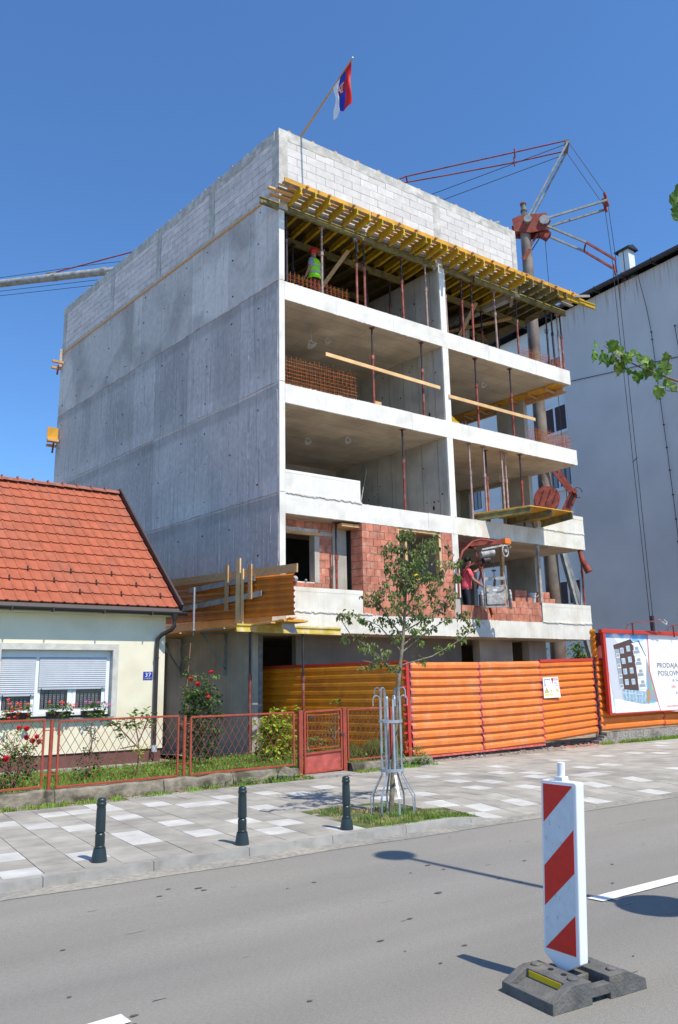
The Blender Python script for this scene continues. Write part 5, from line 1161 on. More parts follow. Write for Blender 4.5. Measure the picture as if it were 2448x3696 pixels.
b.build('drum_slots', 'black', cr)
b = MB(); b.extr([CP(.35, 7.6, -.3), CP(.85, 8.55, -.3), CP(1.05, 8.6, -.3), CP(1.1, 8.35, -.3), CP(.7, 7.6, -.3)], (.1, .1, 0)); b.beam(CP(0.1, 9.7, -.3), CP(.85, 8.5, -.3), .07, .12); b.beam(CP(.3, 9.8, -.15), CP(1.0, 8.5, -.15), .07, .12); b.tube([CP(1.0, 8.5, -.5), CP(1.0, 8.5, 0)], .08, 10); b.build('erection_arm', 'crane_r', cr)
b = MB(); b.tube([CP(1.1+.16*cos(k*pi/6), 8.45+.2*sin(k*pi/6), -.4) for k in range(11)], .014, 5); b.build('hose', 'black', cr)
for s in (-.5, .5):
    b = MB(); b.beam(CP(-.1, 9.0, s*.3), CP(1.9 if s > 0 else 1.4, .5, s), .12, .14); b.build('leg', 'steel_b', cr)
b = MB(); b.beam((22.0, 17.5, 1.6), (23.3, 17.5, 2.95), .2, .22); b.beam((22.6, 17.7, 1.6), (23.5, 17.7, 2.95), .12, .12); b.beam((23.2, 17.5, .3), (23.2, 17.5, 3.0), .2, .25); b.beam((23.6, 17.5, .3), (23.6, 17.5, 3.0), .15, .2); b.beam((21.5, 17.6, .5), (25.6, 17.6, .5), .3, .35); b.box(23.3, 17.1, 2.6, 25.0, 18.0, 3.35); b.build('chassis', 'crane_r', cr)
b = MB(); b.box(23.6, 16.8, 2.1, 25.2, 17.1, 2.45); b.box(24.6, 17.3, 0, 27.0, 18.6, 2.2); b.build('ballast', 'gutter', cr)
# ------------------------------------------------------------------ garden wall and fence
gw = thing('garden_wall', 'low crumbling old concrete wall under the red mesh fence', 'wall', (5, FL(5), .1))
def wallrun(x0, x1, zt, m='oldcon', yo=-.10, th=.24, step=.12):
    b = MB(); n = max(2, int((x1-x0)/step)); xs = [x0+(x1-x0)*i/n for i in range(n+1)]
    rr = [mnoise.noise(Vector((x*2.3, 1, 0)))*.03 for x in xs]; tt = [mnoise.noise(Vector((x*3.1, 5, 0)))*.035 for x in xs]
    pr = lambda i: [(xs[i], FL(xs[i])+yo+rr[i]-.02, .06), (xs[i], FL(xs[i])+yo+rr[i]*.6+.01*((i*7) % 3-1), .06+(zt-.06)*.55), (xs[i], FL(xs[i])+yo+.02+rr[i], zt-.025+tt[i]), (xs[i], FL(xs[i])+yo+.06, zt+tt[i]), (xs[i], FL(xs[i])+yo+th, zt+tt[i]*.6), (xs[i], FL(xs[i])+yo+th, .06)]
    P = [pr(i) for i in range(n+1)]
    for i in range(n):
        for k in range(5): b.face([P[i][k], P[i+1][k], P[i+1][k+1], P[i][k+1]])
    b.face(P[0][::-1]); b.face(P[-1]); return b
x = -4.0
for L in (2.2, 2.4, 1.5, 1.2, 1.7, 1.25, .9): wallrun(x, x+L-.01, .31).build('wall_section', 'oldcon', gw); x += L
for (x, y, r) in ((7.28, FL(7.28)-.12, .17), (7.5, FL(7.5)-.02, .13)):
    b = MB(); v0 = len(b.v); b.ball((x, y, .2), r, 7, sq=(1.1, .8, .85)); b.v = [(a+.03*mnoise.noise(Vector((a*9, c*9, d*9))), c+.03*mnoise.noise(Vector((a*8, c*9, 3))), d+.03*mnoise.noise(Vector((a*7, c*7, d*5)))) for a, c, d in b.v]
    b.build('broken_lump', 'oldcon', gw)
wallrun(8.82, 10.95, .27, 'oldcon').build('wall_section', 'oldcon', gw)
fn = thing('garden_fence', 'rust red garden fence of steel frames and diamond mesh on the low old wall', 'fence', (5, FL(5), .3))
def fp(x, z, o=0): return (x, FL(x)+.03+o, z)
def lattice(x0, x1, z0, z1, dw, dh, r=.0035):
    b = MB(); k = dh/dw; H_ = z1-z0; W_ = x1-x0
    for s in (1, -1):
        c = -H_/k
        while c < W_+H_/k:
            # line x = c + s*t/k , z = t
            if s > 0: ta, tb_ = max(0, -c*k), min(H_, (W_-c)*k); xa, xb = c+ta/k, c+tb_/k
            else: ta, tb_ = max(0, (c-W_)*k), min(H_, c*k); xa, xb = c-ta/k, c-tb_/k
            if tb_-ta > .02:
                A, B = fp(x0+xa, z0+ta, s*.002), fp(x0+xb, z0+tb_, s*.002); b.beam(A, B, .007, .005, upv=(0, 1, 0))
            c += dw
    return b
def panel(x0, x1, z0, z1):
    b = MB(); r = .016
    b.beam(fp(x0, z1), fp(x1, z1), .032, .03); b.beam(fp(x0, z0), fp(x1, z0), .032, .03); b.beam(fp(x0, z0), fp(x0, z1), .03, .03, upv=(0, 1, 0)); b.beam(fp(x1, z0), fp(x1, z1), .03, .03, upv=(0, 1, 0))
    o = b.build('panel_frame', 'fence', fn, bevel=.004); lattice(x0+.01, x1-.01, z0+.01, z1-.01, .131, .215).build('diamond_mesh', 'wire', o)
for x0, x1 in ((-1.0, .92), (1.12, 3.12), (3.34, 5.27), (5.50, 7.56)):
    panel(x0, x1, .36-.012*(x0 > 3)*2, 1.305-.012*x0)
    for xx, dx in ((x0, -.10), (x1, .10)):
        b = MB()
        for z in (.52, 1.14): b.beam(fp(xx, z), fp(xx+dx, z), .014, .014)
        b.build('clip', 'fence', fn)
for x in (1.02, 3.23, 5.385): b = MB(); b.tube([fp(x, .2), fp(x, 1.325-.012*x)], .028, 10); b.tube([fp(x, 1.32-.012*x), fp(x, 1.332-.012*x)], .03, 10); b.build('post', 'fence', fn, smooth=60)
for x, h in ((7.70, 1.27), (8.72, 1.28), (9.93, 1.27)): b = MB(); b.box(x-.04, FL(x)-.01, .1, x+.04, FL(x)+.07, h); b.build('post', 'fence', fn, bevel=.004)
panel(8.82, 9.86, .33, 1.25)
gt_ = thing('garden_gate', 'rust red garden gate with a scuffed solid lower panel and mesh above', 'gate', (8.2, FL(8.2), .15))
def gbeam(b, x0, z0, x1, z1, t=.03): b.beam(fp(x0, z0, -.02), fp(x1, z1, -.02), t, t, upv=(0, 1, 0) if x0 == x1 else (0, 0, 1))
b = MB(); 
for a in ((7.79, .16, 7.79, 1.24), (8.64, .18, 8.64, 1.26)): gbeam(b, *a, .035)
for a in ((7.79, 1.24, 8.64, 1.26), (7.79, .50, 8.64, .53), (7.79, .17, 8.64, .19)): gbeam(b, *a, .035)
for a in ((7.85, .57, 7.85, 1.22), (8.57, .60, 8.57, 1.23), (7.85, 1.17, 8.57, 1.185), (7.85, .58, 8.57, .60)): gbeam(b, *a, .018)
b.build('gate_frame', 'fence', gt_, bevel=.003)
b = MB(); b.extr([fp(7.80, .17, -.015), fp(8.63, .19, -.015), fp(8.63, .52, -.015), fp(7.80, .49, -.015)], (0, .006, 0)); b.build('lower_panel', 'gatep', gt_)
lattice(7.86, 8.56, .60, 1.18, .08, .14).build('diamond_mesh', 'wire', gt_)
b = MB(); b.beam(fp(8.62, .8, -.03), fp(8.70, .8, -.03), .03, .04); b.beam(fp(7.88, 1.15, -.03), fp(8.0, 1.15, -.03), .02, .05); b.build('latch', 'propd', gt_)
b = MB(); b.box(7.75, FL(8.2)-.32, .1, 8.7, FL(8.2)+.1, .15); tag(b.build('gate_step', 'kerb', bevel=.01), 'pale worn concrete threshold slab under the red garden gate', 'step')
# ------------------------------------------------------------------ site hoarding
def HL(x): return 13.28+.05*(x-10.95)
hd = thing('site_hoarding', 'orange corrugated sheet hoarding on the pavement side of the building site', 'hoarding', (14, HL(14), .1))
for (x0, x1, z0, z0b, z1, z1b, m, dn, seg) in ((10.95, 13.12, .18, .17, 2.16, 2.17, ('orange_f', 'redfade'), .012, 12), (13.10, 15.28, .18, .23, 2.17, 2.20, ('orange_f', 'redfade'), .03, 16), (15.26, 17.50, .26, .37, 2.19, 2.24, ('orange', 'redp'), .008, 10)):
    y = .0 if x0 != 13.10 else .012
    corr((x0, HL(x0)-y), (x1, HL(x1)-y), z0, z1, m, seg, .183, .044, .05, dn, z0b, z1b).build('corrugated_sheet', list(m), hd)
b = MB()
for (x0, x1, za, zb, mi) in ((15.3, 17.5, 2.19, 2.24, 0),): b.beam((x0, HL(x0)-.02, za+.01), (x1, HL(x1)-.02, zb+.01), .06, .07)
b.build('top_strip', 'redp', hd)
b = MB(); b.beam((11, HL(11)-.02, .18), (15.28, HL(15.28)-.02, .21), .06, .04); b.build('bottom_strip', 'redfade', hd)
b = MB()
for k in range(11):
    for x in (11.05, 12.0, 13.0, 13.25, 14.2, 15.15, 15.4, 16.4, 17.4):
        z = .14+.02*(x-11)*.3+(.183*k+.118)*(1.02 if x < 15.3 else .97)
        if z < 2.1: b.ball((x, HL(x)-.055, z), .009, 5)
b.build('fixing_screw', 'steel', hd, kind='stuff')
b = MB(); b.box(10.85, HL(10.9)-.02, .08, 10.93, HL(10.9)+.06, 2.18)
for k in range(10): b.box(10.75, HL(10.9)+.0, .3+k*.19, 10.86, HL(10.9)+.03, .34+k*.19)
b.build('corner_post', 'redp', hd)
for x, h in ((15.27, .3), (17.55, 2.2), (13.11, .3)): b = MB(); b.tube([(x, HL(x)+.08, .05), (x, HL(x)+.08, h)], .022, 8); b.build('post', 'steel_b', hd)
sh_ = thing('side_hoarding', 'shaded orange corrugated fence with a red top running back from the pavement to the building', 'hoarding', (10.5, 15, .1))
pA, pB = (9.87, 18.05), (10.90, 13.36)
corr(pA, pB, .2, 2.16, ('orange_s', 'orange_s'), 10, .18, .044, .25).build('corrugated_sheet', ['orange_s', 'orange_s'], sh_)
b = MB(); b.beam((*pA, 2.18), (*pB, 2.18), .08, .06); b.build('top_strip', 'redp', sh_)
b = MB()
for k in range(7): t = .03+k*.155; b.box(pA[0]+(pB[0]-pA[0])*t+.05, pA[1]+(pB[1]-pA[1])*t, .1, pA[0]+(pB[0]-pA[0])*t+.1, pA[1]+(pB[1]-pA[1])*t+.05, 2.1)
b.build('post', 'steel_b', sh_)
b = MB(); b.extr([(9.76, 18.2, .2), (9.83, 17.9, .2), (9.83, 17.9, 2.0), (9.76, 18.2, 2.0)], (-.03, .0, 0)); b.build('end_board', 'ply', sh_)
bh2 = thing('billboard_hoarding', 'orange corrugated hoarding section right of the rippled joint, carrying the billboard', 'hoarding', (20, HL(20), .2))
for x0, x1 in ((17.58, 20.66), (20.64, 24.0)):
    corr((x0, HL(x0)), (x1, HL(x1)), .40, 2.26+.01, ('orange', 'redp'), 8, .183, .044, .05, .005, .42 if x0 < 18 else .42, 2.28).build('corrugated_sheet', ['orange', 'redp'], bh2)
g = corr((17.62, HL(17.6)+.06), (17.63, HL(17.6)-.10), 2.2, 3.05, ('orange_s', 'orange_s'), 2, .17, .04, .01); g.build('corrugated_sheet', ['orange_s', 'orange_s'], bh2)
b = MB(); b.beam((17.5, HL(17.5)-.02, 2.26), (24, HL(24)-.02, 2.30), .06, .05); b.build('top_strip', 'redp', bh2)
b = MB(); n = 44
for k in range(n):
    z0, z1 = .36+k*1.95/n, .36+(k+1)*1.95/n; b.box(17.50+.02*sin(k*.9), HL(17.55)-.075+.02*sin(k*1.43), z0, 17.56+.02*sin(k*.9), HL(17.55)-.03+.02*sin(k*1.43), z1)
b.build('joint_strip', 'gutter', bh2)
fb = thing('footing_wall', 'pebbly concrete footing wall under the right part of the hoarding', 'wall', (20, HL(20), .1))
b = MB(); n = 60
for k in range(n):
    a, c = 17.35+k*.12, 17.35+(k+1)*.12; z = .36+.02*mnoise.noise(Vector((a*3, 0, 0)))-(.18-.16*(k/3) if k < 3 else 0); b.prism([(a, HL(a)-.12+.02*mnoise.noise(Vector((a*4, 7, 0)))), (c, HL(c)-.12), (c, HL(c)+.15), (a, HL(a)+.15)], .02, z)
b.build('wall_body', 'gravelc', fb)
# safety sign
ss = thing('safety_sign', 'white construction safety sign with pictograms and three yellow triangles on the orange hoarding', 'sign', (15.6, HL(15.6)-.06, 1.5))
sy_ = HL(15.5)-.075
def SP(u, v, o=0): # u 0..1 right, v 0..1 up
    return (15.33+.60*u+.0*v+(.02*(1-v) if u > .7 else 0), sy_+.03*u-.03*(1-v)*u-o, 1.30+.50*v+.01*u)
def srect(name, u0, v0, u1, v1, m, o): b = MB(); b.face([SP(u0, v0, o), SP(u1, v0, o), SP(u1, v1, o), SP(u0, v1, o)]); return b.build(name, m, ss)
b = MB(); b.grid8([SP(0, 0, -.004), SP(1, 0, -.004), SP(1, 0, .0), SP(0, 0, 0), SP(0, 1, -.004), SP(1, 1, -.004), SP(1, 1, 0), SP(0, 1, 0)]); b.build('sign_board', 'bill_w', ss)
srect('blue_panel', .08, .70, .44, .92, 'sg_b', .003); srect('blue_caption', .08, .57, .44, .67, 'sg_b', .003); srect('red_panel', .53, .84, .95, .95, 'redp', .003); srect('red_bar', .53, .58, .95, .61, 'redp', .003)
b = MB()
for u in (.13, .25, .37):
    b.face([SP(u-.035, .73, .005), SP(u+.035, .73, .005), SP(u+.03, .8, .005), SP(u+.015, .89, .005), SP(u-.02, .89, .005)])
for q in range(2): b.face([SP(.12, .595+q*.035, .005), SP(.4, .595+q*.035, .005), SP(.4, .61+q*.035, .005), SP(.12, .61+q*.035, .005)])
b.face([SP(.66, .875, .005), SP(.9, .875, .005), SP(.9, .92, .005), SP(.66, .92, .005)]); b.build('white_pictograms', 'bill_w', ss)
b = MB(); b.face([SP(.59, .66, .006), SP(.61, .66, .006), SP(.63, .84, .006), SP(.57, .84, .006)]); b.ball(SP(.6, .86, .004), .012, 6)
for q, (a, c) in enumerate(((.68, .82), (.68, .92))): b.face([SP(a, .73-q*.05, .004), SP(c, .73-q*.05, .004), SP(c, .745-q*.05, .004), SP(a, .745-q*.05, .004)])
b.build('figure_and_lines', 'bill_t', ss)
b = MB(); b2 = MB(); b3 = MB()
for u in (.2, .5, .8):
    b.face([SP(u-.12, .27, .003), SP(u+.12, .27, .003), SP(u, .52, .003)]); b2.face([SP(u-.085, .29, .005), SP(u+.085, .29, .005), SP(u, .475, .005)]); b2.face([SP(u-.12, .12, .003), SP(u+.12, .12, .003), SP(u+.12, .22, .003), SP(u-.12, .22, .003)]); b3.face([SP(u-.02, .31, .007), SP(u+.02, .31, .007), SP(u+.012, .39, .007), SP(u-.012, .39, .007)])
b.build('triangle_border', 'bill_t', ss); b2.build('yellow_triangle', 'sg_y', ss); b3.build('triangle_mark', 'bill_t', ss)
# billboard
bb_ = thing('billboard', 'red framed real estate billboard with a rendered apartment block on the hoarding', 'billboard', (20, HL(20)-.2, 2))
BY = lambda x: HL(x)-.17
BX0, BX1, BZ0, BZ1 = 17.86, 23.6, .86, 2.95
def BP(x, z, o=0): return (x, BY(x)-o, z)
b = MB(); b.extr([BP(BX0, BZ0), BP(BX1, BZ0), BP(BX1, BZ1), BP(BX0, BZ1)], (0, .03, 0)); b.build('board', 'bill_w', bb_)
b = MB(); b.beam(BP(BX0-.16, BZ1+.045, .03), BP(BX1, BZ1+.06, .03), .12, .1); b.beam(BP(BX0-.05, BZ0, .03), BP(BX0-.05, BZ1, .03), .1, .1, upv=(0, 1, 0)); b.beam(BP(BX0, BZ0-.03, -.02), BP(BX1, BZ0-.03, -.02), .05, .04); b.build('frame', 'redp', bb_, bevel=.008)
for xx in (19.15, 21.25):
    b = MB(); b.beam(BP(xx, BZ1-.05, .1), BP(xx, BZ1+.30, .1), .035, .035); b.tube([BP(xx, BZ1+.30, .1), BP(xx-.12, BZ1+.26, .02), BP(xx-.2, BZ1+.1, -.0)], .014, 6); b.beam(BP(xx, BZ1+.29, .1), BP(xx+1.2, BZ1+.40, .35), .03, .025); b.build('lamp_arm', 'crane_r', bb_)
b = MB(); b.tube([BP(20.2, BZ1+.42, .3), BP(20.45, BZ1+.32, .3), BP(20.55, BZ1+.28, .3), BP(20.6, BZ1+.36, .3), BP(20.45, BZ1+.42, .3)], .014, 5); b.build('lamp_cable', 'wcable', bb_)
# printed picture: pixel coordinates of the print mapped on the board, (0..1501 , 250..1740)
def bl_(px, py): # local print coordinates
    u = (px-190)/(1005-190); xx = BX0+(px-190)*(2.33/900)
    top = 262+ (px-190)*.045; bot = 1735-(px-190)*.075
    return xx, BZ1-(py-top)/(bot-top)*(BZ1-BZ0)
def bpoly(name, pts, m, o): b = MB(); b.face([BP(*bl_(x, y), o) for x, y in pts][::-1]); return b.build(name, m, bb_)
bpoly('printed_sky', [(190, 262), (1010, 290), (960, 960), (1110, 1670), (285, 1735)], 'bill_sky', .004)
bpoly('printed_ground', [(280, 1470), (800, 1560), (1085, 1530), (1115, 1672), (285, 1735)], 'bill_w', .006)
bpoly('printed_neighbour', [(190, 370), (360, 320), (440, 440), (440, 1480), (272, 1475), (190, 500)], 'bill_g', .006)
bpoly('printed_street_shade', [(880, 700), (950, 740), (1080, 1525), (950, 1480)], 'bill_g2', .006)
bpoly('printed_green', [(975, 1150), (1030, 1310), (985, 1305)], 'bill_gr', .008)
bpoly('printed_side', [(830, 410), (945, 690), (880, 1340), (745, 1320), (700, 420)], 'bill_w', .008)
bpoly('printed_roof_edge', [(700, 440), (830, 405), (945, 700), (930, 690), (820, 430), (705, 470)], 'bill_d', .012)
bpoly('printed_balcony_column', [(365, 560), (450, 540), (470, 1300), (405, 1290)], 'bill_g2', .008)
bpoly('printed_front', [(350, 490), (670, 380), (715, 430), (745, 1320), (470, 1300), (450, 560), (360, 565)], 'bill_d', .010)
bpoly('printed_shop', [(440, 1300), (880, 1340), (880, 1550), (790, 1560), (440, 1490)], 'bill_gl', .010)
bpoly('printed_tan_pier', [(878, 1330), (945, 1270), (945, 1480), (915, 1555), (880, 1550)], 'bill_b', .012)
bpoly('printed_canopy', [(680, 460), (800, 425), (830, 480), (740, 530)], 'bill_w', .014)
def bq(name, m, o, *q):
    b = MB(); b.face([BP(*bl_(*p), o) for p in q][::-1]); b.build(name, m, bb_)
for r in range(4):
    for c_ in range(2):
        x0 = 462+c_*118+r*(13 if c_ else 12); y0 = (540-c_*38)+r*(192+c_*10); w_, h_ = 64, 102
        bq('printed_window', 'bill_w', .013, (x0, y0+5), (x0+w_, y0), (x0+w_+4, y0+h_), (x0+4, y0+h_+4))
        for s in (0, 1): bq('printed_window_pane', 'bill_gl', .016, (x0+7+s*29, y0+11), (x0+29+s*29, y0+9), (x0+31+s*29, y0+h_-7), (x0+9+s*29, y0+h_-5))
    x0, y0 = 695+r*17, 575+r*(213-r*3)
    bq('printed_balcony', 'bill_w', .016, (x0, y0+15), (x0+135, y0), (x0+150, y0+100), (x0+15, y0+115)); bq('printed_balcony_glass', 'bill_g2', .019, (x0+12, y0+22), (x0+120, y0+10), (x0+128, y0+65), (x0+18, y0+75))
    bq('printed_balcony_door', 'bill_g2', .013, (x0+50, y0-45), (x0+110, y0-55), (x0+115, y0), (x0+52, y0+8))
    x0, y0 = 382+r*7, 650+r*188; bq('printed_balcony', 'bill_w', .013, (x0, y0), (x0+62, y0-5), (x0+64, y0+72), (x0+4, y0+80)); bq('printed_balcony_glass', 'bill_g2', .016, (x0+8, y0+8), (x0+54, y0+4), (x0+56, y0+52), (x0+10, y0+58))
for k in range(8): x = 440+k*58; bq('printed_mullion', 'bill_w', .013, (x, 1300+k*5), (x+5, 1300+k*5), (x+5, 1492+k*10), (x, 1491+k*10))
bq('printed_transom', 'bill_w', .0135, (440, 1358), (800, 1395), (800, 1403), (440, 1366))
bpoly('printed_white_field', [(1015, 292), (2700, 300), (2700, 1700), (1120, 1672), (985, 960)], 'bill_w', .0045)
bpoly('printed_red_line', [(1003, 290), (1018, 290), (992, 960), (1122, 1668), (1110, 1670), (975, 965)], 'bill_r', .009)
bpoly('printed_rule', [(1140, 1070), (2300, 1064), (2300, 1068), (1140, 1074)], 'bill_r', .006)
ra = math.atan(.05)
def btxt(nm, s, px, py, size, m, sx): x, z = bl_(px, py); return text(nm, s, size, BP(x, z, .007), bb_, m, rotz=ra, sx=sx)
btxt('headline_text', 'PRODAJA', 1135, 905, .2, 'bill_t', 1.3); btxt('headline_text', 'POSLOVNI', 1140, 1050, .2, 'bill_t', 1.3)
btxt('address_text', 'UL. Vu', 1410, 1150, .095, 'bill_t', 1.2); btxt('info_text', 'info', 1385, 1265, .13, 'bill_r', 1.2); btxt('small_text', 'st', 1465, 1368, .11, 'bill_t', 1.2); btxt('web_text', 'www.mbmod', 1255, 1610, .09, 'bill_r', 1.25)
# shadow-casting lamp heads are part of the billboard
for xx in (19.15, 21.25):
    b = MB(); b.beam(BP(xx+.0, BZ1+.30, .1), BP(xx+.04, BZ1+.36, .95), .02, .02); b.beam(BP(xx+.04, BZ1+.37, .95), BP(xx+.04, BZ1+.33, 1.15), .12, .07)
# pallets behind the hoarding
for i, (x0, y0, w_, lab) in enumerate(((11.1, 14.0, .95, 'left pallet of bricks behind the hoarding, half hidden at the corner post'), (12.6, 14.3, 1.5, 'middle pallet of red bricks seen in the gap under the hoarding'), (14.4, 14.9, 1.2, 'rightmost pallet stack seen in the gap under the hoarding'))):
    t = thing('brick_pallet', lab, 'pallet', (x0, y0, .08), 'pallets behind the hoarding'); b = MB()
    for k in range(3): b.box(x0, y0+k*.4, .08, x0+w_, y0+k*.4+.1, .17)
    for k in range(5): b.box(x0+k*(w_-.1)/4, y0, .17, x0+k*(w_-.1)/4+.1, y0+.9, .19)
    b.build('pallet', 'timber', t)
    for r in range(3):
        for k in range(int(w_/.25)):
            b = MB(); b.box(x0+k*.25+.01, y0+.02, .2+r*.2, x0+k*.25+.24, y0+.5, .39+r*.2); b.build('brick', 'brick', t)
# ------------------------------------------------------------------ bollards
def bollard():
    t = thing('bollard', 'x', 'bollard', (0, 0, 0)); b = MB()
    b.lathe(0, 0, [(.078, 0), (.078, .015), (.066, .10), (.058, .15)], 24); b.build('base', 'bollard', t, smooth=35)
    b = MB(); b.lathe(0, 0, [(.044, .15), (.05, .155), (.05, .165), (.046, .172), (.048, .18), (.048, .295), (.044, .30), (.04, .31), (.044, .32), (.049, .325), (.049, .335), (.046, .56), (.042, .60), (.046, .61), (.05, .62), (.05, .635)], 24); b.build('shaft', 'bollard', t, smooth=35)
    b = MB(); b.lathe(0, 0, [(.048, .635), (.043, .645), (.043, .652), (.046, .66), (.044, .675), (.035, .688), (.018, .696), (.0, .698)], 24); b.build('cap', 'bollard', t, smooth=50); return t
bo_ = bollard(); bo_.scale = (.95, .95, .825)
for k, (x, y, lab) in enumerate(((2.585, 7.82, 'dark green bollard at the left, standing on a white paver'), (4.015, 7.665, 'middle dark green bollard near the kerb'), (5.335, 7.67, 'dark green bollard beside the grassy tree pit'))):
    if k == 0: bo_.location = (x, y, .12); o = bo_
    else: o = dup(bo_, (x, y, .12), rot=(0, 0, k))
    o['label'] = lab; o['group'] = 'dark bollards along the kerb'
# ------------------------------------------------------------------ delineator
BM = Matrix.Translation((3.83, 3.29, 0)) @ Matrix.Rotation(radians(-5), 4, 'Z')
def tv(b): b.v = [tuple(BM @ Vector(p)) for p in b.v]; return b
fp_ = thing('barrier_foot', 'grey recycled rubber foot block with a yellow reflector holding the striped panel', 'barrier foot', (3.83, 3.29, 0))
for s in (-1, 1):
    pr = [(.07, .0), (.07, .115), (.19, .12), (.23, .11), (.355, .055), (.36, .0)]
    b = MB()
    for y0, y1 in ((-.2, -.145), (.145, .2)): b.extr([(s*x, y0, z) for x, z in (pr if s > 0 else pr)], (0, y1-y0, 0))
    b.extr([(s*x, -.145, z) for x, z in ((.07, 0), (.07, .115), (.19, .12), (.215, .115), (.22, .07), (.30, .045), (.335, .058), (.355, .055), (.36, 0))], (0, .29, 0))
    for yy in (-.14, .14): b.lathe(s*.15, yy, [(.028, .115), (.028, .128), (.022, .132), (0, .132)], 12)
    if s < 0:
        for k, (x, yy) in enumerate(((-.14, .04), (-.14, -.06))): pass
    tv(b).build('end_block', 'rubber', fp_, bevel=.007)
    b = MB(); b.grid8([(s*.222-.002*s, -.125, .075), (s*.222-.002*s, .125, .075), (s*.205, .125, .075), (s*.205, -.125, .075), (s*.219, -.125, .106), (s*.219, .125, .106), (s*.205, .125, .106), (s*.205, -.125, .106)]); tv(b).build('reflector', 'refly', fp_)
b = MB(); b.box(-.08, -.20, .03, .08, -.15, .085); b.box(-.08, .15, .03, .08, .20, .085); b.box(-.08, -.05, .02, .08, .05, .09); b.box(-.045, -.15, .02, .02, .15, .07); tv(b).build('middle_bar', 'rubber', fp_, bevel=.006)
b = MB()
for yy in (.04, -.06): b.lathe(-.13, yy, [(.017, .1215), (.0, .1218)], 12)
b.lathe(.13, .02, [(.02, .1215), (.0, .1218)], 12); tv(b).build('socket_hole', 'black', fp_)
db = thing('delineator_panel', 'upright red and white striped traffic panel with a white tube on top', 'traffic sign', (3.81, 3.3, .1))
def DP(x, s, z): # s across panel (-.125 right/near .. .125), z height ; leaning
    t = (z-.16)/.96; return (x, 3.345-t*.07+s, z)
def dext(name, poly, x0, x1, m, bev=0):
    b = MB(); A = [DP(x0, s, z) for s, z in poly]; n = len(A); b.v = A+[(x1, p[1], p[2]) for p in A]; b.f = [tuple(range(n)), tuple(reversed(range(n, 2*n)))]+[(i, n+i, n+(i+1) % n, (i+1) % n) for i in range(n)]; b.m = [0]*len(b.f); return b.build(name, m, db, bevel=bev)
dext('panel_body', [(-.135, .15), (-.03, .09), (.02, .09), (.128, .165), (.128, 1.115), (.118, 1.125), (-.125, 1.125), (-.135, 1.115)], 3.80, 3.87, 'white', .006)
dext('white_face', [(-.112, .19), (.108, .19), (.108, 1.105), (-.112, 1.105)], 3.797, 3.80, 'reflw')
def stripe(poly): dext('red_stripe', poly, 3.7955, 3.797, 'reflr')
stripe([(.108, 1.105), (-.112, 1.105), (.108, .885)]); stripe([(.108, .64), (.108, .42), (-.112, .63), (-.112, .865)]); stripe([(.108, .19), (-.112, .19), (-.112, .405)])
b = MB()
for _ in range(26):
    s_, z_ = rnd(-.1, .1), rnd(.2, 1.08); L_, q_ = rnd(.004, .03), rnd(.0008, .0022); a_ = rnd(-.5, .5)
    b.face([DP(3.7952, s_, z_), DP(3.7952, s_+q_, z_-q_), DP(3.7952, s_+a_*L_+q_, z_+L_), DP(3.7952, s_+a_*L_, z_+L_)])
b.build('scuff_mark', 'rubber', db, kind='stuff')
b = MB(); b.tube([DP(3.835, -.0, 1.12), DP(3.835, .0, 1.225)], .022, 14); b.tube([DP(3.835, 0, 1.222), DP(3.835, 0, 1.228)], .0225, 14); b.build('tube', 'white', db, smooth=50)
b = MB(); c = DP(3.835, 0, 1.14); b.box(c[0]-.028, c[1]-.03, 1.12, c[0]+.028, c[1]+.03, 1.15); b.build('tube_base', 'white', db, bevel=.004)
b = MB(); b.box(3.805, 3.32, .03, 3.865, 3.37, .13); b.build('foot_tenon', 'white', db)
# ------------------------------------------------------------------ street lamp just outside the frame (its shadow lies on the road)
lp = thing('street_lamp', 'tall street lamp with two round heads whose shadow crosses the road', 'lamp', (5.88, 2.1, 0))
b = MB(); b.tube([(5.88, 2.1, 0), (5.88, 2.1, 7.0)], [.05, .035], 12); b.build('pole', 'bollard', lp, smooth=60)
b = MB(); b.lathe(5.88, 2.1, [(0, 6.95), (.12, 6.98), (.2, 7.05), (.21, 7.1), (.17, 7.17), (0, 7.22)], 20); b.build('lamp_head', 'bucket', lp, smooth=60)
b = MB(); b.lathe(5.97, 2.16, [(0, 2.75), (.14, 2.8), (.28, 2.85), (.31, 2.9), (.24, 2.98), (0, 3.05)], 20); b.build('lamp_head', 'bucket', lp, smooth=60)
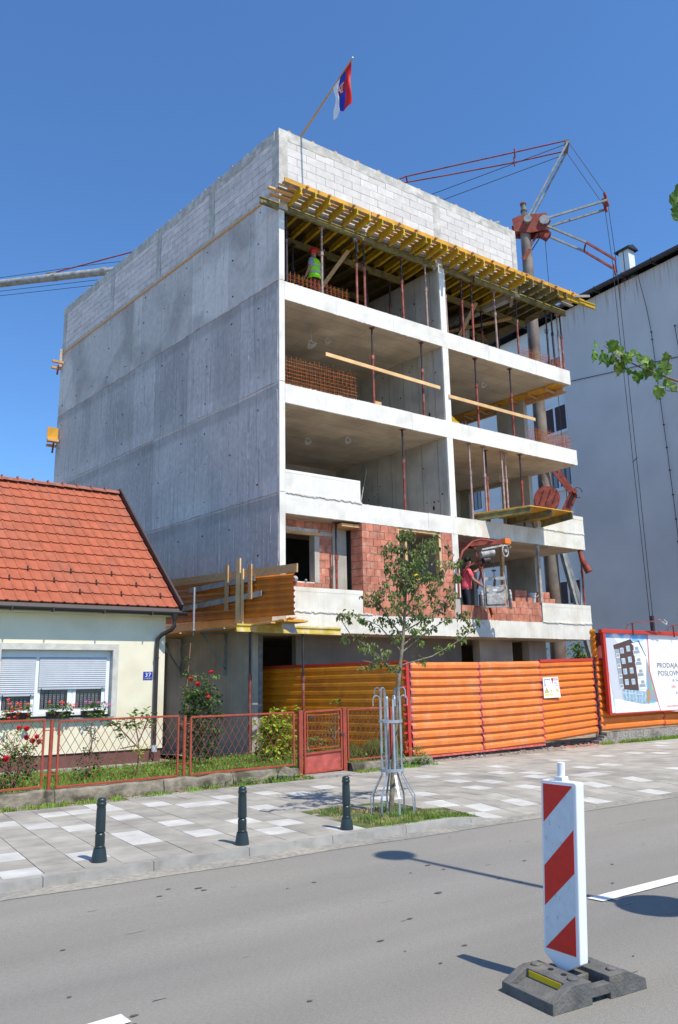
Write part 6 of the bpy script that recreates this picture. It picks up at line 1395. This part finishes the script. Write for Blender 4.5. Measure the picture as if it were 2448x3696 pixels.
# ------------------------------------------------------------------ leaf clouds
def leafmesh(cl, n, size, m, name, parent=None, droop=.5, curl=.2, aspect=.55, seed=0):
    rn = random.Random(seed); v = []; f = []
    off = ORG.get(parent.name, (0, 0, 0)) if parent else (0, 0, 0)
    for c, r in cl:
        for _ in range(n):
            while True:
                d = Vector((rn.uniform(-1, 1), rn.uniform(-1, 1), rn.uniform(-1, 1)))
                if d.length < 1: break
            p = Vector(c)+Vector((d.x*r, d.y*r, d.z*r*.9)); s = size*rn.uniform(.65, 1.3)
            a = rn.uniform(0, 2*pi); dirv = Vector((cos(a), sin(a), -droop+rn.uniform(-.6, .6))).normalized()
            side = dirv.cross(Vector((rn.uniform(-.5, .5), rn.uniform(-.5, .5), 1))).normalized(); up_ = side.cross(dirv).normalized(); b = len(v)
            w_ = s*aspect/2
            P = [p, p+dirv*s*.35+side*w_+up_*curl*s*.3, p+dirv*s*.75+side*w_*.75+up_*curl*s*.1, p+dirv*s-up_*curl*s*.5, p+dirv*s*.75-side*w_*.75+up_*curl*s*.1, p+dirv*s*.35-side*w_+up_*curl*s*.3, p+dirv*s*.5-up_*curl*s*.15]
            v += [tuple(q-Vector(off)) for q in P]; f += [(b, b+1, b+6), (b+1, b+2, b+6), (b+2, b+3, b+6), (b+3, b+4, b+6), (b+4, b+5, b+6), (b+5, b, b+6)]
    me = bpy.data.meshes.new(name); me.from_pydata(v, [], f); me.materials.append(M[m]); o = bpy.data.objects.new(name, me); C.objects.link(o)
    if parent: o.parent = parent; ORG[o.name] = off
    return o
# street tree
st = thing('street_tree', 'young thin street tree with sparse drooping leaves standing in the caged pit', 'tree', (6.43, 8.26, .13))
BR_ = [[(6.43, 8.26, .13), (6.52, 8.26, .9), (6.63, 8.26, 1.77), (6.73, 8.26, 2.32), (6.8, 8.26, 2.88), (6.84, 8.26, 3.26), (6.94, 8.26, 3.66)], [(6.63, 8.26, 1.81), (6.14, 8.14, 2.12), (5.69, 8.02, 2.32), (5.4, 7.89, 2.56)], [(6.66, 8.26, 1.84), (6.48, 8.29, 1.95), (6.09, 8.32, 2.01)], [(6.72, 8.26, 2.21), (7.2, 8.2, 2.55), (7.59, 8.14, 2.98), (7.61, 8.08, 3.29)], [(6.69, 8.26, 1.95), (7.27, 8.31, 2.07), (7.85, 8.36, 2.3), (8.36, 8.41, 2.56)], [(6.72, 8.26, 2.13), (7.15, 8.32, 2.37), (7.68, 8.38, 2.62), (8.17, 8.44, 2.6)], [(6.76, 8.26, 2.47), (6.42, 8.06, 2.73), (6.14, 7.85, 3.05), (5.97, 7.65, 3.35)], [(6.79, 8.26, 2.69), (6.89, 8.03, 3.05), (6.91, 7.81, 3.4), (6.67, 7.58, 3.49)], [(6.73, 8.26, 2.32), (6.6, 8.42, 2.59), (6.5, 8.57, 2.9), (6.46, 8.73, 2.76)], [(6.84, 8.26, 3.07), (7.35, 8.09, 3.16), (7.42, 7.92, 3.45)], [(6.8, 8.26, 2.77), (6.6, 8.14, 3.23), (6.56, 8.01, 3.59), (6.51, 7.89, 3.69)], [(6.69, 8.26, 2.13), (6.6, 8.61, 2.49), (6.67, 8.95, 2.59)], [(6.74, 8.26, 2.39), (7.4, 8.24, 2.71), (7.76, 8.22, 2.92)], [(6.82, 8.26, 3.1), (7.05, 8.2, 3.4), (7.1, 8.2, 3.7)], [(6.8, 8.26, 2.9), (7.1, 8.5, 3.1), (7.3, 8.6, 3.45)], [(6.78, 8.26, 2.6), (7.05, 8.0, 2.85), (7.15, 7.9, 3.1)]]
b = MB(); b.tube(BR_[0], [.034, .03, .026, .022, .016, .011, .004], 9); b.build('trunk', 'bark', st, smooth=70)
b = MB(); cl = []
rn = random.Random(5)
for br in BR_[1:]:
    b.tube(br, [.011-.007*i/(len(br)-1) for i in range(len(br))], 5)
    for i in range(1, len(br)):
        A, B = Vector(br[i-1]), Vector(br[i])
        for k in range(4):
            t = (k+rn.random())/4; p = A.lerp(B, t)
            if (i == 1 and t < .45) : continue
            e = p+Vector((rn.uniform(-.16, .16), rn.uniform(-.16, .16), rn.uniform(-.05, .13))); b.tube([p, e], .0025, 4, cap=False); cl.append((e, .055)); cl.append((p.lerp(e, .5)-Vector((0, 0, .02)), .045))
for i in range(3, 6):
    A, B = Vector(BR_[0][i]), Vector(BR_[0][i+1])
    for k in range(12):
        p = A.lerp(B, k/12); e = p+Vector((rn.uniform(-.24, .24), rn.uniform(-.24, .24), rn.uniform(.0, .1))); b.tube([p, e], .0025, 4, cap=False); cl.append((e, .07)); cl.append((p.lerp(e, .6), .06))
for _ in range(20): cl.append((Vector((6.95+rn.gauss(0, .17), 8.2+rn.gauss(0, .16), 3.25+rn.gauss(0, .25))), .07))
b.build('branch', 'bark', st)
leafmesh(cl, 7, .06, 'leaf', 'crown', st, droop=.9, curl=.5, seed=2)
cg = thing('tree_cage', 'galvanised steel tree guard of hooked bars and rings around the young tree', 'tree guard', (6.47, 8.26, .13))
cx, cy = 6.47, 8.26
for k in range(8):
    a = pi/8+k*pi/4; ca, sa = cos(a), sin(a); R_ = lambda r, z: (cx+r*ca, cy+r*sa, z)
    b = MB(); h = 1.62 if k % 2 == 0 else 1.52
    pts = [R_(.29, .1), R_(.29, .32), R_(.14, .58), R_(.14, 1.2), R_(.14, h)] + [R_(.14+.045-.045*cos(t*pi/5), h+.045*sin(t*pi/5)+.0) for t in range(1, 6)] + [R_(.23, h-.09)]
    for p, q in zip(pts, pts[1:]): b.beam(p, q, .024 if len(b.v) < 40 else .018, .008, upv=(ca, sa, 0.01))
    b.build('bar', 'steel', cg)
for z in (.62, 1.22, .9):
    if z == .9: continue
    b = MB(); n = 24
    for k in range(n):
        a0, a1 = 2*pi*k/n, 2*pi*(k+1)/n; b.grid8([(cx+r*cos(a), cy+r*sin(a), z+dz) for dz in (0, .035) for r, a in ((.147, a0), (.147, a1), (.154, a1), (.154, a0))])
    b.build('ring', 'steel', cg)
b = MB(); b.tube([(6.62, 8.1, 1.0), (6.60, 8.12, .93), (6.61, 8.1, .86)], .012, 5); tag(b.build('ribbon', 'redp'), 'small red and white ribbon tied on the steel tree guard', 'ribbon')
# ------------------------------------------------------------------ garden plants
def plant(name, lab, cat, x, y, stems, leafsets, group=None, flowers=None, stem_m='twig', z=None, sr=.006):
    z0 = zg(x, y) if z is None else z; t = thing(name, lab, cat, (x, y, z0), group); b = MB()
    for s in stems: b.tube([(x+s0[0], y+s0[1], z0+s0[2]) for s0 in s], [sr*1.5-sr*i/(len(s)) for i in range(len(s))], 5)
    if stems: b.build('stem', stem_m, t)
    for i, (cl, n, size, m, dr) in enumerate(leafsets): leafmesh([((x+c[0], y+c[1], z0+c[2]), r) for c, r in cl], n, size, m, 'foliage', t, droop=dr, seed=int(x*100)+i, aspect=.62)
    for fx, fy, fz, m, r in (flowers or []):
        b = MB(); c = Vector((x+fx, y+fy, z0+fz))
        for k in range(9):
            a = k*2.4; e = .35+.1*(k % 3); d = Vector((cos(a)*e, sin(a)*e, .5-.06*k))*r*1.35; s = d.cross(Vector((0, 0, 1))).normalized()*r*.55
            b.face([c, c+d+s, c+d*1.5+Vector((0, 0, -.1*r)), c+d-s])
        b.ball(c+Vector((0, 0, r*.15)), r*.75, 7); b.build('flower', m, t)
    return t
rg = random.Random(8)
def cloud(n, sx, sy, z0, z1, r, taper=0, k=rg):
    out = []
    for _ in range(n):
        z = k.uniform(z0, z1); t = 1-taper*abs((z-z0)/(z1-z0)-.35); a = k.uniform(0, 2*pi); q = sqrt(k.random()); out.append(((q*cos(a)*sx*t, q*sin(a)*sy*t, z), r))
    return out
def stems(n, h, sp, k=rg): return [[(0, 0, 0), (k.uniform(-sp, sp)*.4, k.uniform(-sp, sp)*.4, h*.5), (k.uniform(-sp, sp), k.uniform(-sp, sp), h*k.uniform(.8, 1))] for _ in range(n)]
plant('rose_bush', 'tall rose bush with red blooms at the house corner by the downpipe', 'rose bush', 6.95, 15.1, stems(7, 1.9, .35), [(cloud(170, .46, .4, .15, 1.62, .1, .45), 11, .07, 'leaf_d', .4), (cloud(36, .36, .3, 1.0, 1.8, .09), 9, .07, 'leaf_m', .2)], 'rose bushes in the front garden',
      [(-.28, -.1, 1.72, 'flower_r', .06), (-.13, -.1, 1.62, 'flower_r', .065), (.22, 0, 1.85, 'flower_r', .065), (.02, -.3, 1.36, 'flower_o', .05), (.08, -.1, 1.42, 'flower_r', .04), (-.45, -.2, .82, 'flower_r', .04)], sr=.008)
plant('rose_bush', 'rose bush with deep red roses behind the fence at the left edge of the photo', 'rose bush', 2.95, 13.1, stems(6, .95, .3)+[[(0, 0, 0), (.2, 0, .6), (.42, 0, .92)]], [(cloud(60, .36, .3, .08, .62, .08, .3), 10, .055, 'leaf_d', .3), (cloud(60, .45, .3, .4, .95, .06, .3), 6, .05, 'leaf_m', .3)], 'rose bushes in the front garden',
      [(.02, -.1, .93, 'flower_r', .055), (.13, -.1, .92, 'flower_r', .06), (.16, 0, .78, 'flower_r', .055), (.24, -.05, .73, 'flower_r', .06), (.3, -.05, .79, 'flower_r', .05), (.35, 0, .71, 'flower_r', .055), (-.14, -.1, .49, 'flower_r', .065), (-.42, 0, .98, 'flower_r', .055), (-.36, 0, 1.0, 'flower_r', .05)])
plant('small_shrub', 'small spindly dark shrub behind the second fence panel', 'shrub', 4.35, 13.9, stems(4, .95, .08), [(cloud(26, .24, .2, .05, .5, .07, .6), 9, .055, 'leaf_d', .3), (cloud(14, .13, .12, .45, 1.0, .05, .6), 6, .045, 'leaf_d', .3)])
plant('young_magnolia', 'small young tree with broad yellow green leaves in front of the plinth', 'small tree', 5.1, 13.6, [[(0, 0, 0), (0, 0, .6)], [(0, 0, .5), (-.35, 0, .85), (-.62, 0, 1.02)], [(0, 0, .6), (-.1, 0, 1.0)], [(0, 0, .6), (.18, 0, 1.05)], [(0, 0, .55), (-.3, .1, .5)]], [([((-.62, 0, 1.0), .06), ((-.5, 0, .92), .07), ((-.36, 0, .85), .07), ((-.25, 0, .95), .08), ((-.15, 0, 1.05), .1), ((-.02, 0, 1.08), .1), ((.1, 0, 1.08), .09), ((.2, 0, 1.0), .09), ((.02, 0, .92), .1), ((-.12, 0, .85), .1), ((.12, 0, .88), .08), ((-.3, .05, .7), .06)], 9, .10, 'leaf_m', -.1), (cloud(8, .2, .1, .38, .66, .06), 5, .06, 'leaf_y', .2)], sr=.009)
plant('golden_bush', 'bright yellow green bush in front of the bare concrete wall', 'bush', 8.42, 14.6, stems(6, .9, .3), [(cloud(95, .50, .42, .10, .85, .1, .75), 12, .09, 'leaf_y', .3), ([((rg.gauss(-.02, .17), rg.gauss(0, .12), rg.uniform(.7, 1.08)), .08) for _ in range(26)], 10, .085, 'leaf_y', .2), (cloud(24, .6, .4, .05, .5, .1, .3), 10, .075, 'leaf_m', .3)])
plant('shrub', 'low green leafy shrub just left of the gate', 'shrub', 8.95, 14.2, stems(4, .5, .2), [(cloud(26, .34, .3, .05, .5, .09, .4), 10, .065, 'leaf_m', .3)])
plant('climbing_plant', 'thin plant tied to a stake seen through the garden gate', 'plant', 9.62, 14.2, [[(0, 0, 0), (0, 0, .5), (.0, 0, .95)], [(0, 0, .4), (-.2, 0, .6)], [(0, 0, .5), (.22, 0, .75)]], [(cloud(26, .30, .2, .15, 1.0, .07, .3), 6, .06, 'leaf_m', .3), ([((.02, 0, 1.18), .08), ((.1, 0, 1.2), .07)], 9, .09, 'leaf_m', -.1)], sr=.016)
for i, (x, y, sx) in enumerate(((9.4, 13.55, .42), (10.25, 13.45, .45))):
    z0 = zg(x, y); t = thing('heather_bush', ['low clipped heather bush seen through the gate', 'low clipped heather bush behind the fence right of the gate'][i], 'bush', (x, y, z0), 'heather bushes'); v = []; f = []
    for _ in range(2600):
        a = rg.uniform(0, 2*pi); q = sqrt(rg.random()); px, py = x+q*cos(a)*sx, y+q*sin(a)*.3; h = (.42+.1*i)*(1-.35*q*q)*rg.uniform(.7, 1.08); z = z0+rg.uniform(0, h*.75); b0 = len(v); dx, dy = rg.uniform(-.05, .05), rg.uniform(-.05, .05)
        v += [(px-.005-x, py-y, z-z0), (px+.005-x, py+.003-y, z-z0), (px+dx-x, py+dy-y, z+.11-z0)]; f.append((b0, b0+1, b0+2))
    me = bpy.data.meshes.new('foliage'); me.from_pydata(v, [], f); me.materials.append(M['heath']); o = bpy.data.objects.new('foliage', me); C.objects.link(o); o.parent = t
plant('climbing_vine', 'dark ivy stem climbing in the gap between the house and the concrete wall', 'vine', 7.35, 16.7, [[(0, 0, 0), (.05, 0, .8), (-.03, 0, 1.6), (.05, 0, 2.6)]], [(cloud(40, .14, .1, .1, 2.6, .07), 6, .06, 'leaf_d', .4)], sr=.02)
# broad weeds in the grass
cl = []
for _ in range(330):
    x = rg.uniform(5.4, 10.2); y = rg.uniform(FL(x)+.3, 16); 
    if x > 10.5-.14*(y-13.3): continue
    cl.append(((x, y, zg(x, y)+rg.uniform(.03, .2)), .07))
tag(leafmesh(cl, 6, .055, 'leaf_m', 'garden_weeds', droop=.1, seed=4), 'leafy weeds filling the right half of the front garden', 'weeds', kind='stuff')
cl = []
for _ in range(190):
    x = rg.uniform(1.5, 5.6); y = rg.uniform(13.6, 15.2); cl.append(((x, y, zg(x, y)+rg.uniform(.02, .09)), .06))
tag(leafmesh(cl, 6, .065, 'leaf_m', 'border_plants', droop=-.2, seed=5), 'row of broad leaved plants in front of the brown plinth', 'plants', kind='stuff')
cl = [((x, FL(x)-.2+rg.uniform(-.08, .05), .14+rg.uniform(0, .06)), .05) for x in [rg.uniform(5.6, 7.7) for _ in range(26)]]+[((x, FL(x)-.17, .15+rg.uniform(0, .1)), .06) for x in [rg.uniform(9.9, 10.8) for _ in range(26)]]+[((10.85+rg.uniform(-.15, .15), 13.0+rg.uniform(-.1, .1), .2+rg.uniform(0, .2)), .08) for _ in range(22)]
tag(leafmesh(cl, 7, .06, 'leaf_m', 'kerbside_weeds', droop=-.1, seed=6), 'bright leafy weeds at the broken wall end and by the hoarding corner', 'weeds', kind='stuff')
bsh = thing('background_tree', 'green leafy tree seen under the building between the pier and the red crane frame', 'tree', (23.9, 19.1, 0)); b = MB(); b.tube([(23.9, 19.1, 0), (23.9, 19.1, 2.8)], .08, 6); b.build('trunk', 'bark', bsh)
leafmesh([((23.9+rg.gauss(0, .35), 19.1+rg.gauss(0, .4), 2.4+rg.gauss(0, .5)), .2) for _ in range(70)], 16, .12, 'leaf_m', 'crown', bsh, seed=9)
# flower boxes on the sill
for i, (x0, x1, lab) in enumerate(((3.55, 4.02, 'left window box crowded with scarlet geraniums'), (4.32, 4.80, 'middle window box with a few orange geraniums'), (5.02, 5.50, 'right window box with pink geraniums'))):
    t = thing('flower_box', lab, 'flower box', ((x0+x1)/2, HY-.05, 1.16), 'geranium boxes on the window sill'); yb_ = HY-.06
    b = MB(); b.extr([(x0+.02, yb_-.06, 1.165), (x1-.02, yb_-.06, 1.165), (x1, yb_-.08, 1.29), (x0, yb_-.08, 1.29)], (0, .14, 0)); b.build('planter', 'pot', t, bevel=.006)
    xc = (x0+x1)/2+(-.03, .04, .06)[i]; cl = [((xc+rg.uniform(-.28, .26), yb_-.06+rg.uniform(-.1, .08), 1.30+rg.uniform(-.15 if i == 0 else -.1, .14)), .05) for _ in range(34)]
    leafmesh(cl, 9, .045, 'leaf_m', 'foliage', t, droop=.2, seed=20+i, aspect=.9)
    fl = [((-.2, 1.55, 'o'), (-.16, 1.47, 'o'), (-.12, 1.40, 'o'), (-.03, 1.47, 'o'), (.03, 1.46, 'r'), (.17, 1.46, 'o'), (.2, 1.45, 'r'), (-.22, 1.33, 'o'), (-.04, 1.36, 'r'), (.03, 1.38, 'o'), (.11, 1.37, 'r'), (0, 1.28, 'o'), (.05, 1.28, 'o'), (-.05, 1.22, 'o'), (.17, 1.26, 'r'), (-.16, 1.2, 'o'), (-.27, 1.26, 'r'), (-.12, 1.33, 'r')), ((-.26, 1.49, 'o'), (-.03, 1.48, 'o'), (.02, 1.46, 'r'), (.15, 1.42, 'r'), (.22, 1.38, 'o'), (.28, 1.42, 'r')), ((-.25, 1.47, 'p'), (-.15, 1.46, 'p'), (.0, 1.45, 'p'), (.17, 1.42, 'p'), (.25, 1.40, 'p'))][i]
    for dx, z, m in fl:
        b = MB(); c = Vector((xc+dx, yb_-.1+rg.uniform(-.05, .03), z)); b.tube([c-Vector((0, 0, .09)), c], .002, 4)
        for k in range(7): a = k*2.4; e = c+Vector((cos(a)*.02, sin(a)*.02, .012*(k % 3)-.01)); d = Vector((.014, 0, 0)); u = Vector((0, .005, .013)); b.face([e-d, e-u, e+d, e+u])
        b.build('blossom', {'o': 'flower_o', 'r': 'flower_r', 'p': 'flower_p'}[m], t)
# ------------------------------------------------------------------ foreground maple branch
mb_ = thing('maple_branch', 'leafy maple twig reaching into the picture from the right against the grey wall', 'branch', (1.6, .9, 2.3))
LP0 = [(2.715, 1.906, 3.098), (2.74, 1.89, 3.071), (2.767, 1.871, 3.044), (2.795, 1.846, 3.019), (2.82, 1.824, 2.997), (2.857, 1.786, 2.967), (2.897, 1.744, 2.935), (2.923, 1.715, 2.914), (3.2, 1.45, 2.75)]
FS = 1.9/3.6
def fs(p): return (p[0]*FS, p[1]*FS, 1.7+(p[2]-1.7)*FS)
LP_ = [fs(p) for p in LP0]
b = MB(); b.tube(LP_, [.0008, .0009, .0011, .0013, .0015, .0018, .0022, .0027, .004], 7); b.tube([fs(p) for p in ((2.897, 1.744, 2.935), (2.90, 1.762, 2.90), (2.905, 1.765, 2.886))], .0007, 5); b.tube([fs(p) for p in ((2.905, 1.765, 2.886), (2.933, 1.727, 2.873), (3.0, 1.65, 2.86))], .0008, 5); b.build('twig', 'twig', mb_, smooth=70)
LO = [(0, 0), (.12, .10), (.34, .16), (.30, .30), (.50, .46), (.40, .50), (.34, .66), (.20, .66), (.14, .84), (.05, .84), (0, 1.05)]
out_ = LO+[(-x, y) for x, y in LO[-2:0:-1]]
def fgleaf(px, py, size, ang, tilt=.3, roll_=0., depth=0):
    # centre found from camera-relative viewing angles of the photograph, at about 3.6 m
    u = px-1224; v = 1848-py; d = (Rr*u+Uu*v+vd*2820).normalized(); c = Vector((0, 0, 1.7))+d*(1.9+depth*.5)
    X = Rr*cos(ang)+Uu*sin(ang); Y = (-Rr*sin(ang)+Uu*cos(ang)); N = -vd
    Y = (Y*cos(tilt)+N*sin(tilt)).normalized(); X = (X*cos(roll_)+N*sin(roll_)).normalized(); Z = X.cross(Y)
    b = MB(); P = [c+(X*x*size+Y*(y-.5)*size)+Z*(size*(.22*abs(x)-.25*(y-.3)**2+.05*sin(x*14))) for x, y in out_]; mid = [c+Y*(y-.5)*size+Z*(-.25*(y-.3)**2*size) for y in (.25, .5, .75)]
    n = len(P)
    def near(p): return min(mid, key=lambda q: (q-p).length)
    for i in range(n):
        p, q = P[i], P[(i+1) % n]; a, c2 = near(p), near(q)
        b.face([a, p, q] if a == c2 else [a, p, q, c2])
    return b.build('leaf', 'leaf_f', mb_)
Q = lambda x, y: (2050+x*.2538, 1180+y*.2538)
for (x, y, s, a, t, r) in ((400, 255, 150, 2.3, .9, .3), (368, 420, 250, 3.0, .4, .9), (480, 440, 270, 2.85, .3, .9), (570, 490, 230, 3.0, .3, .5), (620, 270, 210, 1.0, .5, .2), (660, 235, 170, -1.2, .9, .5), (740, 350, 200, -2.2, .5, .3), (640, 450, 170, 2.6, .5, .6), (720, 590, 290, 3.0, .2, .6), (840, 460, 230, 2.8, .2, .7), (790, 460, 150, 2.4, .3, .2), (930, 380, 150, -2.3, .7, .4), (1000, 450, 240, -2.8, .3, .8), (870, 640, 130, 2.9, .4, .4), (985, 720, 230, -3.0, .2, .4), (1120, 640, 290, 3.0, .2, .6), (1110, 490, 200, -2.2, .6, .5), (1190, 540, 180, 2.4, .5, .4), (1370, 590, 260, -2.9, .3, .3), (1410, 440, 190, -1.7, 1.2, .2), (1270, 700, 210, 3.0, .1, .5), (1440, 640, 150, -2.6, .5, .8), (1285, 940, 250, 3.0, .2, .4), (1430, 810, 190, -2.0, .6, .5), (1500, 870, 190, -2.5, .4, .5)):
    px, py = Q(x, y); fgleaf(px, py, s*.2538/2820*1.9, a, t, r, rg.uniform(-.04, .04))
for (px, py, s, a) in ((2440, 730, 75, 2.8), (2452, 780, 80, 3.3), (2452, 690, 60, 2.0)): fgleaf(px, py, s/2820*1.9, a, .3, .3)
mb_['label'] = 'leafy maple twig reaching into the picture from the right against the grey wall'
